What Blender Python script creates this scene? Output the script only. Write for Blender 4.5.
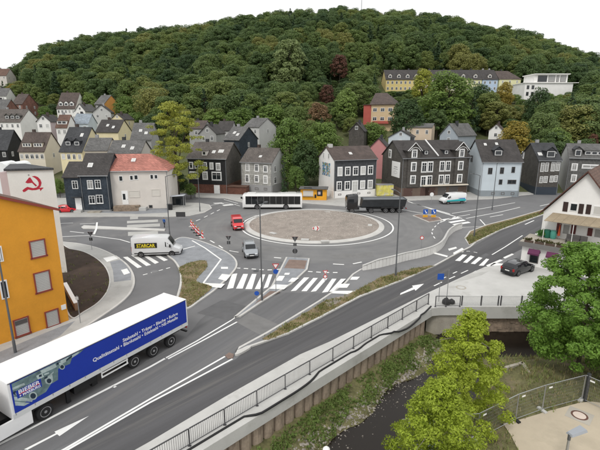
import bpy, bmesh, math, random
import numpy as np
from mathutils import Vector, Matrix
random.seed(7); rng = np.random.default_rng(11)
R = math.radians
for o in list(bpy.data.objects): bpy.data.objects.remove(o)
SC = bpy.context.scene
COL = SC.collection

# ------------------------------------------------------------------ camera
PW, PH, PF = 600.0, 450.0, 424.0          # photograph size and focal length in its pixels
PITCH = R(13.8); CH = 17.6
cam_d = bpy.data.cameras.new('camera'); cam = bpy.data.objects.new('camera', cam_d); COL.objects.link(cam)
cam_d.sensor_width = 36; cam_d.lens = 36*PF/PW; cam_d.clip_end = 4000; cam_d.clip_start = .5
cam.location = (0, 0, CH); cam.rotation_euler = (R(90)-PITCH, 0, 0)
SC.camera = cam
# ------------------------------------------------------------------ sky, sun, exposure
SUN_EL, SUN_AZ = R(52), R(205)            # azimuth clockwise from +Y
w = bpy.data.worlds.new('World'); SC.world = w; w.use_nodes = True
nt = w.node_tree; nt.nodes.clear()
out = nt.nodes.new('ShaderNodeOutputWorld'); bg = nt.nodes.new('ShaderNodeBackground')
sky = nt.nodes.new('ShaderNodeTexSky'); sky.sky_type = 'NISHITA'; sky.sun_disc = False
sky.sun_elevation = SUN_EL; sky.sun_rotation = SUN_AZ; sky.air_density = 1.0; sky.dust_density = 3.0
cloud = nt.nodes.new('ShaderNodeMix'); cloud.data_type = 'RGBA'
# overcast: the clear sky is covered by an even, faintly mottled cloud layer
tc = nt.nodes.new('ShaderNodeTexCoord'); ns = nt.nodes.new('ShaderNodeTexNoise'); ns.inputs['Scale'].default_value = 2.2; ns.inputs['Detail'].default_value = 5
mp = nt.nodes.new('ShaderNodeMapping'); mp.inputs['Scale'].default_value = (1, 1, 3)
rp = nt.nodes.new('ShaderNodeValToRGB')
rp.color_ramp.elements[0].position = .3; rp.color_ramp.elements[0].color = (8.9, 8.97, 9.1, 1)
rp.color_ramp.elements[1].position = .7; rp.color_ramp.elements[1].color = (10.0, 9.95, 9.8, 1)
nt.links.new(tc.outputs['Generated'], mp.inputs['Vector']); nt.links.new(mp.outputs['Vector'], ns.inputs['Vector']); nt.links.new(ns.outputs['Fac'], rp.inputs['Fac'])
cloud.inputs['Factor'].default_value = .95
nt.links.new(sky.outputs['Color'], cloud.inputs['A']); nt.links.new(rp.outputs['Color'], cloud.inputs['B'])
nt.links.new(cloud.outputs['Result'], bg.inputs['Color']); bg.inputs['Strength'].default_value = .1
nt.links.new(bg.outputs['Background'], out.inputs['Surface'])
sl = bpy.data.lights.new('sun', 'SUN'); sl.energy = 1.1; sl.angle = R(14); sl.color = (1, .965, .91)
so = bpy.data.objects.new('sun', sl); COL.objects.link(so)
sd = Vector((math.sin(SUN_AZ)*math.cos(SUN_EL), math.cos(SUN_AZ)*math.cos(SUN_EL), math.sin(SUN_EL)))
so.rotation_euler = (-sd).to_track_quat('-Z', 'Y').to_euler(); so.location = sd*80
SC.view_settings.view_transform = 'Standard'; SC.view_settings.look = 'None'
SC.view_settings.exposure = 0.32; SC.view_settings.gamma = 1.0; SC.view_settings.use_curve_mapping = False
SC.render.engine = 'CYCLES'; SC.cycles.max_bounces = 6; SC.cycles.transparent_max_bounces = 8

# ------------------------------------------------------------------ surveying helpers (photo pixel -> place)
_c, _s = math.cos(PITCH), math.sin(PITCH)
def ray(u, v):
    x = (u-300)/PF; y = (v-225)/PF
    return Vector((x, _c-_s*y, -(_s+_c*y)))
def G(u, v, z=0.0):
    d = ray(u, v); t = (z-CH)/d.z
    return Vector((d.x*t, d.y*t, z))
def AT(u, v, Y):
    d = ray(u, v); t = Y/d.y
    return Vector((d.x*t, Y, CH+d.z*t))
def PROJ(p):
    zc = p[1]*_c-(p[2]-CH)*_s; yc = -((p[2]-CH)*_c+p[1]*_s)
    return 300+PF*p[0]/zc, 225+PF*yc/zc
def plane_hit(u, v, p0, n):
    d = ray(u, v); o = Vector((0, 0, CH))
    return o+d*((p0-o).dot(n)/d.dot(n))

# ------------------------------------------------------------------ object helpers
def tag(o, label=None, cat=None, group=None, kind=None):
    if label: o['label'] = label
    if cat: o['category'] = cat
    if group: o['group'] = group
    if kind: o['kind'] = kind
    return o
def empty(name, loc=(0, 0, 0), rz=0):
    o = bpy.data.objects.new(name, None); COL.objects.link(o); o.location = loc; o.rotation_euler = (0, 0, rz)
    o.empty_display_size = .3
    return o
def link(name, me, parent=None, loc=None, rz=None):
    o = bpy.data.objects.new(name, me); COL.objects.link(o)
    if parent: o.parent = parent
    if loc is not None: o.location = loc
    if rz is not None: o.rotation_euler = (0, 0, rz)
    return o
class MB:
    def __init__(s): s.v = []; s.f = []; s.m = []; s.mi = 0
    def add(s, vs, fs):
        n = len(s.v); s.v += [tuple(p) for p in vs]
        for f in fs: s.f.append([i+n for i in f]); s.m.append(s.mi)
        return s
    def box(s, x0, x1, y0, y1, z0, z1):
        return s.add([(x0,y0,z0),(x1,y0,z0),(x1,y1,z0),(x0,y1,z0),(x0,y0,z1),(x1,y0,z1),(x1,y1,z1),(x0,y1,z1)],
                     [(3,2,1,0),(4,5,6,7),(0,1,5,4),(1,2,6,5),(2,3,7,6),(3,0,4,7)])
    def bar(s, a, b, wd, h, up=Vector((0,0,1))):
        a = Vector(a); b = Vector(b); d = (b-a).normalized(); sd_ = d.cross(up)
        if sd_.length < 1e-4: sd_ = d.cross(Vector((1,0,0)))
        sd_.normalize(); u = sd_.cross(d).normalized(); q = []
        for p in (a, b):
            for i, j in ((-1,-1),(1,-1),(1,1),(-1,1)): q.append(p+sd_*(i*wd/2)+u*(j*h/2))
        return s.add(q, [(0,1,2,3),(7,6,5,4),(0,4,5,1),(1,5,6,2),(2,6,7,3),(3,7,4,0)])
    def tube(s, pts, r, n=8, caps=True):
        pts = [Vector(p) for p in pts]; rs = r if isinstance(r, (list, tuple)) else [r]*len(pts)
        base = len(s.v); k = len(pts); ref = None
        for i, p in enumerate(pts):
            d = (pts[min(i+1, k-1)]-pts[max(i-1, 0)]).normalized()
            if ref is None: ref = Vector((0,0,1)) if abs(d.z) < .9 else Vector((1,0,0))
            a = d.cross(ref).normalized(); b = a.cross(d).normalized(); ref = b
            for j in range(n):
                t = 2*math.pi*j/n; s.v.append(tuple(p+a*(math.cos(t)*rs[i])+b*(math.sin(t)*rs[i])))
        for i in range(k-1):
            for j in range(n):
                s.f.append([base+i*n+j, base+i*n+(j+1) % n, base+(i+1)*n+(j+1) % n, base+(i+1)*n+j]); s.m.append(s.mi)
        if caps:
            s.f.append([base+j for j in range(n)][::-1]); s.m.append(s.mi)
            s.f.append([base+(k-1)*n+j for j in range(n)]); s.m.append(s.mi)
        return s
    def prism(s, poly, z0, z1):                       # polygon in xy
        n = len(poly)
        vs = [(p[0], p[1], z0) for p in poly]+[(p[0], p[1], z1) for p in poly]
        fs = [list(range(n))[::-1], list(range(n, 2*n))]+[(i, (i+1) % n, n+(i+1) % n, n+i) for i in range(n)]
        return s.add(vs, fs)
    def extr_x(s, prof, x0, x1):                      # profile in yz swept along x
        n = len(prof)
        vs = [(x0, p[0], p[1]) for p in prof]+[(x1, p[0], p[1]) for p in prof]
        fs = [list(range(n))[::-1], list(range(n, 2*n))]+[(i, (i+1) % n, n+(i+1) % n, n+i) for i in range(n)]
        return s.add(vs, fs)
    def extr_y(s, prof, y0, y1):                      # profile in xz swept along y
        n = len(prof)
        vs = [(p[0], y0, p[1]) for p in prof]+[(p[0], y1, p[1]) for p in prof]
        fs = [list(range(n)), list(range(n, 2*n))[::-1]]+[(i, n+i, n+(i+1) % n, (i+1) % n) for i in range(n)]
        return s.add(vs, fs)
    def lathe_y(s, prof, n=20, c=(0, 0, 0)):          # (r, y) profile turned about the y axis
        base = len(s.v)
        for r, y in prof:
            for j in range(n):
                t = 2*math.pi*j/n; s.v.append((c[0]+r*math.cos(t), c[1]+y, c[2]+r*math.sin(t)))
        for i in range(len(prof)-1):
            for j in range(n):
                s.f.append([base+i*n+j, base+i*n+(j+1) % n, base+(i+1)*n+(j+1) % n, base+(i+1)*n+j]); s.m.append(s.mi)
        s.f.append([base+j for j in range(n)]); s.m.append(s.mi)
        s.f.append([base+(len(prof)-1)*n+j for j in range(n)][::-1]); s.m.append(s.mi)
        return s
    def mesh(s, name, mat, smooth=None):
        me = bpy.data.meshes.new(name); me.from_pydata(s.v, [], s.f)
        for m in (mat if isinstance(mat, (list, tuple)) else [mat]): me.materials.append(m)
        if max(s.m, default=0): me.polygons.foreach_set('material_index', s.m)
        bm = bmesh.new(); bm.from_mesh(me); bmesh.ops.recalc_face_normals(bm, faces=bm.faces); bm.to_mesh(me); bm.free()
        if smooth is not None:
            me.polygons.foreach_set('use_smooth', [True]*len(me.polygons)); me.set_sharp_from_angle(angle=R(smooth))
        me.update(); return me
    def build(s, name, mat, parent=None, loc=None, rz=None, smooth=None):
        return link(name, s.mesh(name, mat, smooth), parent, loc, rz)
def np_mesh(name, V, F, mats, midx=None, smooth=False):
    me = bpy.data.meshes.new(name); V = np.asarray(V, np.float32); F = np.asarray(F, np.int32); k = F.shape[1]
    me.vertices.add(len(V)); me.vertices.foreach_set('co', V.ravel())
    me.loops.add(F.size); me.loops.foreach_set('vertex_index', F.ravel())
    me.polygons.add(len(F)); me.polygons.foreach_set('loop_start', np.arange(0, F.size, k, dtype=np.int32))
    for m in mats: me.materials.append(m)
    if midx is not None: me.polygons.foreach_set('material_index', np.asarray(midx, np.int32))
    if smooth: me.polygons.foreach_set('use_smooth', np.ones(len(F), bool))
    me.update(calc_edges=True); me.validate(); return me
def copy_tree(o, parent=None):
    c = o.copy(); COL.objects.link(c)
    if parent: c.parent = parent
    for ch in list(o.children): copy_tree(ch, c)
    return c

# ------------------------------------------------------------------ materials
_M = {}
def mat(name, col, rough=.8, var=.12, scale=3.0, fine=40.0, bump=0.0, metal=0.0, coord='Object', stretch=(1,1,1), rotz=0.0, spec=.4, dirt=None, coat=0.0, trans=0.0):
    if name in _M: return _M[name]
    m = bpy.data.materials.new(name); m.use_nodes = True; n = m.node_tree; L = n.links
    b = n.nodes['Principled BSDF']; b.inputs['Roughness'].default_value = rough; b.inputs['Metallic'].default_value = metal
    b.inputs['Specular IOR Level'].default_value = spec; b.inputs['Coat Weight'].default_value = coat
    b.inputs['Base Color'].default_value = (*col, 1)
    if var > 0:
        t = n.nodes.new('ShaderNodeTexCoord'); mp_ = n.nodes.new('ShaderNodeMapping'); mp_.inputs['Scale'].default_value = stretch; mp_.inputs['Rotation'].default_value = (0, 0, rotz)
        if rotz: mp_.vector_type = 'TEXTURE'; mp_.inputs['Scale'].default_value = tuple(1/q for q in stretch)
        L.new(t.outputs[coord], mp_.inputs['Vector'])
        a = n.nodes.new('ShaderNodeTexNoise'); a.inputs['Scale'].default_value = 1/scale; a.inputs['Detail'].default_value = 6; a.inputs['Roughness'].default_value = .65
        f = n.nodes.new('ShaderNodeTexNoise'); f.inputs['Scale'].default_value = fine; f.inputs['Detail'].default_value = 3
        L.new(mp_.outputs['Vector'], a.inputs['Vector']); L.new(t.outputs[coord], f.inputs['Vector'])
        ad = n.nodes.new('ShaderNodeMath'); ad.operation = 'MULTIPLY_ADD'; ad.inputs[1].default_value = .45
        L.new(f.outputs['Fac'], ad.inputs[0]); L.new(a.outputs['Fac'], ad.inputs[2])
        mr = n.nodes.new('ShaderNodeMapRange'); mr.inputs['From Min'].default_value = .42; mr.inputs['From Max'].default_value = 1.02
        mr.inputs['To Min'].default_value = 1-1.6*var; mr.inputs['To Max'].default_value = 1+1.6*var
        L.new(ad.outputs[0], mr.inputs['Value'])
        vm = n.nodes.new('ShaderNodeVectorMath'); vm.operation = 'SCALE'; vm.inputs[0].default_value = col
        L.new(mr.outputs['Result'], vm.inputs['Scale']); src = vm.outputs['Vector']
        if dirt:
            d2 = n.nodes.new('ShaderNodeTexNoise'); d2.inputs['Scale'].default_value = 1/dirt[1]; d2.inputs['Detail'].default_value = 7; d2.inputs['Roughness'].default_value = .7
            L.new(mp_.outputs['Vector'], d2.inputs['Vector'])
            r2 = n.nodes.new('ShaderNodeMapRange'); r2.inputs['From Min'].default_value = dirt[2]; r2.inputs['From Max'].default_value = dirt[2]+.16
            L.new(d2.outputs['Fac'], r2.inputs['Value'])
            mx = n.nodes.new('ShaderNodeMix'); mx.data_type = 'RGBA'; mx.inputs['B'].default_value = (*dirt[0], 1)
            L.new(r2.outputs['Result'], mx.inputs['Factor']); L.new(src, mx.inputs['A']); src = mx.outputs['Result']
        L.new(src, b.inputs['Base Color'])
        if bump > 0:
            bp = n.nodes.new('ShaderNodeBump'); bp.inputs['Strength'].default_value = bump; bp.inputs['Distance'].default_value = .03
            L.new(f.outputs['Fac'], bp.inputs['Height']); L.new(bp.outputs['Normal'], b.inputs['Normal'])
    _M[name] = m; return m
def foliage(name, cols, rnd='Object', transl=.35, noise=.0):
    """leaf material: hue differs from tree to tree and from leaf clump to leaf clump"""
    if name in _M: return _M[name]
    m = bpy.data.materials.new(name); m.use_nodes = True; n = m.node_tree; L = n.links; n.nodes.clear()
    o = n.nodes.new('ShaderNodeOutputMaterial'); df = n.nodes.new('ShaderNodeBsdfPrincipled'); df.inputs['Roughness'].default_value = .55; df.inputs['Specular IOR Level'].default_value = .25
    tr = n.nodes.new('ShaderNodeBsdfTranslucent'); mx = n.nodes.new('ShaderNodeMixShader'); mx.inputs[0].default_value = transl
    oi = n.nodes.new('ShaderNodeObjectInfo'); cr = n.nodes.new('ShaderNodeValToRGB'); e = cr.color_ramp.elements
    k = len(cols)
    while len(e) < k: e.new(.5)
    for i, c in enumerate(cols): e[i].position = i/(k-1) if k > 1 else 0; e[i].color = (*c, 1)
    if rnd == 'Wood':                                  # in the wood the hue also drifts slowly over the hillside
        ln_ = n.nodes.new('ShaderNodeTexNoise'); ln_.inputs['Scale'].default_value = .016; ln_.inputs['Detail'].default_value = 2; L.new(oi.outputs['Location'], ln_.inputs['Vector'])
        a1 = n.nodes.new('ShaderNodeMath'); a1.operation = 'MULTIPLY_ADD'; a1.inputs[1].default_value = 2.2; a1.inputs[2].default_value = -.85; L.new(ln_.outputs['Fac'], a1.inputs[0])
        a2 = n.nodes.new('ShaderNodeMath'); a2.operation = 'MULTIPLY_ADD'; a2.inputs[1].default_value = .62; L.new(oi.outputs['Random'], a2.inputs[0]); L.new(a1.outputs[0], a2.inputs[2]); L.new(a2.outputs[0], cr.inputs['Fac'])
    else: L.new(oi.outputs['Random'], cr.inputs['Fac'])
    t = n.nodes.new('ShaderNodeTexCoord'); nz = n.nodes.new('ShaderNodeTexNoise'); nz.inputs['Scale'].default_value = .8; nz.inputs['Detail'].default_value = 4
    L.new(t.outputs['Object'], nz.inputs['Vector'])
    geo = n.nodes.new('ShaderNodeNewGeometry')
    ad = n.nodes.new('ShaderNodeMath'); ad.operation = 'MULTIPLY_ADD'; ad.inputs[1].default_value = .55
    L.new(geo.outputs['Random Per Island'], ad.inputs[0]); L.new(nz.outputs['Fac'], ad.inputs[2])
    mr = n.nodes.new('ShaderNodeMapRange'); mr.inputs['From Min'].default_value = .3; mr.inputs['From Max'].default_value = 1.2; mr.inputs['To Min'].default_value = .62; mr.inputs['To Max'].default_value = 1.5
    L.new(ad.outputs[0], mr.inputs['Value'])
    vm = n.nodes.new('ShaderNodeVectorMath'); vm.operation = 'SCALE'; L.new(cr.outputs['Color'], vm.inputs[0]); L.new(mr.outputs['Result'], vm.inputs['Scale'])
    L.new(vm.outputs['Vector'], df.inputs['Base Color']); L.new(vm.outputs['Vector'], tr.inputs['Color'])
    L.new(df.outputs[0], mx.inputs[1]); L.new(tr.outputs[0], mx.inputs[2]); L.new(mx.outputs[0], o.inputs['Surface'])
    _M[name] = m; return m
ASPH = mat('asphalt', (.145, .145, .148), .9, .13, 6, 60, .15, dirt=((.195, .19, .185), 9, .56))
ASPH_NEW = mat('asphalt_fresh', (.082, .081, .084), .9, .27, 2.0, 60, .15, stretch=(.03, 1.0, 1), rotz=R(45), dirt=((.145, .138, .13), 1.3, .54))
ASPH_MAIN = mat('asphalt_main_lanes', (.125, .125, .128), .9, .23, 2.2, 60, .15, stretch=(.04, 1, 1), rotz=R(58), dirt=((.17, .165, .16), 1.5, .55))
ASPH_PATH = mat('asphalt_path', (.18, .18, .182), .9, .1, 3, 60, .1)
PAVE = mat('paving_grey', (.40, .395, .375), .9, .1, 2, 14, .2, dirt=((.30, .295, .275), 3, .58))
PAVE_BLUE = mat('paving_blue_grey', (.24, .25, .265), .9, .16, 1.2, 10, .2)
PAVE_RED = mat('paving_reddish', (.20, .145, .12), .9, .16, 1.0, 9, .25)
CONC = mat('concrete_light', (.47, .465, .445), .85, .09, 2.5, 20, .1, dirt=((.36, .35, .325), 3, .57))
CONC_OLD = mat('concrete_weathered', (.36, .33, .28), .9, .14, 1.5, 12, .2, dirt=((.2, .17, .13), 2, .57))
KERB = mat('kerb_concrete', (.50, .49, .465), .9, .1, 1.5, 20, .1)
PAINT = mat('road_paint', (.74, .74, .72), .7, .08, .8, 30, dirt=((.4, .4, .39), 1.2, .66))
SOIL = mat('soil_dark', (.047, .031, .022), 1, .35, 1.5, 12, .5, dirt=((.035, .05, .018), 1.2, .63))
GRAVEL = mat('gravel_island', (.27, .235, .205), 1, .2, 1.4, 16, .5, dirt=((.19, .17, .145), 3.5, .55))
SAND = mat('sand_gravel', (.46, .395, .30), 1, .09, 3, 30, .25, dirt=((.38, .33, .25), 5, .6))
GRASS_G = mat('grass_ground', (.19, .145, .085), 1, .35, 1.2, 10, .5, dirt=((.12, .125, .045), 1.6, .5))
GROUND = mat('hill_ground', (.08, .09, .035), 1, .3, 12, 2, .3)
METAL = mat('galvanised_metal', (.42, .43, .44), .4, .06, 2, 20, metal=.7)
DARKM = mat('dark_grey_metal', (.06, .063, .066), .5, .06, 2, 20, metal=.3)
POLEM = mat('lamp_post_grey', (.11, .115, .12), .5, .08, 2, 20, metal=.3)
BLACK = mat('black_plastic', (.012, .012, .013), .55, .1, 1, 30)
RUBBER = mat('tyre_rubber', (.016, .016, .017), .85, .15, .3, 40)
RIM = mat('wheel_rim', (.5, .5, .51), .35, .05, .2, 20, metal=.7)
WHITE = mat('white_paint', (.80, .80, .79), .45, .03, 2, 8)
RED = mat('red_paint', (.55, .025, .03), .5, .05, 1, 10)
def glass(name, c, r=.06):
    return mat(name, c, r, .1, 1.0, 5, spec=.6)
GLASS = glass('window_glass_dark', (.02, .024, .028))
GLASS2 = glass('window_glass_curtained', (.28, .28, .27), .25)
GLASS3 = glass('window_glass_blinds', (.5, .5, .48), .3)
CARGL = glass('vehicle_glass', (.012, .014, .016), .04)

# ------------------------------------------------------------------ terrain
_top = [(-400,84),(-60,82),(0,77),(20,66),(37,50),(67,40),(110,35),(147,30),(190,27),(230,20),(277,12),(330,9),(363,11),(420,14),(450,18),(500,29),(540,38),(575,50),(600,59),(660,75),(900,85)]
_cs, _cz = [], []
for u_, v_ in _top:
    p_ = AT(u_, v_, 430); _cs.append(p_.x/430); _cz.append(p_.z-14)
_ks = [-.8, -.5, -.25, 0, .25, .5, .8]
_k130 = [4, 3.5, 3, 2.5, 3.5, 3, 3]; _k180 = [12, 10, 12, 14, 17, 14, 12]; _k240 = [24, 21, 27, 33, 34, 30, 27]
def terrain(x, y):
    if y < 104: return -.15
    s = x/y; zc = float(np.interp(s, _cs, _cz))
    a, b, c = (float(np.interp(s, _ks, k)) for k in (_k130, _k180, _k240))
    c = min(c, zc*.8); b = min(b, c*.7)
    z = float(np.interp(y, [104, 130, 180, 240, 330, 430, 620], [-.15, a, b, c, c+(zc-c)*.56, zc, zc-45]))
    return z+.8*math.sin(x*.05+1)*math.sin(y*.043)*min(1, (y-104)/60)
# river wall line (45 degrees) and the bridge line frame the sunken stream bank
W0 = G(191, 449); W1 = G(417, 313); WD = (W1-W0).normalized(); WN = Vector((WD.y, -WD.x, 0))
BR0 = G(459, 306.5); BR1 = G(515, 307); BY = BR0.y
PLZ = -1.5; WATER = -2.75
def d_wall(x, y): return (Vector((x, y, 0))-W0).dot(WN)
def bank(x, y):
    d1 = d_wall(x, y); d2 = BY-y
    t = (Vector((x, y, 0))-W0).dot(WD)
    wob = .35*math.sin(t*.9)+.25*math.sin(t*.37+2)
    p1 = float(np.interp(d1+wob*min(1, max(0, d1-.8)), [0, .8, 2.3, 3.0, 3.6, 6.6, 8.2, 10.5], [-2.05, -2.1, -2.35, -2.62, -3.3, -3.3, -2.3, PLZ]))
    p2 = float(np.interp(d2, [0, 3.6, 5.2, 7.0, 9], [-3.3, -3.3, -2.4, -1.75, PLZ]))
    k = min(1, max(0, (d1-d2+2)/4)); k = k*k*(3-2*k)
    z = p1*(1-k)+p2*k
    if z > PLZ-.02: return PLZ
    return z+.07*math.sin(x*3.1+y*1.3)*math.sin(y*2.7-x)
# ================================================================== SETTING
def struct(o): o['kind'] = 'structure'; return o
# hillside and ground sheet
xs = np.concatenate([np.arange(-900, -440, 40), np.arange(-440, 440, 9), np.arange(440, 901, 40)])
ys = np.concatenate([np.arange(-40, 100, 3.5), np.arange(100, 200, 5), np.arange(200, 480, 9), np.arange(480, 1000, 40)])
V = []
for y in ys:
    for x in xs:
        z = terrain(x, y)
        if y < BY+3 and d_wall(x, y) > -4: z = -6
        if y > 900: z -= 40
        V.append((x, y, z-.02))
nx = len(xs); F = [(j*nx+i, j*nx+i+1, (j+1)*nx+i+1, (j+1)*nx+i) for j in range(len(ys)-1) for i in range(nx-1)]
struct(link('hillside_terrain', np_mesh('hillside_terrain', V, F, [GROUND], smooth=True)))

def catmull(pts, k=5, closed=False):
    n = len(pts); o = []
    rngi = range(n) if closed else range(n-1)
    for i in rngi:
        p0, p1, p2, p3 = (pts[(i-1) % n] if closed or i > 0 else pts[0], pts[i], pts[(i+1) % n], pts[(i+2) % n] if closed or i < n-2 else pts[-1])
        for j in range(k):
            t = j/k
            o.append(tuple(.5*((2*b)+(-a+c)*t+(2*a-5*b+4*c-d)*t*t+(-a+3*b-3*c+d)*t**3) for a, b, c, d in zip(p0, p1, p2, p3)))
    if not closed: o.append(tuple(pts[-1]))
    return o
def gpx(pts, z=0): return [tuple(G(u, v, z)[:2]) for u, v in pts]
def sheet(name, poly, z, m, parent=None, kind='structure'):
    o = MB().add([(p[0], p[1], z) for p in poly], [list(range(len(poly)))]).build(name, m, parent)
    for p in o.data.polygons:
        if p.normal.z < 0: o.data.flip_normals(); break
    if not parent: o['kind'] = kind
    return o
def slab(name, poly, z0, z1, m, parent=None):
    o = MB().prism(poly, z0, z1).build(name, m, parent)
    if not parent: struct(o)
    return o
def ribbon(poly, wd, z0, z1, closed=False):
    """solid strip of width wd running along (and centred on) a polyline"""
    mb = MB(); n = len(poly); P = [Vector((p[0], p[1], 0)) for p in poly]; Lf, Rt = [], []
    for i in range(n):
        a = P[(i-1) % n] if closed or i > 0 else P[0]; b = P[(i+1) % n] if closed or i < n-1 else P[-1]
        d = (b-a).normalized(); q = Vector((-d.y, d.x, 0))
        Lf.append(P[i]+q*wd/2); Rt.append(P[i]-q*wd/2)
    vs = [(p.x, p.y, z) for z in (z0, z1) for p in Lf]+[(p.x, p.y, z) for z in (z0, z1) for p in Rt]
    fs = []
    for i in range(n if closed else n-1):
        j = (i+1) % n
        fs += [(n+i, n+j, 3*n+j, 3*n+i), (i, n+i, n+j, j), (2*n+i, 2*n+j, 3*n+j, 3*n+i), (i, j, 2*n+j, 2*n+i)]
    if not closed: fs += [(0, 2*n, 3*n, n), (n-1, 2*n-1, 4*n-1, 3*n-1)]
    return mb.add(vs, fs)
def kerbed(name, px, z1, m, smooth=True, kw=.22, closed=True, label=None):
    poly = gpx(catmull(px, 5, True) if smooth else px)
    s_ = slab(name, poly, -.1, z1, m)
    ribbon(poly, kw, -.05, z1+.012, True).build('kerb', KERB, s_)
    return s_
# the asphalt sheet, cut along the river wall and the bridge edge
wl = lambda t, d=0: W0+WD*t+WN*d
PLAT = G(431, 306)                                   # corner of the small platform at the end of the river wall
tP = (PLAT-W0).dot(WD); PLATN = (PLAT-W0).dot(WN)
road = sheet('road', [(-170,-20), tuple(wl(-48)[:2]), tuple(wl(tP)[:2]), (BR0.x, BY), (170, BY), (170, 107), (-170, 107)], 0, ASPH)
# roundabout ring
top_, bot_ = G(317, 209.3), G(317, 245.5)
RC = Vector((G(317, 226).x, (top_.y+bot_.y)/2, 0)); RL = 13.1
def ring_mat():
    m = bpy.data.materials.new('asphalt_ring'); m.use_nodes = True; n = m.node_tree; L = n.links; b = n.nodes['Principled BSDF']; b.inputs['Roughness'].default_value = .9
    t = n.nodes.new('ShaderNodeTexCoord'); ln = n.nodes.new('ShaderNodeVectorMath'); ln.operation = 'LENGTH'; L.new(t.outputs['Object'], ln.inputs[0])
    a = n.nodes.new('ShaderNodeTexNoise'); a.noise_dimensions = '1D'; a.inputs['Scale'].default_value = .55; a.inputs['Detail'].default_value = 3; L.new(ln.outputs['Value'], a.inputs['W'])
    f = n.nodes.new('ShaderNodeTexNoise'); f.inputs['Scale'].default_value = .35; f.inputs['Detail'].default_value = 8; L.new(t.outputs['Object'], f.inputs['Vector'])
    g = n.nodes.new('ShaderNodeTexNoise'); g.inputs['Scale'].default_value = 50; L.new(t.outputs['Object'], g.inputs['Vector'])
    ad = n.nodes.new('ShaderNodeMath'); ad.operation = 'ADD'; L.new(a.outputs['Fac'], ad.inputs[0]); L.new(f.outputs['Fac'], ad.inputs[1])
    a2 = n.nodes.new('ShaderNodeMath'); a2.operation = 'MULTIPLY_ADD'; a2.inputs[1].default_value = .5; L.new(g.outputs['Fac'], a2.inputs[0]); L.new(ad.outputs[0], a2.inputs[2])
    cr = n.nodes.new('ShaderNodeValToRGB'); cr.color_ramp.elements[0].position = .9/2; cr.color_ramp.elements[0].color = (.125, .125, .128, 1)
    cr.color_ramp.elements[1].position = 1.0; cr.color_ramp.elements[1].color = (.205, .203, .198, 1)
    hv = n.nodes.new('ShaderNodeMath'); hv.operation = 'MULTIPLY'; hv.inputs[1].default_value = .58; L.new(a2.outputs[0], hv.inputs[0]); L.new(hv.outputs[0], cr.inputs['Fac'])
    L.new(cr.outputs['Color'], b.inputs['Base Color']); return m
def annulus(r0, r1, z, n=96, a0=0, a1=2*math.pi):
    mb = MB(); cl = abs(a1-a0-2*math.pi) < 1e-6; k = n if cl else n+1
    vs = [(r*math.cos(a0+(a1-a0)*i/n), r*math.sin(a0+(a1-a0)*i/n), z) for r in (r0, r1) for i in range(k)]
    fs = [(i, k+i, k+(i+1) % k, (i+1) % k) for i in range(n)]
    return mb.add(vs, fs)
rg = annulus(9, 21, .004).build('roundabout_ring', ring_mat(), road, loc=RC)
annulus(RL-.13, RL+.13, .008).build('edge_line', PAINT, road, loc=RC)
# central island: kerb ring, gravel mound, pebbles
IC = Vector((RC.x-.5, RC.y+.1, 0)); IR = 12.1
isl = link('roundabout_island', None) if False else None
mb = MB(); prof = [(0, .62), (4, .6), (8, .45), (10.4, .24), (11.3, .17)]; n = 72
for r, z in prof[1:]:
    for i in range(n):
        a = 2*math.pi*i/n; mb.v.append((r*math.cos(a), r*math.sin(a), z+random.uniform(-.03, .03)*(r < 11)))
for k in range(len(prof)-2):
    for i in range(n): mb.f.append([k*n+i, k*n+(i+1) % n, (k+1)*n+(i+1) % n, (k+1)*n+i]); mb.m.append(0)
mb.v.append((0, 0, .62)); 
for i in range(n): mb.f.append([len(mb.v)-1, i, (i+1) % n]); mb.m.append(0)
isl = struct(mb.build('roundabout_island', GRAVEL, loc=IC, smooth=60))
mb = MB(); kp = [(11.25, .0), (11.25, .2), (11.5, .21), (12.0, .13), (12.15, .03), (12.15, -.05)]
for r, z in kp:
    for i in range(n): a = 2*math.pi*i/n; mb.v.append((r*math.cos(a), r*math.sin(a), z))
for k in range(len(kp)-1):
    for i in range(n): mb.f.append([k*n+i, k*n+(i+1) % n, (k+1)*n+(i+1) % n, (k+1)*n+i]); mb.m.append(0)
mb.build('kerb_ring', KERB, isl, smooth=40)
for u, v, wpx in ((325, 241.3, 7), (273, 233.5, 6), (370, 225.5, 4), (327, 212.3, 6), (256, 216.6, 5), (305, 239.8, 6)):   # pale concrete pads let into the island edge
    p = G(u, v, .25); 
    ang = math.atan2(p.y-IC.y, p.x-IC.x); d = .72*IR if False else (p-IC).length
    MB().box(-.35, .35, -.6, .6, .1, .34).build('concrete_pad', CONC, isl, loc=(p.x-IC.x, p.y-IC.y, .02), rz=ang)
def stones(name, pts, smin, smax, m, parent=None, seed=1):
    r_ = np.random.default_rng(seed); V = []; F = []
    base = np.array([(1,0,-.2),(0,1,-.2),(-1,0,-.2),(0,-1,-.2),(.1,.1,.7)])
    for p in pts:
        s_ = r_.uniform(smin, smax); q = base*s_*r_.uniform(.6, 1.3, (5, 3)); a = r_.uniform(0, 6.28); ca, sa = math.cos(a), math.sin(a)
        k = len(V)
        for b in q: V.append((p[0]+b[0]*ca-b[1]*sa, p[1]+b[0]*sa+b[1]*ca, p[2]+b[2]))
        F += [(k, k+1, k+4), (k+1, k+2, k+4), (k+2, k+3, k+4), (k+3, k, k+4)]
    o = link(name, np_mesh(name, V, F, [m]), parent); o['kind'] = 'stuff'; return o
pts = []
for i in range(2600):
    r_ = 11*math.sqrt(random.random()); a = random.uniform(0, 6.283)
    pts.append((r_*math.cos(a), r_*math.sin(a), float(np.interp(r_, [q[0] for q in prof], [q[1] for q in prof]))))
STONE = mat('pale_stones', (.40, .37, .33), 1, .3, .3, 8)
stones('gravel', pts, .03, .1, STONE, isl, 3)

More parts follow.
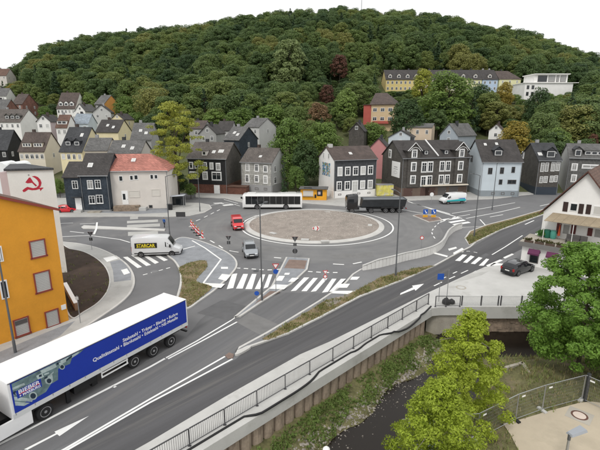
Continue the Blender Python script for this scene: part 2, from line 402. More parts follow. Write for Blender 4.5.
# fresh asphalt lane along the river wall
laneA = [(120,462),(150,443),(225,398),(300,355.5),(330,342.5),(380,317.5),(430,292.5),(456,280.5),(487,266.5),(505,258),(530,246),(556,232),(640,190)]
laneB = [(640,172),(600,192),(560,206),(540,214),(500,231),(470,248),(455,255),(435,266),(405,279.5),(382,288.5),(360,297),(320,318),(288,334),(249,347.5),(236,359),(165,395),(100,430),(40,462)]
sheet('fresh_asphalt_lane', gpx(laneA+laneB), .004, ASPH_NEW, road)
sheet('main_lanes', gpx([(-60,462),(0,436),(60,405),(130,370),(180,345),(200,320),(236,290),(262,292),(345,294),(300,318),(249,349),(165,393),(95,430),(30,462)]), .006, ASPH_MAIN, road)

# pavements, islands, beds
bed_px = [(58,247),(70,249),(84,252),(97,259),(106,268),(110,280),(107,292),(98,303),(84,312),(72,318),(64,300)]
pv = kerbed('pavement', catmull([(40,240),(62,242.5),(80,244.5),(100,249.5),(118,258.5),(129,268),(134,280),(131,292),(121,303),(103,316),(80,331),(45,352),(0,378),(-60,412)], 4)+[(-70,395),(-20,330),(30,280)], .12, PAVE, smooth=False)
sheet('paving_strip', gpx([(75,321),(72,322),(40,335),(-10,356),(-10,372),(30,352),(60,336)], .12), .126, PAVE_BLUE, pv)
bed = struct(slab('planting_bed', gpx(catmull(bed_px, 4, True), .13), .0, .16, SOIL))
ribbon(gpx(catmull(bed_px, 4, True), .13), .14, .05, .19, True).build('kerb', KERB, bed)
sheet('tactile_paving', gpx([(110,262),(122,259),(131,271),(131,280),(114,282),(113,271)], .12), .126, PAVE_BLUE, pv)
for q in ([(103,258),(116,255.5),(120,258),(107,262)], [(121,270),(127,268.5),(130,273),(124,275)]):
    sheet('white_slab_strip', gpx(q, .12), .13, PAINT, pv)
STZ = [.134]
# traffic island with brush between the loop road and the main road
isA = kerbed('traffic_island', [(168,256),(175,262),(180,271),(181,283),(178,296),(176,303),(180,308),(188,309),(200,301),(214,291),(227,279),(236,268),(235,260),(226,252.5),(212,246),(198,241),(182,238),(172,243),(166,249)], .12, PAVE_BLUE)
brushA = [(179,268),(192,262),(205,260.5),(207,267),(199,276),(197,282),(212,287),(200,298),(188,306.5),(178,302),(181,290),(182,277)]
sheet('brush_bed', gpx(catmull(brushA, 3, True), .13), .15, GRASS_G, isA)
for pl in ([(192,240.5),(205,248),(221,259.5),(203,283.5)], [(182,249.5),(195,246)]):
    ribbon(gpx(pl, .12), .22, .121, .127).build('painted_line', PAINT, isA)
for q in ([(204,283),(225,284),(221,288),(202,286)], [(222,274),(231,275),(226,281),(218,279)], [(221,267),(228,267),(228,269),(221,269)]):
    STZ[0] += .0015; sheet('white_slab_strip', gpx(q, .12), STZ[0], PAINT, isA)
# splitter island of the main crossing
isB = kerbed('splitter_island', [(286.7,258),(309,259.3),(306.7,270),(290.7,284.7),(264,300.7),(240,317),(235,318),(251,304.7),(272,287.3)], .12, PAVE_BLUE, smooth=False)
sheet('red_paving', gpx([(289,259.5),(307,260.5),(304.5,269),(284,268)], .12), .127, PAVE_RED, isB)
sheet('red_paving', gpx([(270,291),(281,291.5),(263,299.5),(254,304)], .12), .127, PAVE_RED, isB)
for q in ([(274,284.5),(289,285),(284,289.5),(269.5,289)], [(279,276),(285,276),(282,281),(275,281)], [(292,278),(299,278),(294,282),(288,282)], [(285,273),(290,273),(289,275),(284,275)]):
    STZ[0] += .0015; sheet('white_slab_strip', gpx(q, .12), STZ[0], PAINT, isB)
# verge between main road and the fresh lane, path and white wall
isC = kerbed('verge_island', [(236,353),(240,348.5),(266.7,334),(293.3,318),(320,301.5),(331,294),(345,284),(353,275),(361,270),(380,267),(405,260.5),(430,254.5),(443,247),(448,237),(456,229.5),(463,228),(490,226.5),(487,233),(470,247.5),(455,255),(435,266),(405,279.5),(382,288.5),(360,297),(320,318),(288,334),(249,347.5)], .12, ASPH_PATH, smooth=False)
brushC = [(262,339),(290,322),(312,309),(326,300),(340,297.5),(356,291),(380,277.5),(410,269.5),(430,265.5),(434,266),(405,278),(382,287),(360,295),(320,316),(288,332),(268,340)]
sheet('brush_bed', gpx(brushC, .13), .15, GRASS_G, isC)
sheet('grey_stone_bed', gpx([(322,304),(334,298),(352,294),(345,299),(330,307)], .13), .152, GRAVEL, isC)
for q in ([(334,291),(357,291),(352,294.5),(331,293.5)], [(341,279),(346,279),(333,292),(329,292)], [(339,284),(350,284),(347,288),(337,288)], [(352,277),(360,277),(357,280),(350,280)],
          [(433,252),(448,256),(447,257.5),(434,254)], [(453,253),(462,248),(464,249.5),(454,255)], [(448,249),(456,247),(457,248.5),(449,251)]):
    STZ[0] += .0015; sheet('white_slab_strip', gpx(q, .12), STZ[0], PAINT, isC)
nose = slab('island_nose', gpx(catmull([(235,356),(238,352.5),(247,347.5),(251,347.5),(249,350),(240,355)], 3, True)), -.05, .16, KERB)
slab('setts', gpx([(225,356),(229,353),(234,354.5),(233,358),(228,359)]), -.05, .05, PAVE_RED, nose)
# grass median on the right, small island in the roundabout exit
isD = kerbed('grass_median', [(465,239),(469,246),(480,240.5),(500,230.5),(537,217),(600,195.5),(640,181),(640,176),(600,190),(540,211),(512,219),(487,225.5),(470,232)], .14, GRASS_G, smooth=False)
isE = kerbed('splitter_island', [(413,216),(429,222.5),(442,220.5),(439,218),(430,216),(418,215)], .12, PAVE_RED, smooth=False)
# left splitter with white kerb, crossing slabs near the bus stop
isF = kerbed('narrow_splitter_island', [(82,227.5),(84,225.8),(92,226.4),(130,228.2),(165,229.5),(165,231.2),(130,230.2),(92,229),(84,229)], .1, KERB, smooth=False)
ribbon(gpx([(94,234),(96.5,228.5),(97,222.5)], .1), .3, .0, .13).build('white_cross_kerb', PAINT, isF)
for q in ([(127,221),(158,219.5),(158,222),(127,223.5)], [(127,225),(160,223.5),(160,226.5),(127,228)], [(128,232),(158,231),(158,234.5),(128,236)], [(130,214.5),(138,214),(138,219),(130,219.5)]):
    sheet('pale_crossing_slab', gpx(q), .012, PAVE, road)
# back pavements along the houses
backL = kerbed('back_pavement', [(-60,219),(57,217.3),(128,216.6),(170,217),(190,216),(204,213),(211.5,208.7),(209,205.2),(200,203.6),(172,203),(168,197),(100,198),(-60,200)], .12, PAVE, smooth=False)
backC = kerbed('back_pavement', [(196,197.5),(225,198.5),(244,203),(302,203.2),(345,206.6),(380,203),(395,201.5),(430,199.8),(470,200),(495,199),(522,195.5),(560,191.5),(600,186.5),(660,180),(660,174),(440,176),(196,188)], .12, PAVE, smooth=False)
sheet('forecourt', gpx([(100,206),(168,205.5),(169,212.5),(138,214),(100,212.5)], .12), .126, PAVE_BLUE, backL)
# pavement along the river wall, pale parking court in front of the white house
wpav = struct(slab('river_pavement', gpx([(90,478),(120,460),(150,443),(225,398),(300,355.5),(330,342.5),(380,317.5),(430,292.5),(456,280.5),(485,267.5),(520,264),(560,272)])+[(34, BY+.1), (BR0.x, BY+.1), tuple((wl(tP)+Vector((0, .1, 0)))[:2]), tuple(wl(-20)[:2])], -.08, .1, CONC))
sheet('court_paving_patch', gpx([(452,283),(470,274),(489,271),(482,275),(466,280)], .1), .106, PAVE, wpav)
court = struct(sheet('forecourt_strip', gpx([(487,266.5),(520,250),(560,232),(640,215),(640,290),(560,272),(520,264)], .0), .008, ASPH_PATH))
def disc(name, u, v, z, r, m, parent, n=24, h=.01):
    p = G(u, v, z); return MB().prism([(r*math.cos(2*math.pi*i/n), r*math.sin(2*math.pi*i/n)) for i in range(n)], 0, h).build(name, m, parent, loc=p)
disc('manhole_ring', 461, 287.5, .1, .55, CONC_OLD, wpav); disc('manhole_lid', 461, 287.5, .112, .38, CONC, wpav)
for u, v, r in ((172,251,.4),(154.5,271.5,.45),(256,271,.35),(324,275,.4),(115,318,.3)):
    disc('manhole_cover', u, v, .009, r, DARKM if r < .4 else ASPH_PATH, road, h=.004)

REP = mat('asphalt_repair', (.105, .105, .108), .9, .14, 1.5, 60, .15); REP2 = mat('asphalt_pale_joint', (.165, .163, .16), .9, .12, 1.2, 60, .1)
for i_, (q, m_) in enumerate((([(197,313),(222,300),(246,306),(230,321)], REP), ([(236,322),(250,312),(280,325),(262,336)], REP2), ([(330,255),(372,252),(374,257),(334,259)], REP2), ([(20,240),(75,238.5),(78,241),(20,243)], REP2), ([(262,246),(285,249),(282,253),(259,250)], REP2), ([(470,262),(486,253),(489,254.5),(474,264)], REP))):
    sheet('asphalt_patch', gpx(q), .0085+i_*.0003, m_, road)
# ---- painted markings, each its own piece of the road
def line(px, wd=.16, z=.012, name='lane_line'):
    p = gpx(px); q = []
    for a, b in zip(p, p[1:]): q.append(a)
    q.append(p[-1]); return ribbon(q, wd, z-.002, z).build(name, PAINT, road)
def dashes(px, wd, dash, gap, z=.012):
    P = [Vector((*p, 0)) for p in gpx(catmull(px, 6))]; acc = 0; cur = [P[0]]; on = True
    for a, b in zip(P, P[1:]):
        while True:
            L_ = (b-a).length; need = (dash if on else gap)-acc
            if L_ < need: acc += L_; cur.append(b); break
            a = a+(b-a).normalized()*need; cur.append(a)
            if on and len(cur) > 1: ribbon([c[:2] for c in cur], wd, z-.002, z).build('dash_line', PAINT, road)
            cur = [a]; on = not on; acc = 0
def stripe(q, z=.012, name='crosswalk_stripe'): return sheet(name, gpx(q), z, PAINT, road)
for q in ([(123,257.2),(127.5,256.7),(142,267),(137.5,268.2)], [(131,255.3),(136,255),(151,265),(146.3,266.1)], [(143,255.8),(147,255.4),(159,262.4),(155,264)], [(155,255.8),(160.3,255.8),(168,260),(164,261.2)],
          [(114,259),(118,258.6),(131,268.5),(128,270)],
          [(232,274),(237.3,273.5),(233.3,288.1),(226.7,289.2)], [(243.2,274),(248,274),(242.7,288.7),(236,288.7)], [(252,274),(256.5,274),(252,289.2),(245.3,289.2)], [(261.9,274.5),(265.3,274.5),(260,289.2),(254.7,289.2)], [(268.8,274.5),(272.5,274.5),(268,287.3),(263.5,288.7)],
          [(304,277.5),(309.3,277.5),(296,290.8),(290.7,291.3)], [(313.3,278),(317.9,278),(306.7,291.3),(301.3,291.3)], [(322.7,278.5),(327.5,278.5),(316,291.3),(310.7,291.9)], [(332,278.8),(336.5,278.8),(328,291.9),(322,292.7)],
          [(462.5,254.5),(467,255),(460,261.2),(455,260.7)], [(470.7,255.5),(474.5,256.7),(467,263),(463,262.5)], [(478.7,257),(482.5,258),(475,264.2),(470.7,263.7)], [(486.2,258.7),(489.2,259.2),(483.7,265.7),(478.7,265.7)],
          [(448,222),(463,219.5),(466,220.6),(451,223.2)], [(452,224.2),(468,221.6),(471,222.8),(455,225.4)], [(441,219.5),(457,217.3),(460,218.4),(444,220.7)]):
    stripe(q)
for q in ([(486,265.5),(500,259.5),(503,260.5),(488,267)], [(494,263),(507,264),(505,266.5),(490,265.5)], [(503,257.5),(512,253.5),(514,254.5),(505,258.7)]): stripe(q, name='block_marking')
line([(-40,465),(0,444),(75,405.5),(150,367),(166,358)], .2)
line([(165,358.5),(197,341),(231,320.5)]); line([(168,359),(201,341.5),(237,322)])
line([(35,465),(65,449),(150,399.2),(190,376.5),(225,356.5)]); line([(62,453),(150,402.6),(195,379),(232.5,359)])
line([(240,348.5),(266.7,333.5),(293.3,317.5),(320,301),(331,293.5)], .12)
line([(231,320.5),(245,311),(257,300)], .12)
line([(492,254.8),(505,247),(522.5,235.5)], .16)
for a, b in (((434,286),(442,282)), ((449,279),(455,276.3)), ((461,273.5),(468,270.3)), ((441,279.2),(446,277)), ((453,273.5),(457,271.6))): line([a, b], .14, name='dash_line')
line([(464,278),(477,271)], .3)
# arrows
stripe([(400.5,293.3),(400,295),(414.5,289.3),(415.5,290.8),(424,283.8),(412,285.8),(413.2,287.3)], name='lane_arrow')
stripe([(24,449.5),(27.5,450),(57.2,434.4),(59.5,436.3),(89,416),(54.5,431.8),(55.8,433.3)], name='lane_arrow')
stripe([(112,387),(114.5,388),(117,386.5),(114,385.8)], name='worn_patch')
dashes([(143,275),(158,271),(172,267)], .18, .55, .45)
dashes([(236,268),(252,269),(268,270),(282,269)], .25, .55, .45); dashes([(308,271.5),(325,272.5),(345,272.5)], .25, .55, .45)
dashes([(199,236.5),(208,239.5),(218,245),(226,249.8),(240,252.5)], .2, 1.6, 1.6)
dashes([(274,257.5),(285,258.5)], .25, 1, .8); dashes([(333,264),(348,264.5),(362,262)], .25, 1.4, 1.2)
dashes([(196,221),(204,217.5),(212,213.5),(220,209.5)], .2, 1.5, 1.5)
dashes([(442,220),(432,231),(436,240)], .16, 1.2, 1.3)
dashes([(457,253.6),(468,251.2),(482,254)], .16, .5, .5)
# far right carriageway lines, forecourt-side lines, white worn crossing band behind the roundabout
for pl in ([(408,201.5),(422,206),(440,212),(462,218.5)], [(412,203),(450,214)]): line(pl, .35)
for pl in ([(452,213.5),(480,209),(515,202.7)], [(466,218.5),(500,212),(520,207.3)], [(402,209.5),(420,213),(433,215)], [(440,222.5),(455,217),(470,214.5)], [(480,219.5),(487,227)], [(490,217),(503,214.7)], [(525,224.5),(534,220.5)], [(540,206),(570,199.5),(600,192)]): line(pl, .2)
for pl in ([(60,223.5),(73,223)], [(80,224),(95,223.3)], [(70,231.5),(84,233)], [(60,236.8),(90,235.5),(120,239.5),(130,242.5)], [(200,207.5),(226,202.5),(240,206)], [(214,203.5),(236,204.5)], [(224,199.5),(238,203.5)]): line(pl, .2)
for q in ([(213,203),(222,202.6),(224,203.6),(215,204)], [(222,205),(232,204.2),(234,205),(224,206)]): stripe(q, name='block_marking')

# ---- river wall: cap beam, sheet piles, platform, bridge
rw = tag(empty('river_wall', W0), 'long river wall of brown sheet piles under a pale concrete cap', 'wall')
def wloc(t, d, z): return (wl(t, d)-W0)+Vector((0, 0, z))
def wall_extr(prof, t0, t1):
    mb = MB(); n = len(prof); vs = [wloc(t, d, z) for t in (t0, t1) for d, z in prof]
    return mb.add(vs, [list(range(n)), list(range(n, 2*n))]+[(i, (i+1) % n, n+(i+1) % n, n+i) for i in range(n)])
wall_extr([(-.35, -.05), (-.35, .13), (.05, .13), (.55, .02), (.62, -.75), (-.2, -.75)], -45, tP-.6).build('cap_beam', CONC, rw)
PILE = mat('rusty_pile', (.31, .245, .19), .9, .25, .8, 6, .3, stretch=(1, 1, .3), dirt=((.16, .12, .09), 1.0, .55))
pm = None; L_ = .92; k = 0; t = -8.0
while t < tP-1.6:
    mb = MB(); pr = [(-.0, .12), (.1, .42), (.36, .50), (.56, .50), (.82, .42), (.91, .12)]
    z0 = -2.6; vs = []; fs = []
    jz = random.uniform(-.04, .04)
    ring0 = [wloc(t+a, d+random.uniform(-.015, .015), z0) for a, d in pr]; ring1 = [wloc(t+a, d, -.74) for a, d in pr]
    m = len(pr); mb.add(ring0+ring1, [(i, i+1, m+i+1, m+i) for i in range(m-1)])
    mb.build('sheet_pile', PILE, rw); t += L_
# draped black hose on the cap
hose = [(120,473),(160,450),(183,449),(205,432),(237,418.5),(262,413),(290,396),(310,382),(322,369),(337,357),(355,351.5),(366,343.5),(375,336.5),(392,333),(403,330),(411,325.5),(422,315.5),(431,306.5)]
def on_cap(u, v):
    p = plane_hit(u, v, wl(0, .66), WN); t_ = (p-W0).dot(WD)
    if p.z > -.02:
        q = G(u, v, .1); return wl((q-W0).dot(WD), max(.1, min(.6, (q-W0).dot(WN))))+Vector((0, 0, .12))
    return wl(t_, .7)+Vector((0, 0, max(-.72, p.z)))
hp = [on_cap(u, v) for u, v in catmull(hose[2:], 4)]
tag(MB().tube(hp, .075, 8).build('black_hose', BLACK, smooth=60), 'black hose draped along the concrete cap of the river wall', 'hose')
# railing along the wall: posts, rails, bars
RAILM = mat('railing_paint', (.085, .085, .09), .5, .05, 1, 10, metal=.3)
BARM = mat('railing_bars', (.22, .215, .215), .5, .05, 1, 10, metal=.3)
rail = tag(empty('river_railing', W0), 'dark metal railing with thin upright bars along the river pavement', 'railing')
posts = [(160,469),(191,449),(224,426),(255,406),(282.5,389),(306,374),(329,360.5),(349,348),(368,338),(386,329),(402.5,321),(417.5,313),(431,306.2)]
PT = [((G(u, v)-W0).dot(WD)) for u, v in posts]
PT = [PT[1]-2.6*k for k in (7, 6, 5, 4, 3, 2, 1)]+PT[1:]
def rail_run(parent, pts, h=1.12):
    for i, p in enumerate(pts):
        mb = MB(); mb.box(p.x-.035, p.x+.035, p.y-.035, p.y+.035, p.z-.02, p.z+h); mb.box(p.x-.09, p.x+.09, p.y-.07, p.y+.07, p.z-.02, p.z+.03); mb.build('post', RAILM, parent)
    for a, b in zip(pts, pts[1:]):
        up = Vector((0, 0, 1)); d = (b-a).normalized(); e0, e1 = a+d*.04, b-d*.04
        MB().bar(e0+up*h, e1+up*h, .06, .05).build('handrail', RAILM, parent)
        MB().bar(e0+up*.12, e1+up*.12, .035, .035).build('lower_rail', RAILM, parent)
        n_ = max(2, int((b-a).length/.125)); mb = MB()
        for k in range(1, n_):
            q = a+(b-a)*(k/n_); mb.bar(q+up*.13, q+up*(h-.03), .018, .018, up=d)
        o = mb.build('bar_infill', BARM, parent); o['kind'] = 'stuff'
rail_run(rail, [wloc(t_, -.12, .12) for t_ in PT])
# platform at the wall end + bridge
br = tag(empty('bridge', (BR0.x, BY, 0)), 'pale concrete bridge edge and abutment over the stream', 'bridge')
px0 = wl(tP-.6, -.35)-Vector((BR0.x, BY, 0)); px1 = wl(tP-.6, .62)-Vector((BR0.x, BY, 0))
MB().prism([px0[:2], px1[:2], (PLAT.x-BR0.x+.75, -.45), (.1, -.45), (.1, .4), (px0.x+.6, 1.2)], -.72, .105).build('platform_slab', CONC, br)
MB().prism([(px0.x+.45, .15), (PLAT.x-BR0.x+.5, -.2), (-.15, -.2), (-.15, .8), (px0.x+.8, .9)], -2.9, -.72).build('abutment', CONC_OLD, br)
MB().box(.1, 40, -.35, .25, -1.1, .13).build('deck_edge', CONC, br)
MB().box(.1, 40, .26, 7, -1.08, -.09).build('deck_slab', CONC_OLD, br)
MB().box(-.6, .09, -.1, .7, -3.3, -.73).build('abutment_pier', CONC, br)
STW = mat('stone_wall', (.26, .20, .15), .95, .3, .5, 5, .6, dirt=((.07, .06, .045), .8, .52))
MB().box(-.15, 40, .1, 1.6, -3.5, -1.1).build('stone_abutment', STW, br)
for i in range(46):                                   # the stones one can pick out in the lit part of the abutment
    x = 1.2+random.random()*9; z = -3.1+random.random()*1.7; wd = random.uniform(.25, .55); hh = random.uniform(.15, .28)
    MB().box(x, x+wd, .1-random.uniform(.03, .07), .15, z, z+hh).build('stone', STW, br)
prl = tag(empty('platform_railing', (0, 0, 0)), 'short dark railing round the platform at the bridge corner', 'railing')
pp = [Vector((PLAT.x+.28, BY-.3, .1)), Vector((PLAT.x+1.3, BY-.3, .1)), Vector((BR0.x-.05, BY-.3, .1))]
rail_run(prl, pp)
brl = tag(empty('bridge_railing', (0, 0, 0)), 'pale bridge parapet railing with dark posts beside the parking court', 'railing')
xs_ = [BR0.x+.22, G(480, 306).x, G(497, 306).x, G(499.5, 306).x, G(520, 306).x, G(541, 306).x, G(562, 306).x, G(583, 306).x, G(604, 306).x]
for x in xs_: MB().box(x-.05, x+.05, BY-.1, BY, .12, 1.15).build('post', RAILM, brl)
PANEL = mat('pale_bars', (.5, .5, .49), .5, .05, 1, 10)
for a, b in zip(xs_, xs_[1:]):
    if b-a < .5: continue
    mb = MB(); mb.box(a+.06, b-.06, BY-.075, BY-.035, 1.06, 1.1); mb.box(a+.06, b-.06, BY-.075, BY-.035, .2, .24); mb.build('rail', PANEL, brl)
    mb = MB(); x = a+.12
    while x < b-.1: mb.box(x-.012, x+.012, BY-.067, BY-.043, .24, 1.06); x += .11
    o = mb.build('bar_infill', PANEL, brl); o['kind'] = 'stuff'
# stream bank, plaza, water
bx = np.arange(-40, 46, .55); by_ = np.arange(-22, BY+1.6, .55)
V = [(x, y, bank(x, y)) for y in by_ for x in bx]; nx = len(bx); F = []
for j in range(len(by_)-1):
    for i in range(nx-1):
        if d_wall(bx[i], by_[j]) > -.4: F.append((j*nx+i, j*nx+i+1, (j+1)*nx+i+1, (j+1)*nx+i))
BANKM = mat('bank_earth', (.12, .115, .05), 1, .4, .8, 6, .6, dirt=((.19, .15, .10), 1.2, .54))
used = sorted({k for f in F for k in f}); mp2 = {k: i for i, k in enumerate(used)}
struct(link('stream_bank', np_mesh('stream_bank', [V[k] for k in used], [[mp2[k] for k in f] for f in F], [BANKM], smooth=True)))
pz = [(x, y) for x, y in [tuple(G(u, v, PLZ)[:2]) for u, v in ((500,425),(490,432),(497,450),(503,470))]]
plaza = sheet('sandy_yard', [tuple(G(u, v, PLZ)[:2]) for u, v in ((503,424),(518,420.5),(550,411),(580,403),(592,402),(640,408))]+[(46, 22), (46, -20), (4, -20)]+[tuple(G(u, v, PLZ)[:2]) for u, v in ((540,490),(519,452),(511,436))], PLZ+.035, SAND)
disc('manhole_slab', 579.5, 415.5, PLZ+.036, 1.0, mat('yard_concrete', (.40, .37, .32), .9, .1), plaza, n=4); disc('manhole_ring', 579.5, 415.3, PLZ+.047, .5, mat('rusty_iron', (.12, .06, .045), .8, .2), plaza); disc('manhole_lid', 579.5, 415.3, PLZ+.058, .38, mat('pale_lid', (.62, .52, .45), .8, .1), plaza)
wm = bpy.data.materials.new('stream_water'); wm.use_nodes = True; b = wm.node_tree.nodes['Principled BSDF']; b.inputs['Base Color'].default_value = (.016, .012, .009, 1); b.inputs['Roughness'].default_value = .2; b.inputs['Specular IOR Level'].default_value = .2
nz = wm.node_tree.nodes.new('ShaderNodeTexNoise'); nz.inputs['Scale'].default_value = 2.2; nz.inputs['Detail'].default_value = 5; bp = wm.node_tree.nodes.new('ShaderNodeBump'); bp.inputs['Strength'].default_value = .6; bp.inputs['Distance'].default_value = .12
wm.node_tree.links.new(nz.outputs['Fac'], bp.inputs['Height']); wm.node_tree.links.new(bp.outputs['Normal'], b.inputs['Normal'])
struct(sheet('stream', [tuple(wl(-60, 1.2)[:2]), tuple(wl(tP+1.5, 1.2)[:2]), (BR0.x+.6, BY+.8), (46, BY+.8), (46, BY-8), (BR0.x+4, BY-8), tuple(wl(-60, 8.7)[:2])], WATER, wm))
pts = []
for i in range(2600):
    t = random.uniform(-14, tP-.5); d = random.choice((random.gauss(2.6, .45), random.gauss(2.7, .5), random.gauss(2.8, .5), random.uniform(2.2, 4.6))); p = wl(t, d)
    if p.y < BY-.5: pts.append((p.x, p.y, max(bank(p.x, p.y), WATER-.05)))
stones('stream_stones', pts, .04, .15, mat('stream_stone', (.25, .225, .195), .95, .45, .5, 6), None, 5)
_o = bpy.data.objects['stream_stones']; _o['label'] = 'loose stones along the edge of the stream'; _o['category'] = 'stones'
# wing wall and dark pool edge by the big tree
ww = MB(); a = G(505, 371, -1.9); b_ = G(522, 366, -1.9); c_ = G(528, 376, -1.9)
ww.bar(Vector((a.x, a.y, -2.2)), Vector((b_.x, b_.y, -2.2)), .25, 1.3); ww.bar(Vector((b_.x, b_.y, -2.2)), Vector((c_.x, c_.y, -2.2)), .25, 1.3)
tag(ww.build('wing_wall', CONC_OLD), 'low weathered concrete wing wall by the stream under the big tree', 'wall')
# white slatted wall on the roundabout's near side
ww = tag(empty('white_curved_wall', (0, 0, 0)), 'white curved wall of upright panels beside the roundabout', 'wall')
wp = catmull([(362.5,270.3),(371,269),(380,267.3),(392,264.4),(405,260.8),(418,258),(430,254.8),(438,251),(443,246.5),(446,241),(449,236),(455,231),(462,228.5)], 10)
P = [G(u, v, .12) for u, v in wp]; ln = [0]
for a, b_ in zip(P, P[1:]): ln.append(ln[-1]+(b_-a).length)
def along(d):
    i = max(0, min(len(P)-2, int(np.searchsorted(ln, d))-1)); f = (d-ln[i])/(ln[i+1]-ln[i]); return P[i].lerp(P[i+1], f)
WALLP = mat('white_wall_panel', (.70, .69, .665), .7, .07, 1.5, 12, dirt=((.48, .47, .44), 1.5, .62))
d = 0; q = 0
while d < ln[-1]-.3:
    e = min(d+.58, ln[-1]); a, b_ = along(d+.025), along(e-.025); f = d/ln[-1]; h = 1.05*min(1, .55+f*6)*(1-.25*max(0, f-.75)*4*.6)
    off = Vector((0, 0, h/2)); MB().bar(a+off, b_+off, .16, h).build('panel', WALLP, ww)
    d += .58; q += 1
cp = [along(x)+Vector((0, 0, 1.05*min(1, .55+x/ln[-1]*6)*(1-.25*max(0, x/ln[-1]-.75)*4*.6)+.03)) for x in np.arange(0, ln[-1], .6)]
for a, b_ in zip(cp, cp[1:]): MB().bar(a, b_, .26, .07).build('coping', CONC, ww)
# ================================================================== HOUSES
def plaster(n, c): return mat('plaster_'+n, c, .9, .06, 2.5, 10, .1, dirt=(tuple(q*.8 for q in c), 3, .62))
def shingle(n, c, rows=.28):
    """slate or tile cladding: courses and joints from a brick texture on (x+y, z)"""
    k = 'shingle_'+n
    if k in _M: return _M[k]
    m = bpy.data.materials.new(k); m.use_nodes = True; nn = m.node_tree; L = nn.links; b = nn.nodes['Principled BSDF']; b.inputs['Roughness'].default_value = .7; b.inputs['Specular IOR Level'].default_value = .3
    t = nn.nodes.new('ShaderNodeTexCoord'); sp = nn.nodes.new('ShaderNodeSeparateXYZ'); cb = nn.nodes.new('ShaderNodeCombineXYZ'); ad = nn.nodes.new('ShaderNodeMath')
    L.new(t.outputs['Object'], sp.inputs[0]); L.new(sp.outputs['X'], ad.inputs[0]); L.new(sp.outputs['Y'], ad.inputs[1]); L.new(ad.outputs[0], cb.inputs['X']); L.new(sp.outputs['Z'], cb.inputs['Y'])
    br = nn.nodes.new('ShaderNodeTexBrick'); br.inputs['Scale'].default_value = 1; br.inputs['Brick Width'].default_value = rows*1.1; br.inputs['Row Height'].default_value = rows; br.inputs['Mortar Size'].default_value = .018
    br.inputs['Color1'].default_value = (*[q*.82 for q in c], 1); br.inputs['Color2'].default_value = (*[q*1.2 for q in c], 1); br.inputs['Mortar'].default_value = (*[q*.45 for q in c], 1); L.new(cb.outputs[0], br.inputs['Vector'])
    nz = nn.nodes.new('ShaderNodeTexNoise'); nz.inputs['Scale'].default_value = .45; nz.inputs['Detail'].default_value = 7; nz.inputs['Roughness'].default_value = .7; L.new(t.outputs['Object'], nz.inputs['Vector'])
    mr = nn.nodes.new('ShaderNodeMapRange'); mr.inputs['From Min'].default_value = .3; mr.inputs['From Max'].default_value = .7; mr.inputs['To Min'].default_value = .72; mr.inputs['To Max'].default_value = 1.3; L.new(nz.outputs['Fac'], mr.inputs['Value'])
    vm = nn.nodes.new('ShaderNodeVectorMath'); vm.operation = 'SCALE'; L.new(br.outputs['Color'], vm.inputs[0]); L.new(mr.outputs['Result'], vm.inputs['Scale']); L.new(vm.outputs['Vector'], b.inputs['Base Color'])
    bp = nn.nodes.new('ShaderNodeBump'); bp.inputs['Strength'].default_value = .4; bp.inputs['Distance'].default_value = .02; L.new(br.outputs['Fac'], bp.inputs['Height']); L.new(bp.outputs['Normal'], b.inputs['Normal'])
    _M[k] = m; return m
W_WHITE = plaster('white', (.78, .77, .75)); W_CREAM = plaster('cream', (.66, .60, .50)); W_YEL = plaster('yellow', (.70, .62, .40)); W_LGREY = plaster('light_grey', (.50, .50, .49))
W_GREY = plaster('grey', (.33, .33, .32)); W_LBLUE = plaster('light_blue', (.52, .58, .62)); W_ORANGE = plaster('orange', (.68, .30, .035)); W_PINK = plaster('pink', (.55, .25, .25))
W_OFF = plaster('off_white', (.62, .58, .535)); W_PINKL = plaster('pale_pink', (.52, .43, .43)); W_YBLOCK = plaster('block_yellow', (.62, .50, .22)); W_BEIGE = plaster('beige', (.62, .50, .38)); W_BLUE = plaster('block_blue', (.42, .52, .66))
W_PALEY = plaster('pale_yellow', (.68, .66, .40)); W_ORG2 = plaster('house_orange', (.66, .32, .09)); W_REDP = plaster('red_panel', (.42, .10, .08)); W_TAN = plaster('tan', (.55, .42, .26)); W_BRICK = shingle('brick', (.22, .11, .085), .25)
S_DARK = shingle('charcoal', (.04, .043, .048)); S_NAVY = shingle('navy', (.038, .05, .065)); S_BROWN = shingle('brown_slate', (.085, .078, .07)); S_MID = shingle('mid_slate', (.062, .066, .072)); S_GREYW = shingle('old_slate', (.12, .12, .115)); S_BLACK = shingle('black', (.022, .022, .023))
R_DARK = shingle('roof_dark', (.052, .047, .045)); R_BROWN = shingle('roof_brown', (.085, .064, .056)); R_RED = shingle('roof_red', (.40, .165, .13)); R_GREY = shingle('roof_grey', (.12, .118, .115)); R_CHAR = shingle('roof_charcoal', (.048, .05, .054)); R_OLD = shingle('roof_old', (.11, .095, .085)); R_BLUE = shingle('roof_blue_grey', (.25, .29, .33)); R_TILE = shingle('roof_brown_tile', (.13, .075, .055))
BASEM = plaster('grey_base', (.30, .30, .30)); BRICKB = shingle('brick_base', (.16, .07, .05), .2); FRAME = mat('window_frame_white', (.76, .76, .75), .5, .03); FRAMED = mat('window_frame_dark', (.10, .09, .085), .5, .03); FRAMER = mat('window_frame_red', (.24, .05, .035), .6, .08)
GUT = mat('gutter_zinc', (.28, .29, .30), .5, .06, metal=.4)
_wm = {}
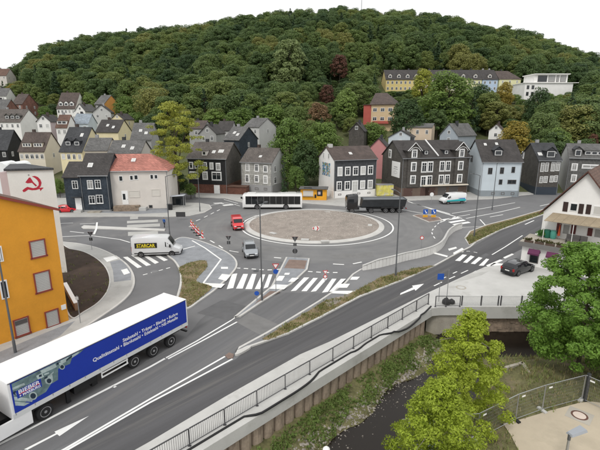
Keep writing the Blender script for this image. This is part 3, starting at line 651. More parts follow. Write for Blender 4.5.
def win_mesh(wd, h, fm, gm, mull):
    k = (round(wd, 1), round(h, 1), fm.name, gm.name, mull)
    if k in _wm: return _wm[k]
    wd, h = max(.3, k[0]), max(.3, k[1]); f = min(.11, wd*.16); d0, d1 = -.07, .02; m = MB()
    m.box(0, f, d0, d1, 0, h); m.box(wd-f, wd, d0, d1, 0, h); m.box(f, wd-f, d0, d1, h-f, h); m.box(f, wd-f, d0, d1, 0, f)
    if mull and wd > .8: m.box(wd/2-.035, wd/2+.035, -.05, d1, f, h-f)
    if mull and h > 1.2: m.box(f, wd-f, -.048, d1, h*.68, h*.68+.05)
    g = MB().box(f, wd-f, -.015, .015, f, h-f)
    _wm[k] = (m.mesh('window', fm), g.mesh('pane', gm)); return _wm[k]
FACE = {'F': 0, 'R': R(90), 'L': R(-90)}
class House: pass
def add_window(H, face, a0, z0, a1, z1, fm=None, gm=None, mull=True, sill=False, name='window', surround=None):
    fm = fm or H.fm; gm = gm or random.choices((GLASS, GLASS2, GLASS3), (.76, .19, .05))[0]
    a0, a1 = min(a0, a1), max(a0, a1); wm_, gm_ = win_mesh(a1-a0, z1-z0, fm, gm, mull)
    e = .002
    if face == 'F': loc = (a0, -e, z0)
    elif face == 'R': loc = (H.W+e, a0, z0)
    else: loc = (-e, a1, z0)
    if surround:
        s_ = MB().box(-.14, a1-a0+.14, -.035, .02, -.2, z1-z0+.16).build('surround', surround, H.o, loc, FACE[face]); loc = tuple(Vector(loc)+Matrix.Rotation(FACE[face], 3, 'Z') @ Vector((0, -.036, 0)))
    o = link(name, wm_, H.o, loc, FACE[face]); link('pane', gm_, o)
    if sill: MB().box(-.06, a1-a0+.06, -.16, 0, -.07, -.005).build('sill', fm, o)
    return o
def win_px(H, face, rects, **kw):
    for u0, v0, u1, v1 in rects:
        u, v = (u0+u1)/2, (v0+v1)/2
        p0 = H.O if face in 'FL' else H.O+H.r*H.W; n = -H.b if face == 'F' else (H.r if face == 'R' else -H.r)
        loc = lambda u_, v_: (lambda q: ((q-H.O).dot(H.r if face == 'F' else H.b), q.z-H.O.z))(plane_hit(u_, v_, p0, n))
        a0, _ = loc(u0, v); a1, _ = loc(u1, v); _, z1 = loc(u, v0); _, z0 = loc(u, v1)
        a0, a1 = min(a0, a1), max(a0, a1); lim = H.W if face == 'F' else H.D
        a0 = max(.12, a0); a1 = min(lim-.12, a1)
        if a1-a0 < .35: continue
        add_window(H, face, a0, z0, a1, z1, **kw)
def grid_win(H, face, cols, rows, wd=.95, h=1.35, z_first=1.2, dz=2.8, **kw):
    lim = H.W if face == 'F' else H.D
    for r_ in range(rows):
        z = H.ze-(rows-r_)*dz+.65
        if z < .2: continue
        for c in range(cols):
            x = lim*(c+.5)/cols; add_window(H, face, x-wd/2, z, x+wd/2, z+h, **kw)
def solve_dir(Pc, D, u_target, z):
    best = None
    for k in range(-850, 851):
        th = R(k/10); q = Pc+Vector((-math.sin(th), math.cos(th), 0))*D; u, _ = PROJ((q.x, q.y, z)); e = abs(u-u_target)+abs(k)*1e-5
        if best is None or e < best[0]: best = (e, th)
    return best[1]
HOUSES = []
def house(name, label, uA, uB, uC, Y, D, ev, rv, side, wall, roof, z0=None, rot=None, kind='x', fm=FRAME, over=.35, chim=1, base=None, cat='house', gut=True, sidewall=None, hip=0.0, W=None, ridge_h=None):
    H = House(); Pe = AT(uB, ev, Y); ze = Pe.z; Pc = Vector((Pe.x, Y, 0))
    th = solve_dir(Pc, D, uA if side == 'L' else uC, ze) if rot is None else R(rot)
    r = Vector((math.cos(th), math.sin(th), 0)); b = Vector((-math.sin(th), math.cos(th), 0)); tu = uC if side == 'L' else uA
    if W is None:
        sg = 1 if side == 'L' else -1; W = min((abs(PROJ(tuple((Pc+r*sg*x)[:2])+(ze,))[0]-tu), x) for x in np.arange(2, 60, .05))[1]
    O = Pc if side == 'L' else Pc-r*W
    if z0 is None: z0 = min(terrain(*(O+r*(W*i)+b*(D*j))[:2]) for i in (0, 1) for j in (0, 1))
    O.z = z0; H.O = O; H.r = r; H.b = b; H.W = W; H.D = D; H.ze = ze-z0; H.fm = fm; H.th = th
    ap = (Pc+b*D/2) if kind == 'x' else (O+r*W/2); zr = (AT(300, rv, ap.y).z-z0) if ridge_h is None else H.ze+ridge_h
    zr = max(zr, H.ze+.8); H.zr = zr
    H.o = tag(empty(name, O, th), label, cat); dn = -.6 if z0 > 1 else -.1
    m = MB(); e = .06
    wallmats = [wall, sidewall or wall]
    if kind == 'x' and not hip:
        pr = [(0, dn), (D, dn), (D, H.ze), (D/2, zr-e), (0, H.ze)]
        n = 5; m.add([(0, *p) for p in pr]+[(W, *p) for p in pr], [])
        for f, mi in (((0, 4, 3, 2, 1), 1), ((5, 6, 7, 8, 9), 1), ((0, 1, 6, 5), 0), ((1, 2, 7, 6), 0), ((4, 0, 5, 9), 0)): m.mi = mi; m.add([], []); m.f.append(list(f)); m.m.append(mi)
    elif kind == 'y':
        pr = [(0, dn), (W, dn), (W, H.ze), (W/2, zr-e), (0, H.ze)]
        m.add([(p[0], 0, p[1]) for p in pr]+[(p[0], D, p[1]) for p in pr], [])
        for f, mi in (((0, 1, 2, 3, 4), 0), ((9, 8, 7, 6, 5), 0), ((1, 6, 7, 2), 1), ((0, 4, 9, 5), 1), ((0, 5, 6, 1), 0)): m.f.append(list(f)); m.m.append(mi)
    else: m.box(0, W, 0, D, dn, H.ze)
    m.build('wall', wallmats, H.o)
    t = .17; v = over
    if hip:
        x0 = hip if side in ('B', 'L') else 0; x1 = W-hip if hip else W
        x0 = hip if hip and side != 'R' else -.25; x1 = W-hip
        rm = MB(); ov = v; zz = H.ze-.05
        A = [(-ov, -ov, zz), (W+ov, -ov, zz), (W+ov, D+ov, zz), (-ov, D+ov, zz)]; Bq = [(q[0], q[1], zz-.16) for q in A]
        top = [(max(x0, -ov), D/2, zr), (x1, D/2, zr)]
        rm.add(A+Bq+top, [(0, 1, 9, 8), (1, 2, 9), (2, 3, 8, 9), (3, 0, 8), (4, 7, 6, 5), (0, 4, 5, 1), (1, 5, 6, 2), (2, 6, 7, 3), (3, 7, 4, 0)])
    elif kind == 'x':
        s = (zr-H.ze)/(D/2); pr = [(-v, H.ze-s*v), (D/2, zr), (D+v, H.ze-s*v), (D+v, H.ze-s*v+t), (D/2, zr+t*1.25), (-v, H.ze-s*v+t)]
        rm = MB().extr_x(pr, -.22, W+.22)
    else:
        s = (zr-H.ze)/(W/2); pr = [(-v, H.ze-s*v), (W/2, zr), (W+v, H.ze-s*v), (W+v, H.ze-s*v+t), (W/2, zr+t*1.25), (-v, H.ze-s*v+t)]
        rm = MB().extr_y(pr, -.3, D+.22)
    H.roof = rm.build('roof', roof, H.o); H.slope = (zr-H.ze)/((D if kind == 'x' else W)/2); H.kind = kind
    if gut and kind == 'x': MB().tube([(-.2, -v-.06, H.ze-H.slope*v+.06), (W+.2, -v-.06, H.ze-H.slope*v+.06)], .075, 6).build('gutter', GUT, H.o)
    if gut and kind == 'x':
        for x in (.12, W-.12): MB().tube([(x, -v+.02, H.ze-H.slope*v), (x, -.09, H.ze-H.slope*v-.4), (x, -.09, .02)], .05, 6).build('downpipe', GUT, H.o)
    for c in range(chim):
        fx = (.3, .72, .5)[c % 3]; cx, cy = (W*fx, D/2+.4) if kind == 'x' else (W/2+.5, D*fx)
        MB().box(cx-.35, cx+.35, cy-.35, cy+.35, zr-.9, zr+.95).build('chimney', random.choice((BASEM, R_CHAR, R_BROWN)), H.roof)
    if base: MB().box(-.05, W+.05, -.05, D+.05, dn, base[1]).build('base_course', base[0], H.o)
    HOUSES.append(H); return H
def skylight(H, x, frac, wd=.8, ln=1.1, m=None):
    y = H.D/2*frac; z = H.ze+H.slope*y+.17; c = 1/math.sqrt(1+H.slope**2); a = Vector((0, c, H.slope*c)); nn = Vector((0, -H.slope*c, c)); p = Vector((x, y, z))
    mb = MB(); q = [p+Vector((sx*wd/2, 0, 0))+a*(sy*ln/2)+nn*h for h in (-.05, .12) for sx, sy in ((-1, -1), (1, -1), (1, 1), (-1, 1))]
    mb.add(q, [(0, 1, 2, 3), (7, 6, 5, 4), (0, 4, 5, 1), (1, 5, 6, 2), (2, 6, 7, 3), (3, 7, 4, 0)])
    o = mb.build('skylight', FRAME, H.roof)
    q = [p+Vector((sx*(wd/2-.09), 0, 0))+a*(sy*(ln/2-.09))+nn*.125 for sx, sy in ((-1, -1), (1, -1), (1, 1), (-1, 1))]
    MB().add(q, [(0, 1, 2, 3)]).build('pane', m or GLASS3, o)
def dormer(H, x, wd=1.5, frac=.25, h=1.5, wall=None, roof=None, shed=False, nwin=1):
    y0 = H.D/2*frac; z0 = H.ze+H.slope*y0; z1 = z0+h; y1 = min(H.D/2, y0+(h+(0 if shed else .5))/H.slope+.1); wall = wall or S_DARK; roof = roof or R_DARK
    d = MB().box(x-wd/2, x+wd/2, y0, y1, z0-.3, z1).build('dormer', wall, H.o)
    if shed: pr = MB().add([], []); MB().box(x-wd/2-.15, x+wd/2+.15, y0-.25, y1+.3, z1, z1+.12).build('dormer_roof', roof, d)
    else: MB().extr_y([(x-wd/2-.18, z1-.1), (x, z1+wd*.42), (x+wd/2+.18, z1-.1), (x+wd/2+.18, z1+.02), (x, z1+wd*.42+.12), (x-wd/2-.18, z1+.02)], y0-.2, y1+.4).build('dormer_roof', roof, d); MB().extr_y([(x-wd/2, z1-.02), (x+wd/2, z1-.02), (x, z1+wd*.40)], y0, y1).build('dormer_gable', wall, d)
    for k in range(nwin):
        ww = (wd-.3)/nwin; x0 = x-wd/2+.15+k*ww; wm_, gm_ = win_mesh(ww-.08, h-.45, FRAME, GLASS, False); o = link('dormer_window', wm_, d, (x0+.04, y0-.003, z0+.3)); 
        MB().box(.1, ww-.2, -.018, .01, .1, h-.56).build('pane', GLASS, o)
    return d
def door(H, x0, z0, x1, z1, m=None, face='F'):
    e = .003; o = MB().box(0, x1-x0, -.06, .02, 0, z1-z0).build('door', m or WHITE, H.o, (x0, -e, z0)); 
    MB().box(x1-x0-.2, x1-x0-.13, -.12, -.06, 1.0, 1.15).build('handle', METAL, o); return o

# ---- front row
A = house('slate_house', 'small navy slate house with white windows and a white front door', 79.3, 107.2, 110, 82.5, 8.5, 174.5, 154, 'R', S_NAVY, R_DARK, z0=0, rot=3, base=(BASEM, .45), chim=0)
win_px(A, 'F', [(87.3,180),(93.3,188.8)] and [(87.3,180,93.3,188.8),(95,179.8,101,188.5),(89,195.7,95.3,203.7),(96.3,195,103,203.3)], sill=True)
skylight(A, A.W*.3, .4, .9, 1.1)
A2 = House(); A2.__dict__.update(A.__dict__)
mb = MB(); aw = 3.1; mb.extr_x([(0, -.1), (7, -.1), (7, A.ze-.4), (3.5, A.ze+2.0), (0, A.ze-.4)], -aw, -.02); lw = mb.build('side_wing', S_NAVY, A.o)
MB().extr_x([(-.3, A.ze-.62), (3.5, A.ze+2.05), (7.3, A.ze-.62), (7.3, A.ze-.45), (3.5, A.ze+2.25), (-.3, A.ze-.45)], -aw-.2, -.03).build('wing_roof', R_DARK, A.o)
add_window(A, 'F', -aw+1.6-.1, 4.7, -aw+2.6, 6.3); door(A, -aw+1.7, .55, -aw+2.9, 2.9); MB().box(-aw+1.4, -aw+3.2, -1.0, -.05, 3.05, 3.2).build('porch_canopy', S_DARK, A.o); MB().box(-aw+1.6, -aw+3.0, -1.1, -.06, 0, .5).build('front_step', CONC, A.o)
MB().box(1.2, 3.6, -1.3, -.2, 0, .35).build('planter', CONC_OLD, A.o)
B = house('red_roofed_house', 'off white house with a pale red tiled hip roof', 107.7, 167, 170, 85, 10.5, 170, 153.5, 'R', W_OFF, R_RED, z0=0, rot=6, hip=4.2, chim=0, base=(BASEM, .3))
win_px(B, 'F', [(118.8,175.6,123,181.3),(129.7,175.3,133.3,180.3),(134,175,138,179.8),(150,174.5,153.5,179.3),(154.2,174.3,158,179)], gm=GLASS)
SHUT = mat('roller_shutter', (.60, .57, .52), .7, .05)
win_px(B, 'F', [(129,190.8,140,197.5),(151.5,189,160,196)], gm=SHUT, mull=False, fm=SHUT); skylight(B, B.W*.38, .55)
door(B, 2.2, 1.2, 3.4, 4.0, WHITE); MB().box(2.4, 2.9, -.064, -.05, 2.2, 3.4).build('door_glass', GLASS, B.o)
MB().box(.8, 5.6, -1.6, -.06, 0, 1.1).build('stair_terrace', STW, B.o); MB().box(5.62, 7.0, -1.5, -.06, 0, .75).build('stair_landing', CONC, B.o)
add_window(B, 'F', B.W-4.1, .4, B.W-3.4, 1.0, fm=FRAMED, gm=GLASS)
C = house('black_slate_house', 'black slate house with white windows and a brick ground floor behind the yellow tree', 187.2, 226, 240.6, 103.5, 11, 158.6, 143, 'R', S_BLACK, R_OLD, z0=0, sidewall=S_BROWN, base=(BRICKB, 2.3))
win_px(C, 'F', [(189.6,162.5,192.8,168.2),(195,162.5,198,168),(203,162.8,206.5,168.8),(210,163,213,168.8),(216.3,163.5,220,169.8),(190,172,198,178.2),(203,172,207.3,179),(212.2,172.3,221,179.8)], surround=FRAME)
dormer(C, C.W*.42, 1.3, .12, 1.3, W_OFF, R_OLD, shed=True); skylight(C, C.W*.62, .35); skylight(C, C.W*.8, .4, 1.3, 1.2)
door(C, C.W*.66, .1, C.W*.66+1.5, 2.2, WHITE); MB().box(C.W+.2, C.W+5, -.3, 2, 0, 1.9).build('brick_annex', BRICKB, C.o); MB().box(C.W+.1, C.W+5.1, -.5, 2.2, 1.9, 2.05).build('annex_roof', R_TILE, C.o)
Dh = house('grey_stone_house', 'pale grey three storey house with a brown roof behind the bus', 240.8, 271.7, 287, 103, 10, 162.7, 148.9, 'R', shingle('grey_ashlar', (.36, .355, .33), .5), R_OLD, z0=0, sidewall=W_LGREY, base=(BASEM, 2.2))
win_px(Dh, 'F', [(245.8,164,249,170.8),(255,164.5,258.4,171.3),(263.8,166,267.2,172),(245.6,175,249,182),(255,175.5,258.4,182),(263.8,176,267.2,183.3)], sill=True, surround=FRAME)
win_px(Dh, 'R', [(274,166,276,172),(274,177,276.4,183.5),(281.5,164.5,283,169.5)], sill=True); skylight(Dh, Dh.W*.55, .35, .7, .8)
win_px(Dh, 'F', [(245.5,187,249,189.5),(255,187.5,258.5,190),(264,188,267.5,190.3)], fm=FRAMED, gm=GLASS)
E_ = house('slate_and_white_house', 'charcoal slate house with a white gable and colourful mural beside the kiosk', 319, 334.4, 376.8, 97.3, 9.5, 160, 147.3, 'L', S_MID, R_BROWN, z0=0, sidewall=W_WHITE, base=(W_WHITE, 1.75), chim=0)
win_px(E_, 'F', [(338,167.5,342,175.5),(345.5,167.3,350,175),(353.3,167,357.8,174.8),(361,166.8,365.2,174.3),(368.2,166,372.6,174),(337,182,341.2,190),(345,181.8,349.6,189.3),(360.5,181,364.6,188.3),(368,180.5,372.2,188)], sill=True, surround=FRAME)
win_px(E_, 'F', [(352.2,181,357.5,192)], surround=FRAME); skylight(E_, E_.W*.45, .4, .7, .9); win_px(E_, 'L', [(323,152.5,324.6,158),(328,153.5,329.8,159)], gm=GLASS2)
for fx in (.1, .55, .8): add_window(E_, 'F', E_.W*fx, .7, E_.W*fx+.75, 1.15, fm=FRAMED, gm=GLASS)
MB().box(.4, 1.4, E_.D/2-.5, E_.D/2+.5, E_.zr-.6, E_.zr+.75).build('chimney', CONC, E_.roof)
def mural_mat():
    m = bpy.data.materials.new('mural_paint'); m.use_nodes = True; n = m.node_tree; b = n.nodes['Principled BSDF']; t = n.nodes.new('ShaderNodeTexCoord'); v = n.nodes.new('ShaderNodeTexVoronoi'); v.inputs['Scale'].default_value = 2.4; cr = n.nodes.new('ShaderNodeValToRGB')
    cols = [(.05, .16, .34), (.35, .45, .5), (.1, .25, .1), (.6, .6, .58), (.45, .22, .06), (.12, .3, .45)]
    while len(cr.color_ramp.elements) < 6: cr.color_ramp.elements.new(.5)
    for i, c in enumerate(cols): cr.color_ramp.elements[i].position = i/6; cr.color_ramp.elements[i].color = (*c, 1)
    cr.color_ramp.interpolation = 'CONSTANT'; sp = n.nodes.new('ShaderNodeSeparateColor'); n.links.new(t.outputs['Object'], v.inputs['Vector']); n.links.new(v.outputs['Color'], sp.inputs[0]); n.links.new(sp.outputs[0], cr.inputs['Fac']); n.links.new(cr.outputs['Color'], b.inputs['Base Color']); return m
def panel_px(H, face, rect, name, m, th=.04):
    u0, v0, u1, v1 = rect; n = -H.b if face == 'F' else (H.r if face == 'R' else -H.r); p0 = H.O if face in 'FL' else H.O+H.r*H.W
    f = lambda u, v: (lambda q: ((q-H.O).dot(H.r if face == 'F' else H.b), q.z-H.O.z))(plane_hit(u, v, p0, n))
    um, vm = (u0+u1)/2, (v0+v1)/2; a0, a1 = sorted((f(u0, vm)[0], f(u1, vm)[0])); z1, z0 = f(um, v0)[1], f(um, v1)[1]
    loc = {'F': (a0, -.003, z0), 'R': (H.W+.003, a0, z0), 'L': (-.003, a1, z0)}[face]
    o = MB().box(0, a1-a0, -th, 0, 0, z1-z0).build(name, m, H.o, loc, FACE[face]); o['w'] = a1-a0; o['h'] = z1-z0; return o
panel_px(E_, 'L', (322.3,162.5,330.2,175.5), 'mural', mural_mat())
F_ = house('double_slate_house', 'wide brown slate house with two carved gables and white framed windows', 382.8, 402.7, 470, 99.5, 12, 158, 141.2, 'L', S_BROWN, R_DARK, z0=0, chim=1, base=(mat('brownstone', (.13, .095, .075), .9, .15), 2.1))
win_px(F_, 'F', [(421.8,162.3,426.5,171.8),(428,162,432.6,171.5),(440,161.6,444.3,170.8),(446,161.5,450.2,170.6),(421,176.3,425.8,185.6),(427,176,431.5,185),(439,175.3,443.2,184),(445,175.2,449,183.8)], surround=FRAME, gm=GLASS)
for x, gx0, gx1 in ((.16, 404.5, 416), (.86, 457, 468)):                # cross gables with carved bargeboards
    wd = 3.0; cx = F_.W*x; z1 = F_.ze+1.9
    g = MB().box(cx-wd/2, cx+wd/2, -.25, F_.D/2-1, 2.3, z1).build('cross_gable', S_BROWN, F_.o)
    MB().extr_y([(cx-wd/2, z1), (cx+wd/2, z1), (cx, z1+1.5)], -.25, F_.D/2-.5).build('gable_wall', S_BROWN, g)
    MB().extr_y([(cx-wd/2-.35, z1-.35), (cx, z1+1.55), (cx+wd/2+.35, z1-.35), (cx+wd/2+.35, z1-.2), (cx, z1+1.75), (cx-wd/2-.35, z1-.2)], -.55, F_.D/2).build('gable_roof', R_DARK, g)
    mb = MB()
    for s in (-1, 1): mb.bar((cx+s*(wd/2+.35), -.6, z1-.3), (cx, -.6, z1+1.62), .1, .22, up=Vector((0, 1, 0))); mb.tube([(cx+s*(wd/2-.1), -.6, z1-.35), (cx+s*wd/4, -.62, z1+.35), (cx, -.62, z1+.55)], .06, 6)
    mb.build('bargeboard', FRAME, g)
    for z, hh in ((F_.ze+.1, 1.7), (F_.ze-3.0, 1.9), (F_.ze-6.0, 1.8)):
        MB().box(cx-.72, cx+.72, -.29, -.25, z-.15, z+hh+.15).build('surround', FRAME, g); wm_, gm_ = win_mesh(1.0, hh, FRAME, GLASS, True); o = link('window', wm_, g, (cx-.5, -.292, z)); link('pane', gm_, o)
win_px(F_, 'L', [(389,150,391.3,157.3)], surround=FRAME)
sg = panel_px(F_, 'L', (391.8,161.5,400,177), 'sign_board', WHITE)
MB().box(sg['w']*.3, sg['w']*.7, -.045, -.041, sg['h']*.62, sg['h']*.68).build('sign_mark', W_GREY, sg); MB().box(sg['w']*.25, sg['w']*.75, -.045, -.041, sg['h']*.5, sg['h']*.54).build('sign_mark', W_GREY, sg); MB().tube([(sg['w']*(.5+.2*math.cos(a)), -.045, sg['h']*(.3+.09*math.sin(a))) for a in np.linspace(0, 6.28, 17)], .03, 4).build('sign_mark', W_GREY, sg)
dormer(F_, F_.W*.36, 1.2, .12, 1.2, S_DARK, R_DARK, shed=True); dormer(F_, F_.W*.66, 1.2, .12, 1.2, S_DARK, R_DARK, shed=True)
MB().bar((F_.W*.52, -.1, F_.ze+.35), (F_.W*.49, F_.D/2, F_.zr+.3), .22, .22).build('fire_wall_coping', FRAME, F_.roof)
MB().box(F_.W*.3, F_.W*.98, -1.0, -.3, 2.5, 2.75).build('shop_canopy', W_CREAM, F_.o)
for fx, wd in ((.36, 2.6), (.55, 2.2), (.72, 2.4)): door(F_, F_.W*fx, .12, F_.W*fx+wd, 2.1, mat('shop_door_brown', (.09, .05, .04), .6, .15) if fx < .5 else FRAMED)
for fx in (.02, .27): door(F_, F_.W*fx+.3, .12, F_.W*fx+2.6, 2.05, mat('shop_door_brown', (.09, .05, .04), .6, .15))
G_ = house('light_blue_house', 'light blue plastered house with a steep brown grey roof', 466, 482.7, 522.5, 100, 11.5, 161.3, 140.2, 'L', W_LBLUE, R_DARK, z0=0, base=(plaster('blue_grey_base', (.24, .27, .29)), 1.5), chim=0)
win_px(G_, 'F', [(488,168,492.3,174.2),(500,167.2,504,173.8),(511.5,166.7,515,172.8),(498.8,179.5,502.3,184.5),(507.5,179.8,516,184)], fm=FRAMED, gm=GLASS); win_px(G_, 'L', [(470.8,155.5,473,161.5)], fm=FRAMED, gm=GLASS)
for fx in (.3, .55, .8): add_window(G_, 'F', G_.W*fx, .5, G_.W*fx+.8, 1.15, fm=FRAMED, gm=GLASS)
dormer(G_, G_.W*.43, 2.0, .22, 1.5, S_DARK, R_CHAR); skylight(G_, G_.W*.2, .75, .6, .8); skylight(G_, G_.W*.5, .78, .6, .8)
H_ = house('dark_gabled_house', 'dark slate house with paired white windows and a blue black shopfront', 520.5, 539, 561.5, 103, 11, 160, 143.5, 'L', S_BROWN, R_CHAR, z0=0, base=(mat('shopfront_blue', (.03, .04, .055), .6, .1), 1.9))
win_px(H_, 'F', [(540.6,162.5,544.2,171.8),(545,162.3,548.6,171.6),(551,162,555,171.3),(555.8,161.8,559.8,171),(539.4,176.5,543,183),(543.6,176.3,547.3,182.8),(549.6,175.8,553.3,182.3),(554,175.6,557.6,182)], gm=GLASS2)
dormer(H_, H_.W*.55, 2.2, .1, 1.8, S_DARK, R_CHAR); skylight(H_, H_.W*.15, .3, .9, 1.1); skylight(H_, H_.W*.85, .4, .6, .9); win_px(H_, 'L', [(522,152,524,158)], surround=FRAME)
I_ = house('grey_slate_terrace', 'grey slate terrace with a small arched gable at the far right', 561.8, 569.5, 612, 105, 11, 157.5, 144, 'L', S_GREYW, R_GREY, z0=0, sidewall=W_LGREY, chim=1)
win_px(I_, 'F', [(572,164,577,170),(571.5,175,576,181.5),(582.5,165,598,168)], surround=FRAME, gm=GLASS2); dormer(I_, I_.W*.2, 1.6, .05, 1.8, S_GREYW, R_CHAR); dormer(I_, I_.W*.6, 4.2, .15, 1.2, S_GREYW, R_GREY, shed=True, nwin=3)

# ---- second row and the village on the left slope
rows = [
 ('black_roofed_house', 'black slate house at the left edge above the painted white wall', -14, 7, 25, 126, 10, 149.5, 130.3, 'R', S_BLACK, R_CHAR, 'x', (3, 1), (2, 1)),
 ('cream_house', 'cream house with a brown roof and long shed dormers', 18.7, 44, 61.5, 119, 9, 151, 132.8, 'R', W_CREAM, R_BROWN, 'x', (5, 1), (1, 1)),
 ('yellow_gabled_house', 'pale yellow house with a steep charcoal roof and two dormers', 60, 82, 105, 112, 10, 151.3, 127.8, 'R', W_YEL, R_CHAR, 'x', (4, 1), (0, 0)),
 ('low_grey_roofed_house', 'low cream house with a shallow grey roof behind the navy house', 85, 107, 118, 104, 8, 150.3, 138.5, 'R', W_CREAM, R_GREY, 'x', (0, 0), (0, 0)),
 ('long_grey_roofed_house', 'long house with a weathered grey roof behind the red roof', 108, 140, 152, 101, 8, 153.5, 141, 'R', W_OFF, R_GREY, 'x', (0, 0), (0, 0)),
 ('yellow_house', 'pale yellow house with a dark brown roof behind the steep charcoal roof', 96, 118, 131.5, 140, 9, 132, 120.2, 'R', W_YEL, R_DARK, 'x', (0, 0), (1, 1)),
 ('white_gabled_house', 'large white house with a blank gable at the left edge', -12, 20, 40, 165, 12, 121.8, 109.7, 'R', W_WHITE, R_OLD, 'x', (6, 1), (0, 0)),
 ('pink_sided_house', 'small white gabled house with a pale pink side wall', 36.7, 50, 61, 150, 10, 121.3, 115, 'R', W_WHITE, R_DARK, 'y', (2, 1), (0, 0)),
 ('brown_roofed_white_house', 'white house with a reddish brown roof and a wide dormer', 56, 66.7, 77, 144, 9, 127.3, 115.3, 'R', W_WHITE, R_TILE, 'x', (2, 1), (0, 0)),
 ('brown_roofed_villa', 'large white villa with brown roofs at the edge of the wood', 56.5, 74.7, 88, 215, 14, 108.5, 93, 'R', W_WHITE, R_BROWN, 'x', (5, 2), (2, 1)),
 ('white_villa', 'white gabled house beside the brown roofed villa', 75, 85, 97, 195, 11, 110.8, 104, 'R', W_WHITE, R_GREY, 'y', (2, 1), (0, 0)),
 ('grey_gabled_house', 'light grey gabled house below the orange house', 92.7, 110.7, 114, 183, 11, 112.3, 105, 'R', W_LGREY, R_DARK, 'y', (2, 1), (0, 0)),
 ('orange_gabled_house', 'house with a bright orange gable at the edge of the wood', 94.5, 104, 119.5, 215, 11, 104, 95.5, 'R', S_GREYW, R_GREY, 'x', (2, 1), (0, 0)),
 ('blue_roofed_house', 'house with pale blue grey metal roofs in the village', 73, 88, 97, 152, 10, 123.5, 114.3, 'R', W_LBLUE, R_BLUE, 'x', (2, 1), (0, 0)),
 ('small_yellow_house', 'small pale yellow gabled house below the orange gable', 111, 123.5, 134, 165, 10, 119.3, 113.8, 'R', W_YEL, R_DARK, 'y', (1, 1), (1, 1)),
 ('brick_house', 'red brick house with a grey roof at the upper left', 12, 22, 38, 220, 12, 104, 94.3, 'R', W_BRICK, R_BROWN, 'x', (2, 2), (2, 2)),
 ('brick_terrace', 'dark red brick terrace at the left edge of the village', -10, 5, 19, 200, 12, 109, 99.8, 'R', W_BRICK, R_GREY, 'x', (3, 1), (2, 1)),
 ('pale_roofed_house', 'small pale roofed house high at the left edge', -6, 6, 16, 252, 12, 96, 88.5, 'R', W_WHITE, R_GREY, 'x', (2, 1), (1, 1)),
 ('big_grey_roofed_barn', 'building with a large plain grey roof behind the yellow tree', 131, 151, 159, 119, 12, 139.5, 123.5, 'R', W_GREY, R_GREY, 'x', (0, 0), (0, 0)),
 ('hilltop_house', 'brown roofed house on the skyline at the far left', -8, 6, 16, 335, 12, 75.5, 69, 'R', W_OFF, R_TILE, 'x', (3, 1), (2, 1)),
 ('grey_cottage', 'small grey gabled cottage with two white windows above the black slate house', 199, 216, 225, 135, 10, 133.6, 124.8, 'R', W_GREY, R_DARK, 'y', (2, 1), (0, 0)),
 ('dark_blue_house', 'dark blue slate house with a grey roof behind the pale grey house', 224, 239, 257.5, 122, 10, 140, 127.3, 'R', S_NAVY, R_GREY, 'x', (0, 0), (1, 1)),
 ('pale_grey_villa', 'pale grey house with a hipped roof under the wood', 244, 259, 276, 146, 11, 127, 118.5, 'R', W_LGREY, R_GREY, 'x', (2, 1), (1, 1)),
 ('dark_roofed_cottage', 'dark roofed cottage half hidden by the yellow tree', 189, 203, 212, 152, 10, 128.5, 121, 'R', W_GREY, R_BROWN, 'x', (1, 1), (0, 0)),
 ('low_dark_cottage', 'low dark roofed cottage left of the pale grey villa', 217, 231, 237, 150, 9, 130.5, 121.5, 'R', W_LGREY, R_DARK, 'x', (0, 0), (0, 0)),
 ('dark_gabled_cottage', 'dark slate gabled cottage behind the brown roof with the white gable', 349, 364, 368, 136, 10, 131, 122.8, 'R', S_BROWN, R_DARK, 'y', (0, 0), (0, 0)),
 ('pink_house', 'pink gabled house squeezed between the two slate houses', 370.5, 386.5, 389, 119, 10, 147, 138.5, 'R', W_PINK, R_DARK, 'y', (0, 0), (0, 0)),
 ('pale_blue_gabled_house', 'pale blue gabled house behind the pink house', 388.5, 412.8, 415, 129, 10, 137.5, 130.5, 'R', W_LBLUE, R_DARK, 'y', (1, 1), (0, 0)),
 ('beige_house', 'beige house with a shallow roof behind the double slate house', 404, 432, 435, 142, 9, 127.5, 123.8, 'R', W_BEIGE, R_GREY, 'x', (3, 1), (0, 0)),
 ('grey_blue_gabled_house', 'grey blue gabled house with a wide grey roof below the trees', 440, 458, 476, 131, 11, 135.5, 124, 'R', plaster('grey_blue', (.34, .38, .42)), R_GREY, 'y', (1, 1), (0, 0)),
 ('small_white_gabled_house', 'small white gabled house beside the orange yellow tree', 489, 503, 505, 150, 9, 130.5, 124.3, 'R', W_WHITE, R_BROWN, 'y', (1, 1), (0, 0)),
]
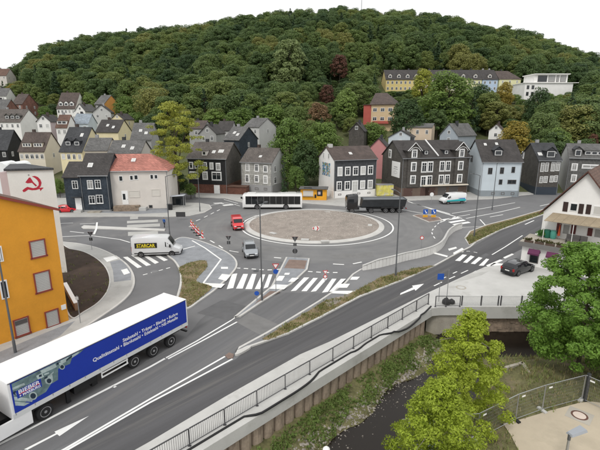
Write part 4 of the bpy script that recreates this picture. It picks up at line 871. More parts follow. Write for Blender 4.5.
for nm, lb, a, b_, c_, Y, D, ev, rv, sd_, wl_, rf, kd, fw, sw in rows:
    side_m = {'pink_sided_house': W_PINKL, 'orange_gabled_house': W_ORG2, 'black_roofed_house': S_BLACK, 'dark_blue_house': S_NAVY}.get(nm)
    X = house(nm, lb, a, b_, c_, Y, D, ev, rv, sd_, wl_, rf, kind=kd, sidewall=side_m, gut=False, over=.3)
    if fw[0]: grid_win(X, 'F', fw[0], fw[1])
    if sw[0]: grid_win(X, 'R', sw[0], sw[1])
    if nm in ('cream_house',): dormer(X, X.W*.28, X.W*.36, .18, 1.3, W_CREAM, R_BROWN, shed=True, nwin=3); dormer(X, X.W*.72, X.W*.36, .18, 1.3, W_CREAM, R_BROWN, shed=True, nwin=3)
    if nm in ('yellow_gabled_house',): dormer(X, X.W*.3, 1.7, .2, 1.4, S_DARK, R_CHAR); dormer(X, X.W*.7, 1.7, .2, 1.4, S_DARK, R_CHAR); skylight(X, X.W*.72, .65)
    if nm in ('white_gabled_house',):
        for q in (.55, .72, .88): dormer(X, X.W*q, 1.7, .2, 1.4, S_GREYW, R_OLD)
    if nm in ('brown_roofed_villa',):
        for q in (.2, .5, .8): dormer(X, X.W*q, 1.9, .15, 1.6, W_WHITE, R_BROWN)
    if nm == 'brown_roofed_white_house': dormer(X, X.W*.5, 3.0, .2, 1.3, W_WHITE, R_TILE, shed=True, nwin=2)
    if kd == 'y' and nm not in ('pink_house',): add_window(X, 'F', X.W/2-.45, X.ze+.4, X.W/2+.45, X.ze+1.5)
    if nm in ('big_grey_roofed_barn', 'long_grey_roofed_house', 'dark_blue_house', 'yellow_house'): skylight(X, X.W*.4, .5); skylight(X, X.W*.7, .35)
# ---- buildings up on the wooded slope
N1 = house('orange_red_villa', 'tan villa with a red corner panel and a grey hipped roof among the trees', 371.5, 394.5, 401, 168, 13, 104, 92.5, 'R', W_TAN, R_BROWN, hip=4.5, chim=0, gut=False, over=.6)
grid_win(N1, 'F', 3, 2, 1.6, 1.4, dz=3.4, gm=GLASS); MB().box(-3.2, -.02, .4, N1.D, -.5, N1.ze-.2).build('red_panel_wing', W_REDP, N1.o); MB().box(-3.5, -.01, 0, N1.D, N1.ze-.18, N1.ze).build('wing_roof', R_BROWN, N1.o); MB().box(1, N1.W-.5, -1.3, -.05, N1.ze-7.3, N1.ze-6.3).build('balcony', W_REDP, N1.o)
for lb, a, b_, wl_, nw in (('yellow apartment block with a dark dormered roof high on the slope', 386, 421, W_YBLOCK, 8), ('middle apartment block half hidden behind the tall tree on the slope', 421.6, 457, W_CREAM, 7), ('lime yellow apartment block with a dormered roof on the slope', 457.6, 482, W_PALEY, 5), ('pale blue end block of the terrace on the slope', 482.6, 498, W_BLUE, 3)):
    X = house('apartment_block', lb, a, b_, b_+3, 236, 13, 79.3, 70.3, 'R', wl_, R_DARK, rot=0, gut=False, chim=2, cat='apartment block')
    grid_win(X, 'F', nw, 3, 1.1, 1.5, dz=3.0, gm=GLASS); dn_ = 2 if X.W > 12 else 1
    for q in range(nw//2): dormer(X, X.W*(q+.5)/(nw//2), 1.8, .12, 1.6, W_OFF, R_DARK)
X = house('cream_villa', 'cream house with a brown hipped roof next to the modern white house', 499.5, 521, 524, 243, 13, 79, 71, 'R', W_PALEY, R_BROWN, rot=0, hip=4.5, chim=1, gut=False); grid_win(X, 'F', 3, 2)
P0 = AT(533, 100, 226); P1 = AT(566, 100, 226); mz = terrain(P0.x, 226)-1; zt = AT(540, 73.5, 226).z; zm = AT(540, 83, 226).z
md = tag(empty('modern_white_house', (P0.x, 226, mz)), 'modern white flat roofed house with large dark windows on the slope', 'house')
Wm = P1.x-P0.x; MB().box(-5, Wm+2.5, 0, 13, 0, zm-mz).build('lower_wall', W_WHITE, md); MB().box(0, Wm, 1.2, 12, zm-mz, zt-mz-.4).build('upper_wall', W_WHITE, md); MB().box(-.6, Wm+.6, .2, 12.6, zt-mz-.4, zt-mz).build('roof', W_WHITE, md); MB().box(-5.3, Wm+5, -.6, 13.3, zm-mz-.02, zm-mz+.25).build('terrace_slab', W_WHITE, md)
for x0, x1 in ((.1, .38), (.42, .62), (.66, .74), (.78, .95)):
    o = MB().box(Wm*x0, Wm*x1, 1.12, 1.24, zm-mz+.6, zt-mz-.8).build('window', FRAMED, md); MB().box(Wm*x0+.15, Wm*x1-.15, 1.09, 1.12, zm-mz+.75, zt-mz-.95).build('pane', GLASS if x0 < .4 else GLASS2, o)
for x0, z0 in ((-4, -3.0), (-1.5, -3.0), (-4, -6.2), (-1.5, -6.2)):
    o = MB().box(x0, x0+1.3, -.06, .05, zm-mz+z0, zm-mz+z0+1.9).build('window', FRAMED, md); MB().box(x0+.12, x0+1.18, -.09, -.06, zm-mz+z0+.12, zm-mz+z0+1.78).build('pane', GLASS, o)
tag(MB().tube([(0, 0, -3), (0, 0, 34)], [.5, .3], 8).build('radio_mast', METAL, loc=(lambda p: (p.x, 432, terrain(p.x, 432)))(AT(361.5, 8, 432))), 'thin radio mast on the hilltop', 'mast')

# ---- orange building on the left
OC = G(69, 321.5); OL = G(0, 346); od = (OL-OC).normalized(); ob = Vector((od.y, -od.x, 0)); ob = -ob if ob.x > 0 else ob
zE = AT(57.5, 209, OC.y).z; LW = 12.0; rise = .40
ob_h = tag(empty('orange_building', OC, math.atan2(od.y, od.x)), 'orange plastered building with shuttered red framed windows at the left edge', 'building')
# local x runs from the right corner toward the camera along the wall, local y goes back into the block
sy = 1 if (Matrix.Rotation(math.atan2(od.y, od.x), 3, 'Z') @ Vector((0, 1, 0))).dot(ob) > 0 else -1
OD = 9.0
def obx(mb, x0, x1, y0, y1, z0, z1): return mb.box(x0, x1, min(sy*y0, sy*y1), max(sy*y0, sy*y1), z0, z1)
pr = [(0, -.1), (LW, -.1), (LW, zE+.0), (LW/2, zE+rise*LW/2), (0, zE)]
ow = MB().extr_y(pr, 0, sy*OD).build('wall', mat('plaster_orange_front', (.69, .305, .03), .9, .07, 1.6, 8, .15, dirt=((.60, .24, .02), 2.2, .6)), ob_h)
s_ = rise; MB().extr_y([(-.35, zE-s_*.35), (LW/2, zE+s_*LW/2), (LW+.35, zE-s_*.35), (LW+.35, zE-s_*.35+.16), (LW/2, zE+s_*LW/2+.2), (-.35, zE-s_*.35+.16)], -sy*.22, sy*(OD+.2)).build('roof', R_TILE, ob_h)
mb = MB(); mb.bar((-.4, -sy*.24, zE-s_*.4+.05), (LW/2, -sy*.24, zE+s_*LW/2+.05), .05, .2); mb.build('verge_board', FRAMER, ob_h)
def on_orange(u, v):
    p = plane_hit(u, v, OC, -ob); return (p-OC).dot(od), p.z
SHW = mat('shutter_grey', (.50, .49, .46), .7, .06, 1, 12)
for u0, v0, u1, v1 in ((29.5,239.5,46,257.5),(34,271,51,292),(45,309.5,59.5,326.5),(13.5,317.5,30,335.5)):
    um, vm = (u0+u1)/2, (v0+v1)/2; a0, a1 = sorted((on_orange(u0, vm)[0], on_orange(u1, vm)[0])); z1, z0 = on_orange(um, v0)[1], on_orange(um, v1)[1]
    f = .09; mb = MB(); e0, e1 = -.1, .02
    for q in ((a0, a0+f, z0, z1), (a1-f, a1, z0, z1), (a0+f, a1-f, z1-f, z1), (a0-.05, a1+.05, z0-.05, z0+f)): obx(mb, q[0], q[1], e0, e1, q[2], q[3])
    o = mb.build('window', FRAMER, ob_h); obx(MB(), a0+f, a1-f, -.035, .01, z0+f, z1-f).build('shutter', SHW, o)
    mb = MB(); z = z0+f+.14
    while z < z1-f-.05: obx(mb, a0+f, a1-f, -.041, -.034, z, z+.012); z += .14
    k = mb.build('shutter_slats', FRAMED, o); k['kind'] = 'stuff'
    if u0 < 20:
        mb = MB(); obx(mb, a0+f+.05, a1-f-.05, -.06, -.04, z1-f-.45, z1-f-.08)
        mb.build('lattice', FRAMED, o)
for u0, v0, u1, v1 in ((-3,246,2.5,262),(0,280,8,299)):
    um, vm = (u0+u1)/2, (v0+v1)/2; a0, a1 = sorted((on_orange(u0, vm)[0], on_orange(u1, vm)[0])); z1, z0 = on_orange(um, v0)[1], on_orange(um, v1)[1]
    o = obx(MB(), a0, a1, -.07, .02, z0, z1).build('window', FRAME, ob_h)
    am = (a0+a1)/2; obx(MB(), a0+.1, am-.05, -.085, -.071, z0+.1, z1-.1).build('pane', GLASS, o); obx(MB(), am+.05, a1-.1, -.085, -.071, z0+.1, z1-.1).build('pane', GLASS, o)
a, z = on_orange(63.5, 307); obx(MB(), a-.2, a+.2, -.05, .01, z-.22, z+.22).build('meter_box', WHITE, ob_h)
lw_ = tag(empty('garden_wall', G(70, 305)), 'low white topped wall running back from the orange building beside the planting bed', 'wall')
q0, q1 = G(66, 291) - G(70, 305), G(77, 312)-G(70, 305); MB().bar(q0+Vector((0, 0, .45)), q1+Vector((0, 0, .45)), .25, .9).build('wall_body', mat('wall_brown', (.30, .19, .12), .9, .12), lw_); MB().bar(q0+Vector((0, 0, .93)), q1+Vector((0, 0, .93)), .36, .06).build('coping', WHITE, lw_)
# ---- white building with the painted emblem behind it
wy = 47.5; a = AT(53.5, 172.5, wy); b_ = AT(6, 168, wy-1.2); ang = math.atan2(a.y-b_.y, a.x-b_.x); wlen = (Vector(a[:2])-Vector(b_[:2])).length; zt = (a.z+b_.z)/2
wb = tag(empty('painted_white_building', (b_.x, b_.y, 0), ang), 'flat roofed white building with a red painted emblem behind the orange building', 'building')
WBM = mat('plaster_white_weathered', (.68, .685, .66), .9, .05, 2, 8, dirt=((.55, .56, .52), 2.4, .58))
MB().prism([(0, 0), (wlen, 0), (wlen-4.6, 6.0), (-1.5, 6.0)], -.1, zt).build('wall', WBM, wb); MB().prism([(-.2, -.18), (wlen+.12, -.18), (wlen-4.6, 6.2), (-1.7, 6.2)], zt, zt+.22).build('roof_edge', R_CHAR, wb)
MB().box(-.9, -.02, .5, 7, -.1, zt-.2).build('pink_side_pier', W_PINKL, wb)
br_ = Vector((math.cos(ang), math.sin(ang), 0)); bn_ = Vector((math.sin(ang), -math.cos(ang), 0)); wo = Vector((b_.x, b_.y, 0))
def wpt(X, Yz):
    p = plane_hit(X/7.5, 150+Yz/7.5, wo, bn_); return ((p-wo).dot(br_), -.012, p.z)
EMB = mat('emblem_red', (.42, .022, .045), .8, .12, .6, 10)
out_ = [(238,197),(262,194),(285,203),(303,222),(312,246),(306,270),(296,284),(318,281),(328,284),(316,293),(303,308),(298,292),(270,300),(240,302),(212,296),(190,312),(176,316),(168,303),(185,288),(206,276),(226,281),(250,286),(274,281),(290,264),(290,244),(280,226),(262,210)]
hm = [(217,207),(228,206),(250,240),(278,266),(268,274),(240,246),(206,250),(190,243)]
dot = [(215+7*math.cos(k*.785), 188+7*math.sin(k*.785)) for k in range(8)]
def flat(pts, m, nm): 
    o = MB().add([wpt(*p) for p in pts], [list(range(len(pts)))]).build(nm, m, wb); return o
flat(out_, EMB, 'emblem_sickle'); o = flat(hm, EMB, 'emblem_hammer'); o.location.y = -.004; flat(dot, W_GREY, 'emblem_dot')
# ---- white gabled house on the right
hA, hB = G(520, 264.5), G(550, 270.5); hr = (hB-hA).normalized(); hb = Vector((-hr.y, hr.x, 0))
rh = tag(empty('white_terrace_house', hA, math.atan2(hr.y, hr.x)), 'white gabled house with a terrace, beige awning and purple window awnings at the right edge', 'house')
def rpt(u, v, off=0):
    p = plane_hit(u, v, hA+hb*off, -hb); return (p-hA).dot(hr), p.z
zs = rpt(520, 243)[1]; RW = 15.0; setb = 4.6
MB().box(0, RW, 0, 13, -.1, zs).build('ground_floor_wall', W_WHITE, rh)
MB().box(-.35, RW, -.45, setb+.1, zs, zs+.28).build('terrace_slab', CONC_OLD, rh)
MB().box(-.36, RW, -.46, -.3, zs-.22, zs+.32).build('terrace_fascia', mat('fascia_grey', (.16, .155, .15), .7, .1), rh)
gx0, gz0 = rpt(540.5, 213, setb); ax, az = rpt(588.5, 172.5, setb); hw = ax-gx0
MB().extr_y([(gx0+.35, zs+.28), (ax*2-gx0-.35, zs+.28), (2*ax-gx0-.35, gz0+.25), (ax, az-.08), (gx0+.35, gz0+.25)], setb, 13).build('gable_wall', W_WHITE, rh)
sl_ = (az-gz0)/hw; MB().extr_y([(gx0-.1, gz0-.1*sl_), (ax, az), (2*ax-gx0+.1, gz0-.1*sl_), (2*ax-gx0+.1, gz0-.1*sl_+.2), (ax, az+.25), (gx0-.1, gz0-.1*sl_+.2)], setb-.45, 13.4).build('roof', R_TILE, rh)
mb = MB()
for s in (-1, 1): mb.bar((ax+s*(hw+.1), setb-.47, gz0), (ax, setb-.47, az+.1), .06, .24, up=Vector((0, 1, 0)))
mb.build('bargeboard', mat('barge_brown', (.09, .03, .022), .6, .1), rh)
SHB = mat('shutter_dark_brown', (.035, .018, .015), .6, .15)
def rbox(name, u0, v0, u1, v1, off, th, m, parent=None, proud=.0):
    um, vm = (u0+u1)/2, (v0+v1)/2; x0, x1 = rpt(u0, vm, off)[0], rpt(u1, vm, off)[0]; z1, z0 = rpt(um, v0, off)[1], rpt(um, v1, off)[1]
    return MB().box(x0, x1, off-th-proud, off-proud, z0, z1).build(name, m, parent or rh)
for r_, m_ in (((563,201.8,568,211.5), 'S'), ((570,203,577.8,211.2), 'W'), ((578.6,203.8,583.6,213.8), 'S'), ((586,204.5,591,214.2), 'S'), ((593,205.8,604,215), 'B')):
    if m_ == 'S': rbox('shutter', *r_, setb, .06, SHB)
    else:
        o = rbox('window', *r_, setb, .07, FRAME); u0, v0, u1, v1 = r_; rbox('pane', u0+.8, v0+.8, u1-.8, v1-.8, setb, .02, GLASS if m_ == 'W' else SHW, rh, .07)
for r_, m_ in (((556.5,223,561,234), 'S'), ((562.5,224,570,234.5), 'D'), ((571,225,576,234), 'S'), ((587.5,228,592.5,236), 'S'), ((594,228.5,602,238), 'D')):
    o = rbox('terrace_shutter' if m_ == 'S' else 'terrace_door', *r_, setb, .06 if m_ == 'S' else .05, mat('shutter_red_brown', (.10, .022, .02), .6, .15) if m_ == 'S' else FRAME)
    if m_ == 'D': u0, v0, u1, v1 = r_; rbox('pane', u0+.7, v0+.7, u1-.7, v1-.7, setb, .02, GLASS2, rh, .05)
p1 = rpt(553, 212.5, setb); aw_x0 = p1[0]; zaw = p1[1]
AW = mat('awning_beige', (.30, .245, .17), .85, .12, .7, 8, dirt=((.2, .16, .11), .8, .58))
for k in range(11):                                   # awning of corrugated sheets
    x0 = aw_x0+k*.95; x1 = x0+.93; q = [(x0, setb, zaw), (x1, setb, zaw), (x1-.5, setb-2.0, zaw-.75), (x0-.5, setb-2.0, zaw-.75)]; 
    MB().add(q+[(a_, b2, c2-.05) for a_, b2, c2 in q], [(0, 1, 2, 3), (7, 6, 5, 4), (0, 4, 5, 1), (1, 5, 6, 2), (2, 6, 7, 3), (3, 7, 4, 0)]).build('awning_sheet', AW, rh)
mb = MB()
for k in range(4): mb.tube([(aw_x0-.4+k*3.1, setb-1.9, zs+.28), (aw_x0-.4+k*3.1, setb-1.9, zaw-.72)], .04, 6)
mb.build('awning_posts', FRAME, rh) if False else [MB().tube([(aw_x0-.4+k*3.1, setb-1.9, zs+.28), (aw_x0-.4+k*3.1, setb-1.9, zaw-.74)], .04, 6).build('awning_post', FRAME, rh) for k in range(4)]
PUR = mat('awning_purple', (.10, .022, .065), .8, .12, .4, 10)
for u0, u1, va, vb in ((530,541.5,247.5,252.5), (548,559.5,250.5,256), (568,580,254,260)):
    x0, z1 = rpt(u0, va); x1, _ = rpt(u1, va); z0 = z1-.45
    o = MB().add([(x0, -.47, z1-.0), (x1, -.47, z1), (x1, -1.0, z0), (x0, -1.0, z0), (x0, -1.0, z0-.18), (x1, -1.0, z0-.18), (x1, -.0, z0), (x0, -.0, z0)], [(0, 1, 2, 3), (3, 2, 5, 4), (0, 3, 7), (1, 6, 2)]).build('window_awning', PUR, rh)
    w_ = MB().box(x0+.1, x1-.15, -.06, .02, .55, z0+.1).build('window', FRAMED, rh); MB().box(x0+.2, x1-.25, -.075, -.06, .65, z0+.02).build('pane', GLASS, w_)
# planter boxes on the terrace edge
for k in range(9):
    MB().box(.2+k*1.15, 1.15+k*1.15, -.28, .08, zs+.285, zs+.55).build('flower_box', mat('flower_box_brown', (.09, .06, .045), .8, .2), rh)
# ================================================================== VEHICLES
def paint(n, c, rough=.3, metal=0.0): return mat('car_paint_'+n, c, rough, .03, 1.5, 6, metal=metal, coat=.6)
LAMP = mat('headlight_glass', (.62, .64, .66), .12, .05); TAIL = mat('taillight_red', (.32, .01, .012), .25, .05); PLATE = mat('number_plate', (.75, .75, .73), .5, .03); ORANGE = mat('indicator_orange', (.6, .2, .02), .3, .05)
_wheel = {}
def wheel(parent, x, y, r, wd=.22, side=1, dual=False):
    k = (r, wd, side)
    if k not in _wheel:
        t = MB().lathe_y([(r*.62, -wd/2), (r*.94, -wd/2), (r, -wd*.32), (r, wd*.32), (r*.94, wd/2), (r*.62, wd/2)], 24).mesh('wheel', RUBBER, 40)
        rm = MB(); o = side*wd/2
        rm.lathe_y([(r*.64, o*.75), (r*.64, o*1.03), (r*.56, o*1.0), (r*.5, o*.55), (r*.2, o*.75), (r*.17, o*1.05), (.01, o*1.06)], 20)
        for j in range(8): a = j*math.pi/4; rm.bar((r*.2*math.cos(a), o*.86, r*.2*math.sin(a)), (r*.57*math.cos(a), o*.86, r*.57*math.sin(a)), r*.10, .03, up=Vector((0, 1, 0)))
        _wheel[k] = (t, rm.mesh('rim', RIM, 35))
    t, rm = _wheel[k]; o = link('wheel', t, parent, (x, y, r)); link('rim', rm, o)
    if dual: MB().lathe_y([(r*1.16, -.01), (r*1.16, .01)], 24).build('wheel_arch', BLACK, parent, (x, y+side*(wd/2-.016), r+.02))
    return o
def loft(stations, mats=None):
    """stations: (x, [(y,z)...]) half sections from bottom centre to top centre"""
    mb = MB(); n = len(stations[0][1]); ring = []
    for x, pr in stations:
        full = [(x, y, z) for y, z in pr]+[(x, -y, z) for y, z in pr[::-1][1:-1]]; ring.append(full)
    m = len(ring[0]); vs = [p for r_ in ring for p in r_]
    fs = [(i*m+j, i*m+(j+1) % m, (i+1)*m+(j+1) % m, (i+1)*m+j) for i in range(len(ring)-1) for j in range(m)]
    fs += [list(range(m)), [(len(ring)-1)*m+j for j in range(m)][::-1]]
    return mb.add(vs, fs)
def sec(w, zb, zm, zbelt, ztop, wr):
    return [(0, zb), (w*.86, zb), (w*.97, zb+.12), (w, zm), (w*.985, zbelt), (wr+(w-wr)*.12, ztop-.12*(ztop-zbelt)-.02), (wr*.88, ztop), (0, ztop+.015)]
def car(name, label, cat, rear, head, L, W, H, col, style='wagon', roofcol=None):
    """rear: world point of the rear end centre; head: heading vector. local +x forward"""
    a = math.atan2(head.y, head.x); c = rear; o = tag(empty(name, (c.x, c.y, 0.012), a), label, cat)
    w = W/2; zb = .2; belt = H*.60; cowl = belt*1.0; P = col
    if style == 'van':
        st = [(.03, w*.95, belt, H*.97, w*.90), (.12, w, belt, H, w*.93), (L*.62, w, belt, H, w*.92), (L*.70, w, belt, H*.965, w*.88), (L*.835, w*.985, belt*1.0, belt*1.02, w*.8), (L*.96, w*.93, belt*.80, belt*.84, w*.72), (L*.995, w*.84, belt*.62, belt*.66, w*.66)]
        ws = (3, 4); sw = [(.05, .30), (.35, .60), (.63, .69)]
    else:
        st = [(.02, w*.88, belt*.9, belt*.95, w*.74), (.10, w*.95, belt, belt*1.06, w*.78), (L*.11, w*.97, belt, H*.93, w*.74), (L*.22, w, belt, H*.99, w*.75), (L*.45, w, belt, H, w*.76), (L*.58, w, belt, H*.965, w*.74), (L*.74, w*.99, belt*.99, belt*1.03, w*.78), (L*.93, w*.93, belt*.80, belt*.83, w*.7), (L*.99, w*.80, belt*.62, belt*.66, w*.6)]
        ws = (5, 6); sw = [(.16, .27), (.29, .43), (.45, .56)]
    S = [(x, sec(ww, zb, zb+.35*(bl-zb), bl, max(tp, bl+.03), wr)) for x, ww, bl, tp, wr in st]
    loft(S).build('body', P, o, smooth=35)
    q = lambda x, i: [np.interp(x, [s_[0] for s_ in S], [s_[1][i][k] for s_ in S]) for k in (0, 1)]
    for sd_ in (1, -1):                                # side windows follow the flank
        for f0, f1 in sw:
            x0, x1 = f0*L, f1*L
            if style == 'van' and cat != 'car' and f0 < .6 and name != 'minivan': continue
            pts = []
            for x in (x0, x1):
                for t in (.10, .84):
                    b0, b1 = q(x, 4), q(x, 5); pts.append((x, sd_*(b0[0]+(b1[0]-b0[0])*t+.008), b0[1]+(b1[1]-b0[1])*t))
            MB().add([pts[0], pts[2], pts[3], pts[1]], [(0, 1, 2, 3)]).build('side_window', CARGL, o)
    (xa, ya), (xb, yb) = (S[ws[0]][0], S[ws[0]][1]), (S[ws[1]][0], S[ws[1]][1])
    def wsp(t, e): 
        y = ya[5][0]+(yb[5][0]-ya[5][0])*t; z = ya[6][1]+(yb[6][1]-ya[6][1])*t; x = xa+(xb-xa)*t; return [(x+.02, y*.93, z+.02), (x+.02, -y*.93, z+.02)]
    t0, t1 = wsp(.10, 0), wsp(.92, 0); MB().add([t0[0], t0[1], t1[1], t1[0]], [(0, 1, 2, 3)]).build('windscreen', CARGL, o)
    i = 1 if style != 'van' else 0; za, zb2 = S[i][1], S[i+1][1]
    if style == 'van': rw_ = [(-.005, w*.75, belt*1.08), (-.005, -w*.75, belt*1.08), (.03, -w*.68, H*.9), (.03, w*.68, H*.9)]
    else: rw_ = [(.09, w*.70, belt*1.12), (.09, -w*.70, belt*1.12), (L*.105, -w*.62, H*.88), (L*.105, w*.62, H*.88)]
    MB().add(rw_, [(0, 1, 2, 3)]).build('rear_window', CARGL, o)
    r = .33 if H < 1.7 else .35
    for x in (L*.19, L*.80):
        for sd_ in (1, -1): wheel(o, x, sd_*(w-.10), r, .22, sd_, True)
        
    for sd_ in (1, -1):
        MB().box(L-.16, L-.02, sd_*w*.62-.17, sd_*w*.62+.17, belt*.62, belt*.75).build('headlight', LAMP, o)
        MB().box(-.01, .08, sd_*w*.80-.1, sd_*w*.80+.1, belt*.72, belt*1.05 if style != 'van' else belt*1.15).build('taillight', TAIL, o)
        mx = L*.66 if style == 'van' else L*.63; MB().box(mx, mx+.14, sd_*(w+.10)-.09, sd_*(w+.10)+.09, belt+.02, belt+.2).build('mirror', BLACK if cat == 'van' else P, o)
    MB().box(L-.05, L+.015, -w*.72, w*.72, zb+.02, zb+.22).build('front_bumper', BLACK, o); MB().box(L-.03, L+.02, -.26, .26, zb+.24, zb+.35).build('number_plate', PLATE, o)
    MB().box(L-.08, L-.005, -w*.42, w*.42, belt*.60, belt*.72).build('grille', BLACK, o)
    MB().box(-.03, .06, -w*.85, w*.85, zb+.02, zb+.2).build('rear_bumper', BLACK, o); MB().box(-.02, .03, -.26, .26, belt*.66, belt*.77).build('number_plate', PLATE, o)
    if style == 'wagon':
        for sd_ in (1, -1): MB().bar((L*.14, sd_*w*.66, H*1.01), (L*.55, sd_*w*.66, H*1.005), .04, .05).build('roof_rail', METAL, o)
    return o
def text_mesh(name, txt, size, m, parent, mtx, bold=0.0, sx=1.0, fit=None):
    cu = bpy.data.curves.new(name, 'FONT'); cu.body = txt; cu.size = size; cu.offset = bold; cu.extrude = .0; to = bpy.data.objects.new(name, cu)
    COL.objects.link(to); dg = bpy.context.evaluated_depsgraph_get(); me = bpy.data.meshes.new_from_object(to.evaluated_get(dg)); bpy.data.objects.remove(to); me.name = name
    me.materials.clear(); me.materials.append(m)
    if fit:
        xs_ = [v.co.x for v in me.vertices]; k = fit/(max(xs_)-min(xs_)); me.transform(Matrix.Scale(k, 4, (1, 0, 0)))
    me.transform(mtx); return link(name, me, parent)
# ---- red delivery van, grey estate, black estate, red car
hd = (G(241.5, 236)-G(234, 221)).normalized(); fr = G(239, 231); car('red_van', 'red compact delivery van entering the roundabout beside the gravel island', 'van', fr-hd*4.45, hd, 4.45, 1.82, 1.85, paint('red', (.62, .035, .04)), 'van')
hd = (G(254.5, 262)-G(247.5, 244)).normalized(); fr = G(252, 259.3); car('grey_estate_car', 'silver grey estate car waiting before the main zebra crossing', 'car', fr-hd*4.5, hd, 4.5, 1.84, 1.62, paint('silver', (.30, .32, .34), .3, .3), 'wagon')
bl = Vector((.84, .53, 0)).normalized(); rr = G(506.5, 275.5, .1); o = car('black_estate_car', 'black estate car parked on the pale court beside the white house', 'car', Vector((rr.x, rr.y, 0)), bl, 4.6, 1.85, 1.5, paint('black', (.012, .013, .016), .15), 'wagon'); o.location.z = .112
car('red_car', 'red car half hidden behind the corner of the orange building', 'car', G(57, 212.5), Vector((1, .12, 0)).normalized(), 4.0, 1.72, 1.48, paint('bright_red', (.6, .02, .03)), 'hatch')
# ---- white rental van with lettering
def big_van(name, label, rw_px, fw_px, side, H, L, col, wb, rear_oh):
    a, b_ = G(*rw_px), G(*fw_px); hd = (b_-a).normalized(); n = Vector((-hd.y, hd.x, 0))*side; W = 2.02
    ctr = a-n*(W/2-.1); o = tag(empty(name, ctr-hd*rear_oh+Vector((0, 0, .012)), math.atan2(hd.y, hd.x)), label, 'van'); w = W/2
    st = [(.0, w*.96, 1.3, H*.965, w*.86), (.08, w, 1.3, H*.985, w*.88), (L*.35, w, 1.3, H, w*.89), (L*.68, w, 1.3, H*.985, w*.87), (L*.745, w, 1.3, H*.945, w*.84), (L*.865, w*.985, 1.28, 1.36, w*.84), (L*.965, w*.94, 1.0, 1.08, w*.78), (L, w*.84, .8, .86, w*.7)]
    S = [(x, sec(ww, .28, .75, bl_, tp, wr)) for x, ww, bl_, tp, wr in st]; loft(S).build('body', col, o, smooth=35)
    q = lambda x, i: [np.interp(x, [s_[0] for s_ in S], [s_[1][i][k] for s_ in S]) for k in (0, 1)]
    for sd_ in (1, -1):
        x0, x1 = L*.69, L*.815; pts = []
        for x, ts in ((x0, (.04, .62)), (x1, (.02, .5))):
            for t in ts: b0, b1 = q(x, 4), q(x, 5); pts.append((x, sd_*(b0[0]+(b1[0]-b0[0])*t+.01), b0[1]+(b1[1]-b0[1])*t))
        MB().add([pts[0], pts[2], pts[3], pts[1]], [(0, 1, 2, 3)]).build('side_window', CARGL, o)
        MB().box(L*.05, L*.97, sd_*w*1.0-.012, sd_*w*1.0+.014, .48, .6).build('rub_strip', BLACK, o)
        MB().box(L*.78, L*.78+.16, sd_*(w+.13)-.1, sd_*(w+.13)+.1, 1.3, 1.68).build('mirror', BLACK, o)
        MB().box(L-.25, L-.05, sd_*w*.70-.16, sd_*w*.70+.16, .78, 1.0).build('headlight', LAMP, o); MB().box(-.03, .03, sd_*w*.9-.06, sd_*w*.9+.06, .8, 1.45).build('taillight', TAIL, o)
        for x in (rear_oh, rear_oh+wb): wheel(o, x, sd_*(w-.11), .36, .24, sd_, True)
    xa, xb = S[4], S[5]; f = lambda t: (xa[0]+(xb[0]-xa[0])*t+.03, (xa[1][5][0]+(xb[1][5][0]-xa[1][5][0])*t)*.94, xa[1][6][1]+(xb[1][6][1]-xa[1][6][1])*t+.03)
    A_, B_ = f(.08), f(.95); MB().add([A_, (A_[0], -A_[1], A_[2]), (B_[0], -B_[1], B_[2]), B_], [(0, 1, 2, 3)]).build('windscreen', CARGL, o)
    MB().box(L-.12, L+.02, -w*.8, w*.8, .3, .58).build('front_bumper', BLACK, o); MB().box(L-.15, L-.01, -w*.4, w*.4, .66, .84).build('grille', BLACK, o); MB().box(-.06, .02, -w*.85, w*.85, .3, .5).build('rear_bumper', BLACK, o)
    for x in (-.012,):
        for sd_ in (.05, .52): MB().box(x-.006, x, -w*.9+w*sd_*1.65*.55 if sd_ < .1 else .06, -.04 if sd_ < .1 else w*.82, 1.5, 2.1).build('rear_window', CARGL, o)
    return o, L, w
sv, L, w_ = big_van('rental_van', 'white high roofed rental van with a black and yellow logo on the left zebra crossing', (141.3, 257.2), (172.8, 256.2), 1*-1, 2.72, 6.3, paint('van_white', (.62, .63, .64)), 4.0, 1.15)
yl = w_*1.0
sb = MB().box(.45, 3.3, -(w_+.0)*1.0-.018, -w_*.985+.0, 1.24, 1.94).build('logo_panel', BLACK, sv)
YEL = mat('logo_yellow', (.75, .62, .03), .5, .03)
text_mesh('lettering', 'STARCAR', .60, YEL, sv, Matrix.Translation((.7, -w_-.022, 1.40)) @ Matrix.Rotation(R(90), 4, 'X'), .014, fit=2.35)
MB().box(.65, 3.1, -w_-.021, -w_-.0185, 1.33, 1.355).build('logo_underline', YEL, sv)
tv, L, w_ = big_van('turquoise_van', 'white van with turquoise and blue side graphics parked before the double slate house', (461.4, 203.6), (446, 204.4), 1, 2.35, 5.6, paint('van_white2', (.74, .75, .75)), 3.35, 1.1)
TUR = mat('graphic_turquoise', (.03, .45, .47), .4, .05); GBL = mat('graphic_blue', (.08, .25, .55), .4, .1)
def vpatch(o, pts, m, y, nm='side_graphic'): MB().add([(x, y, z) for x, z in pts], [list(range(len(pts)))]).build(nm, m, o)
vpatch(tv, [(.1, .62), (4.7, .62), (4.9, .85), (3.5, .95), (1.6, 1.05), (.1, .98)], TUR, w_+.016); vpatch(tv, [(.3, 1.0), (1.6, 1.1), (2.2, 1.28), (.4, 1.28)], GBL, w_+.012)
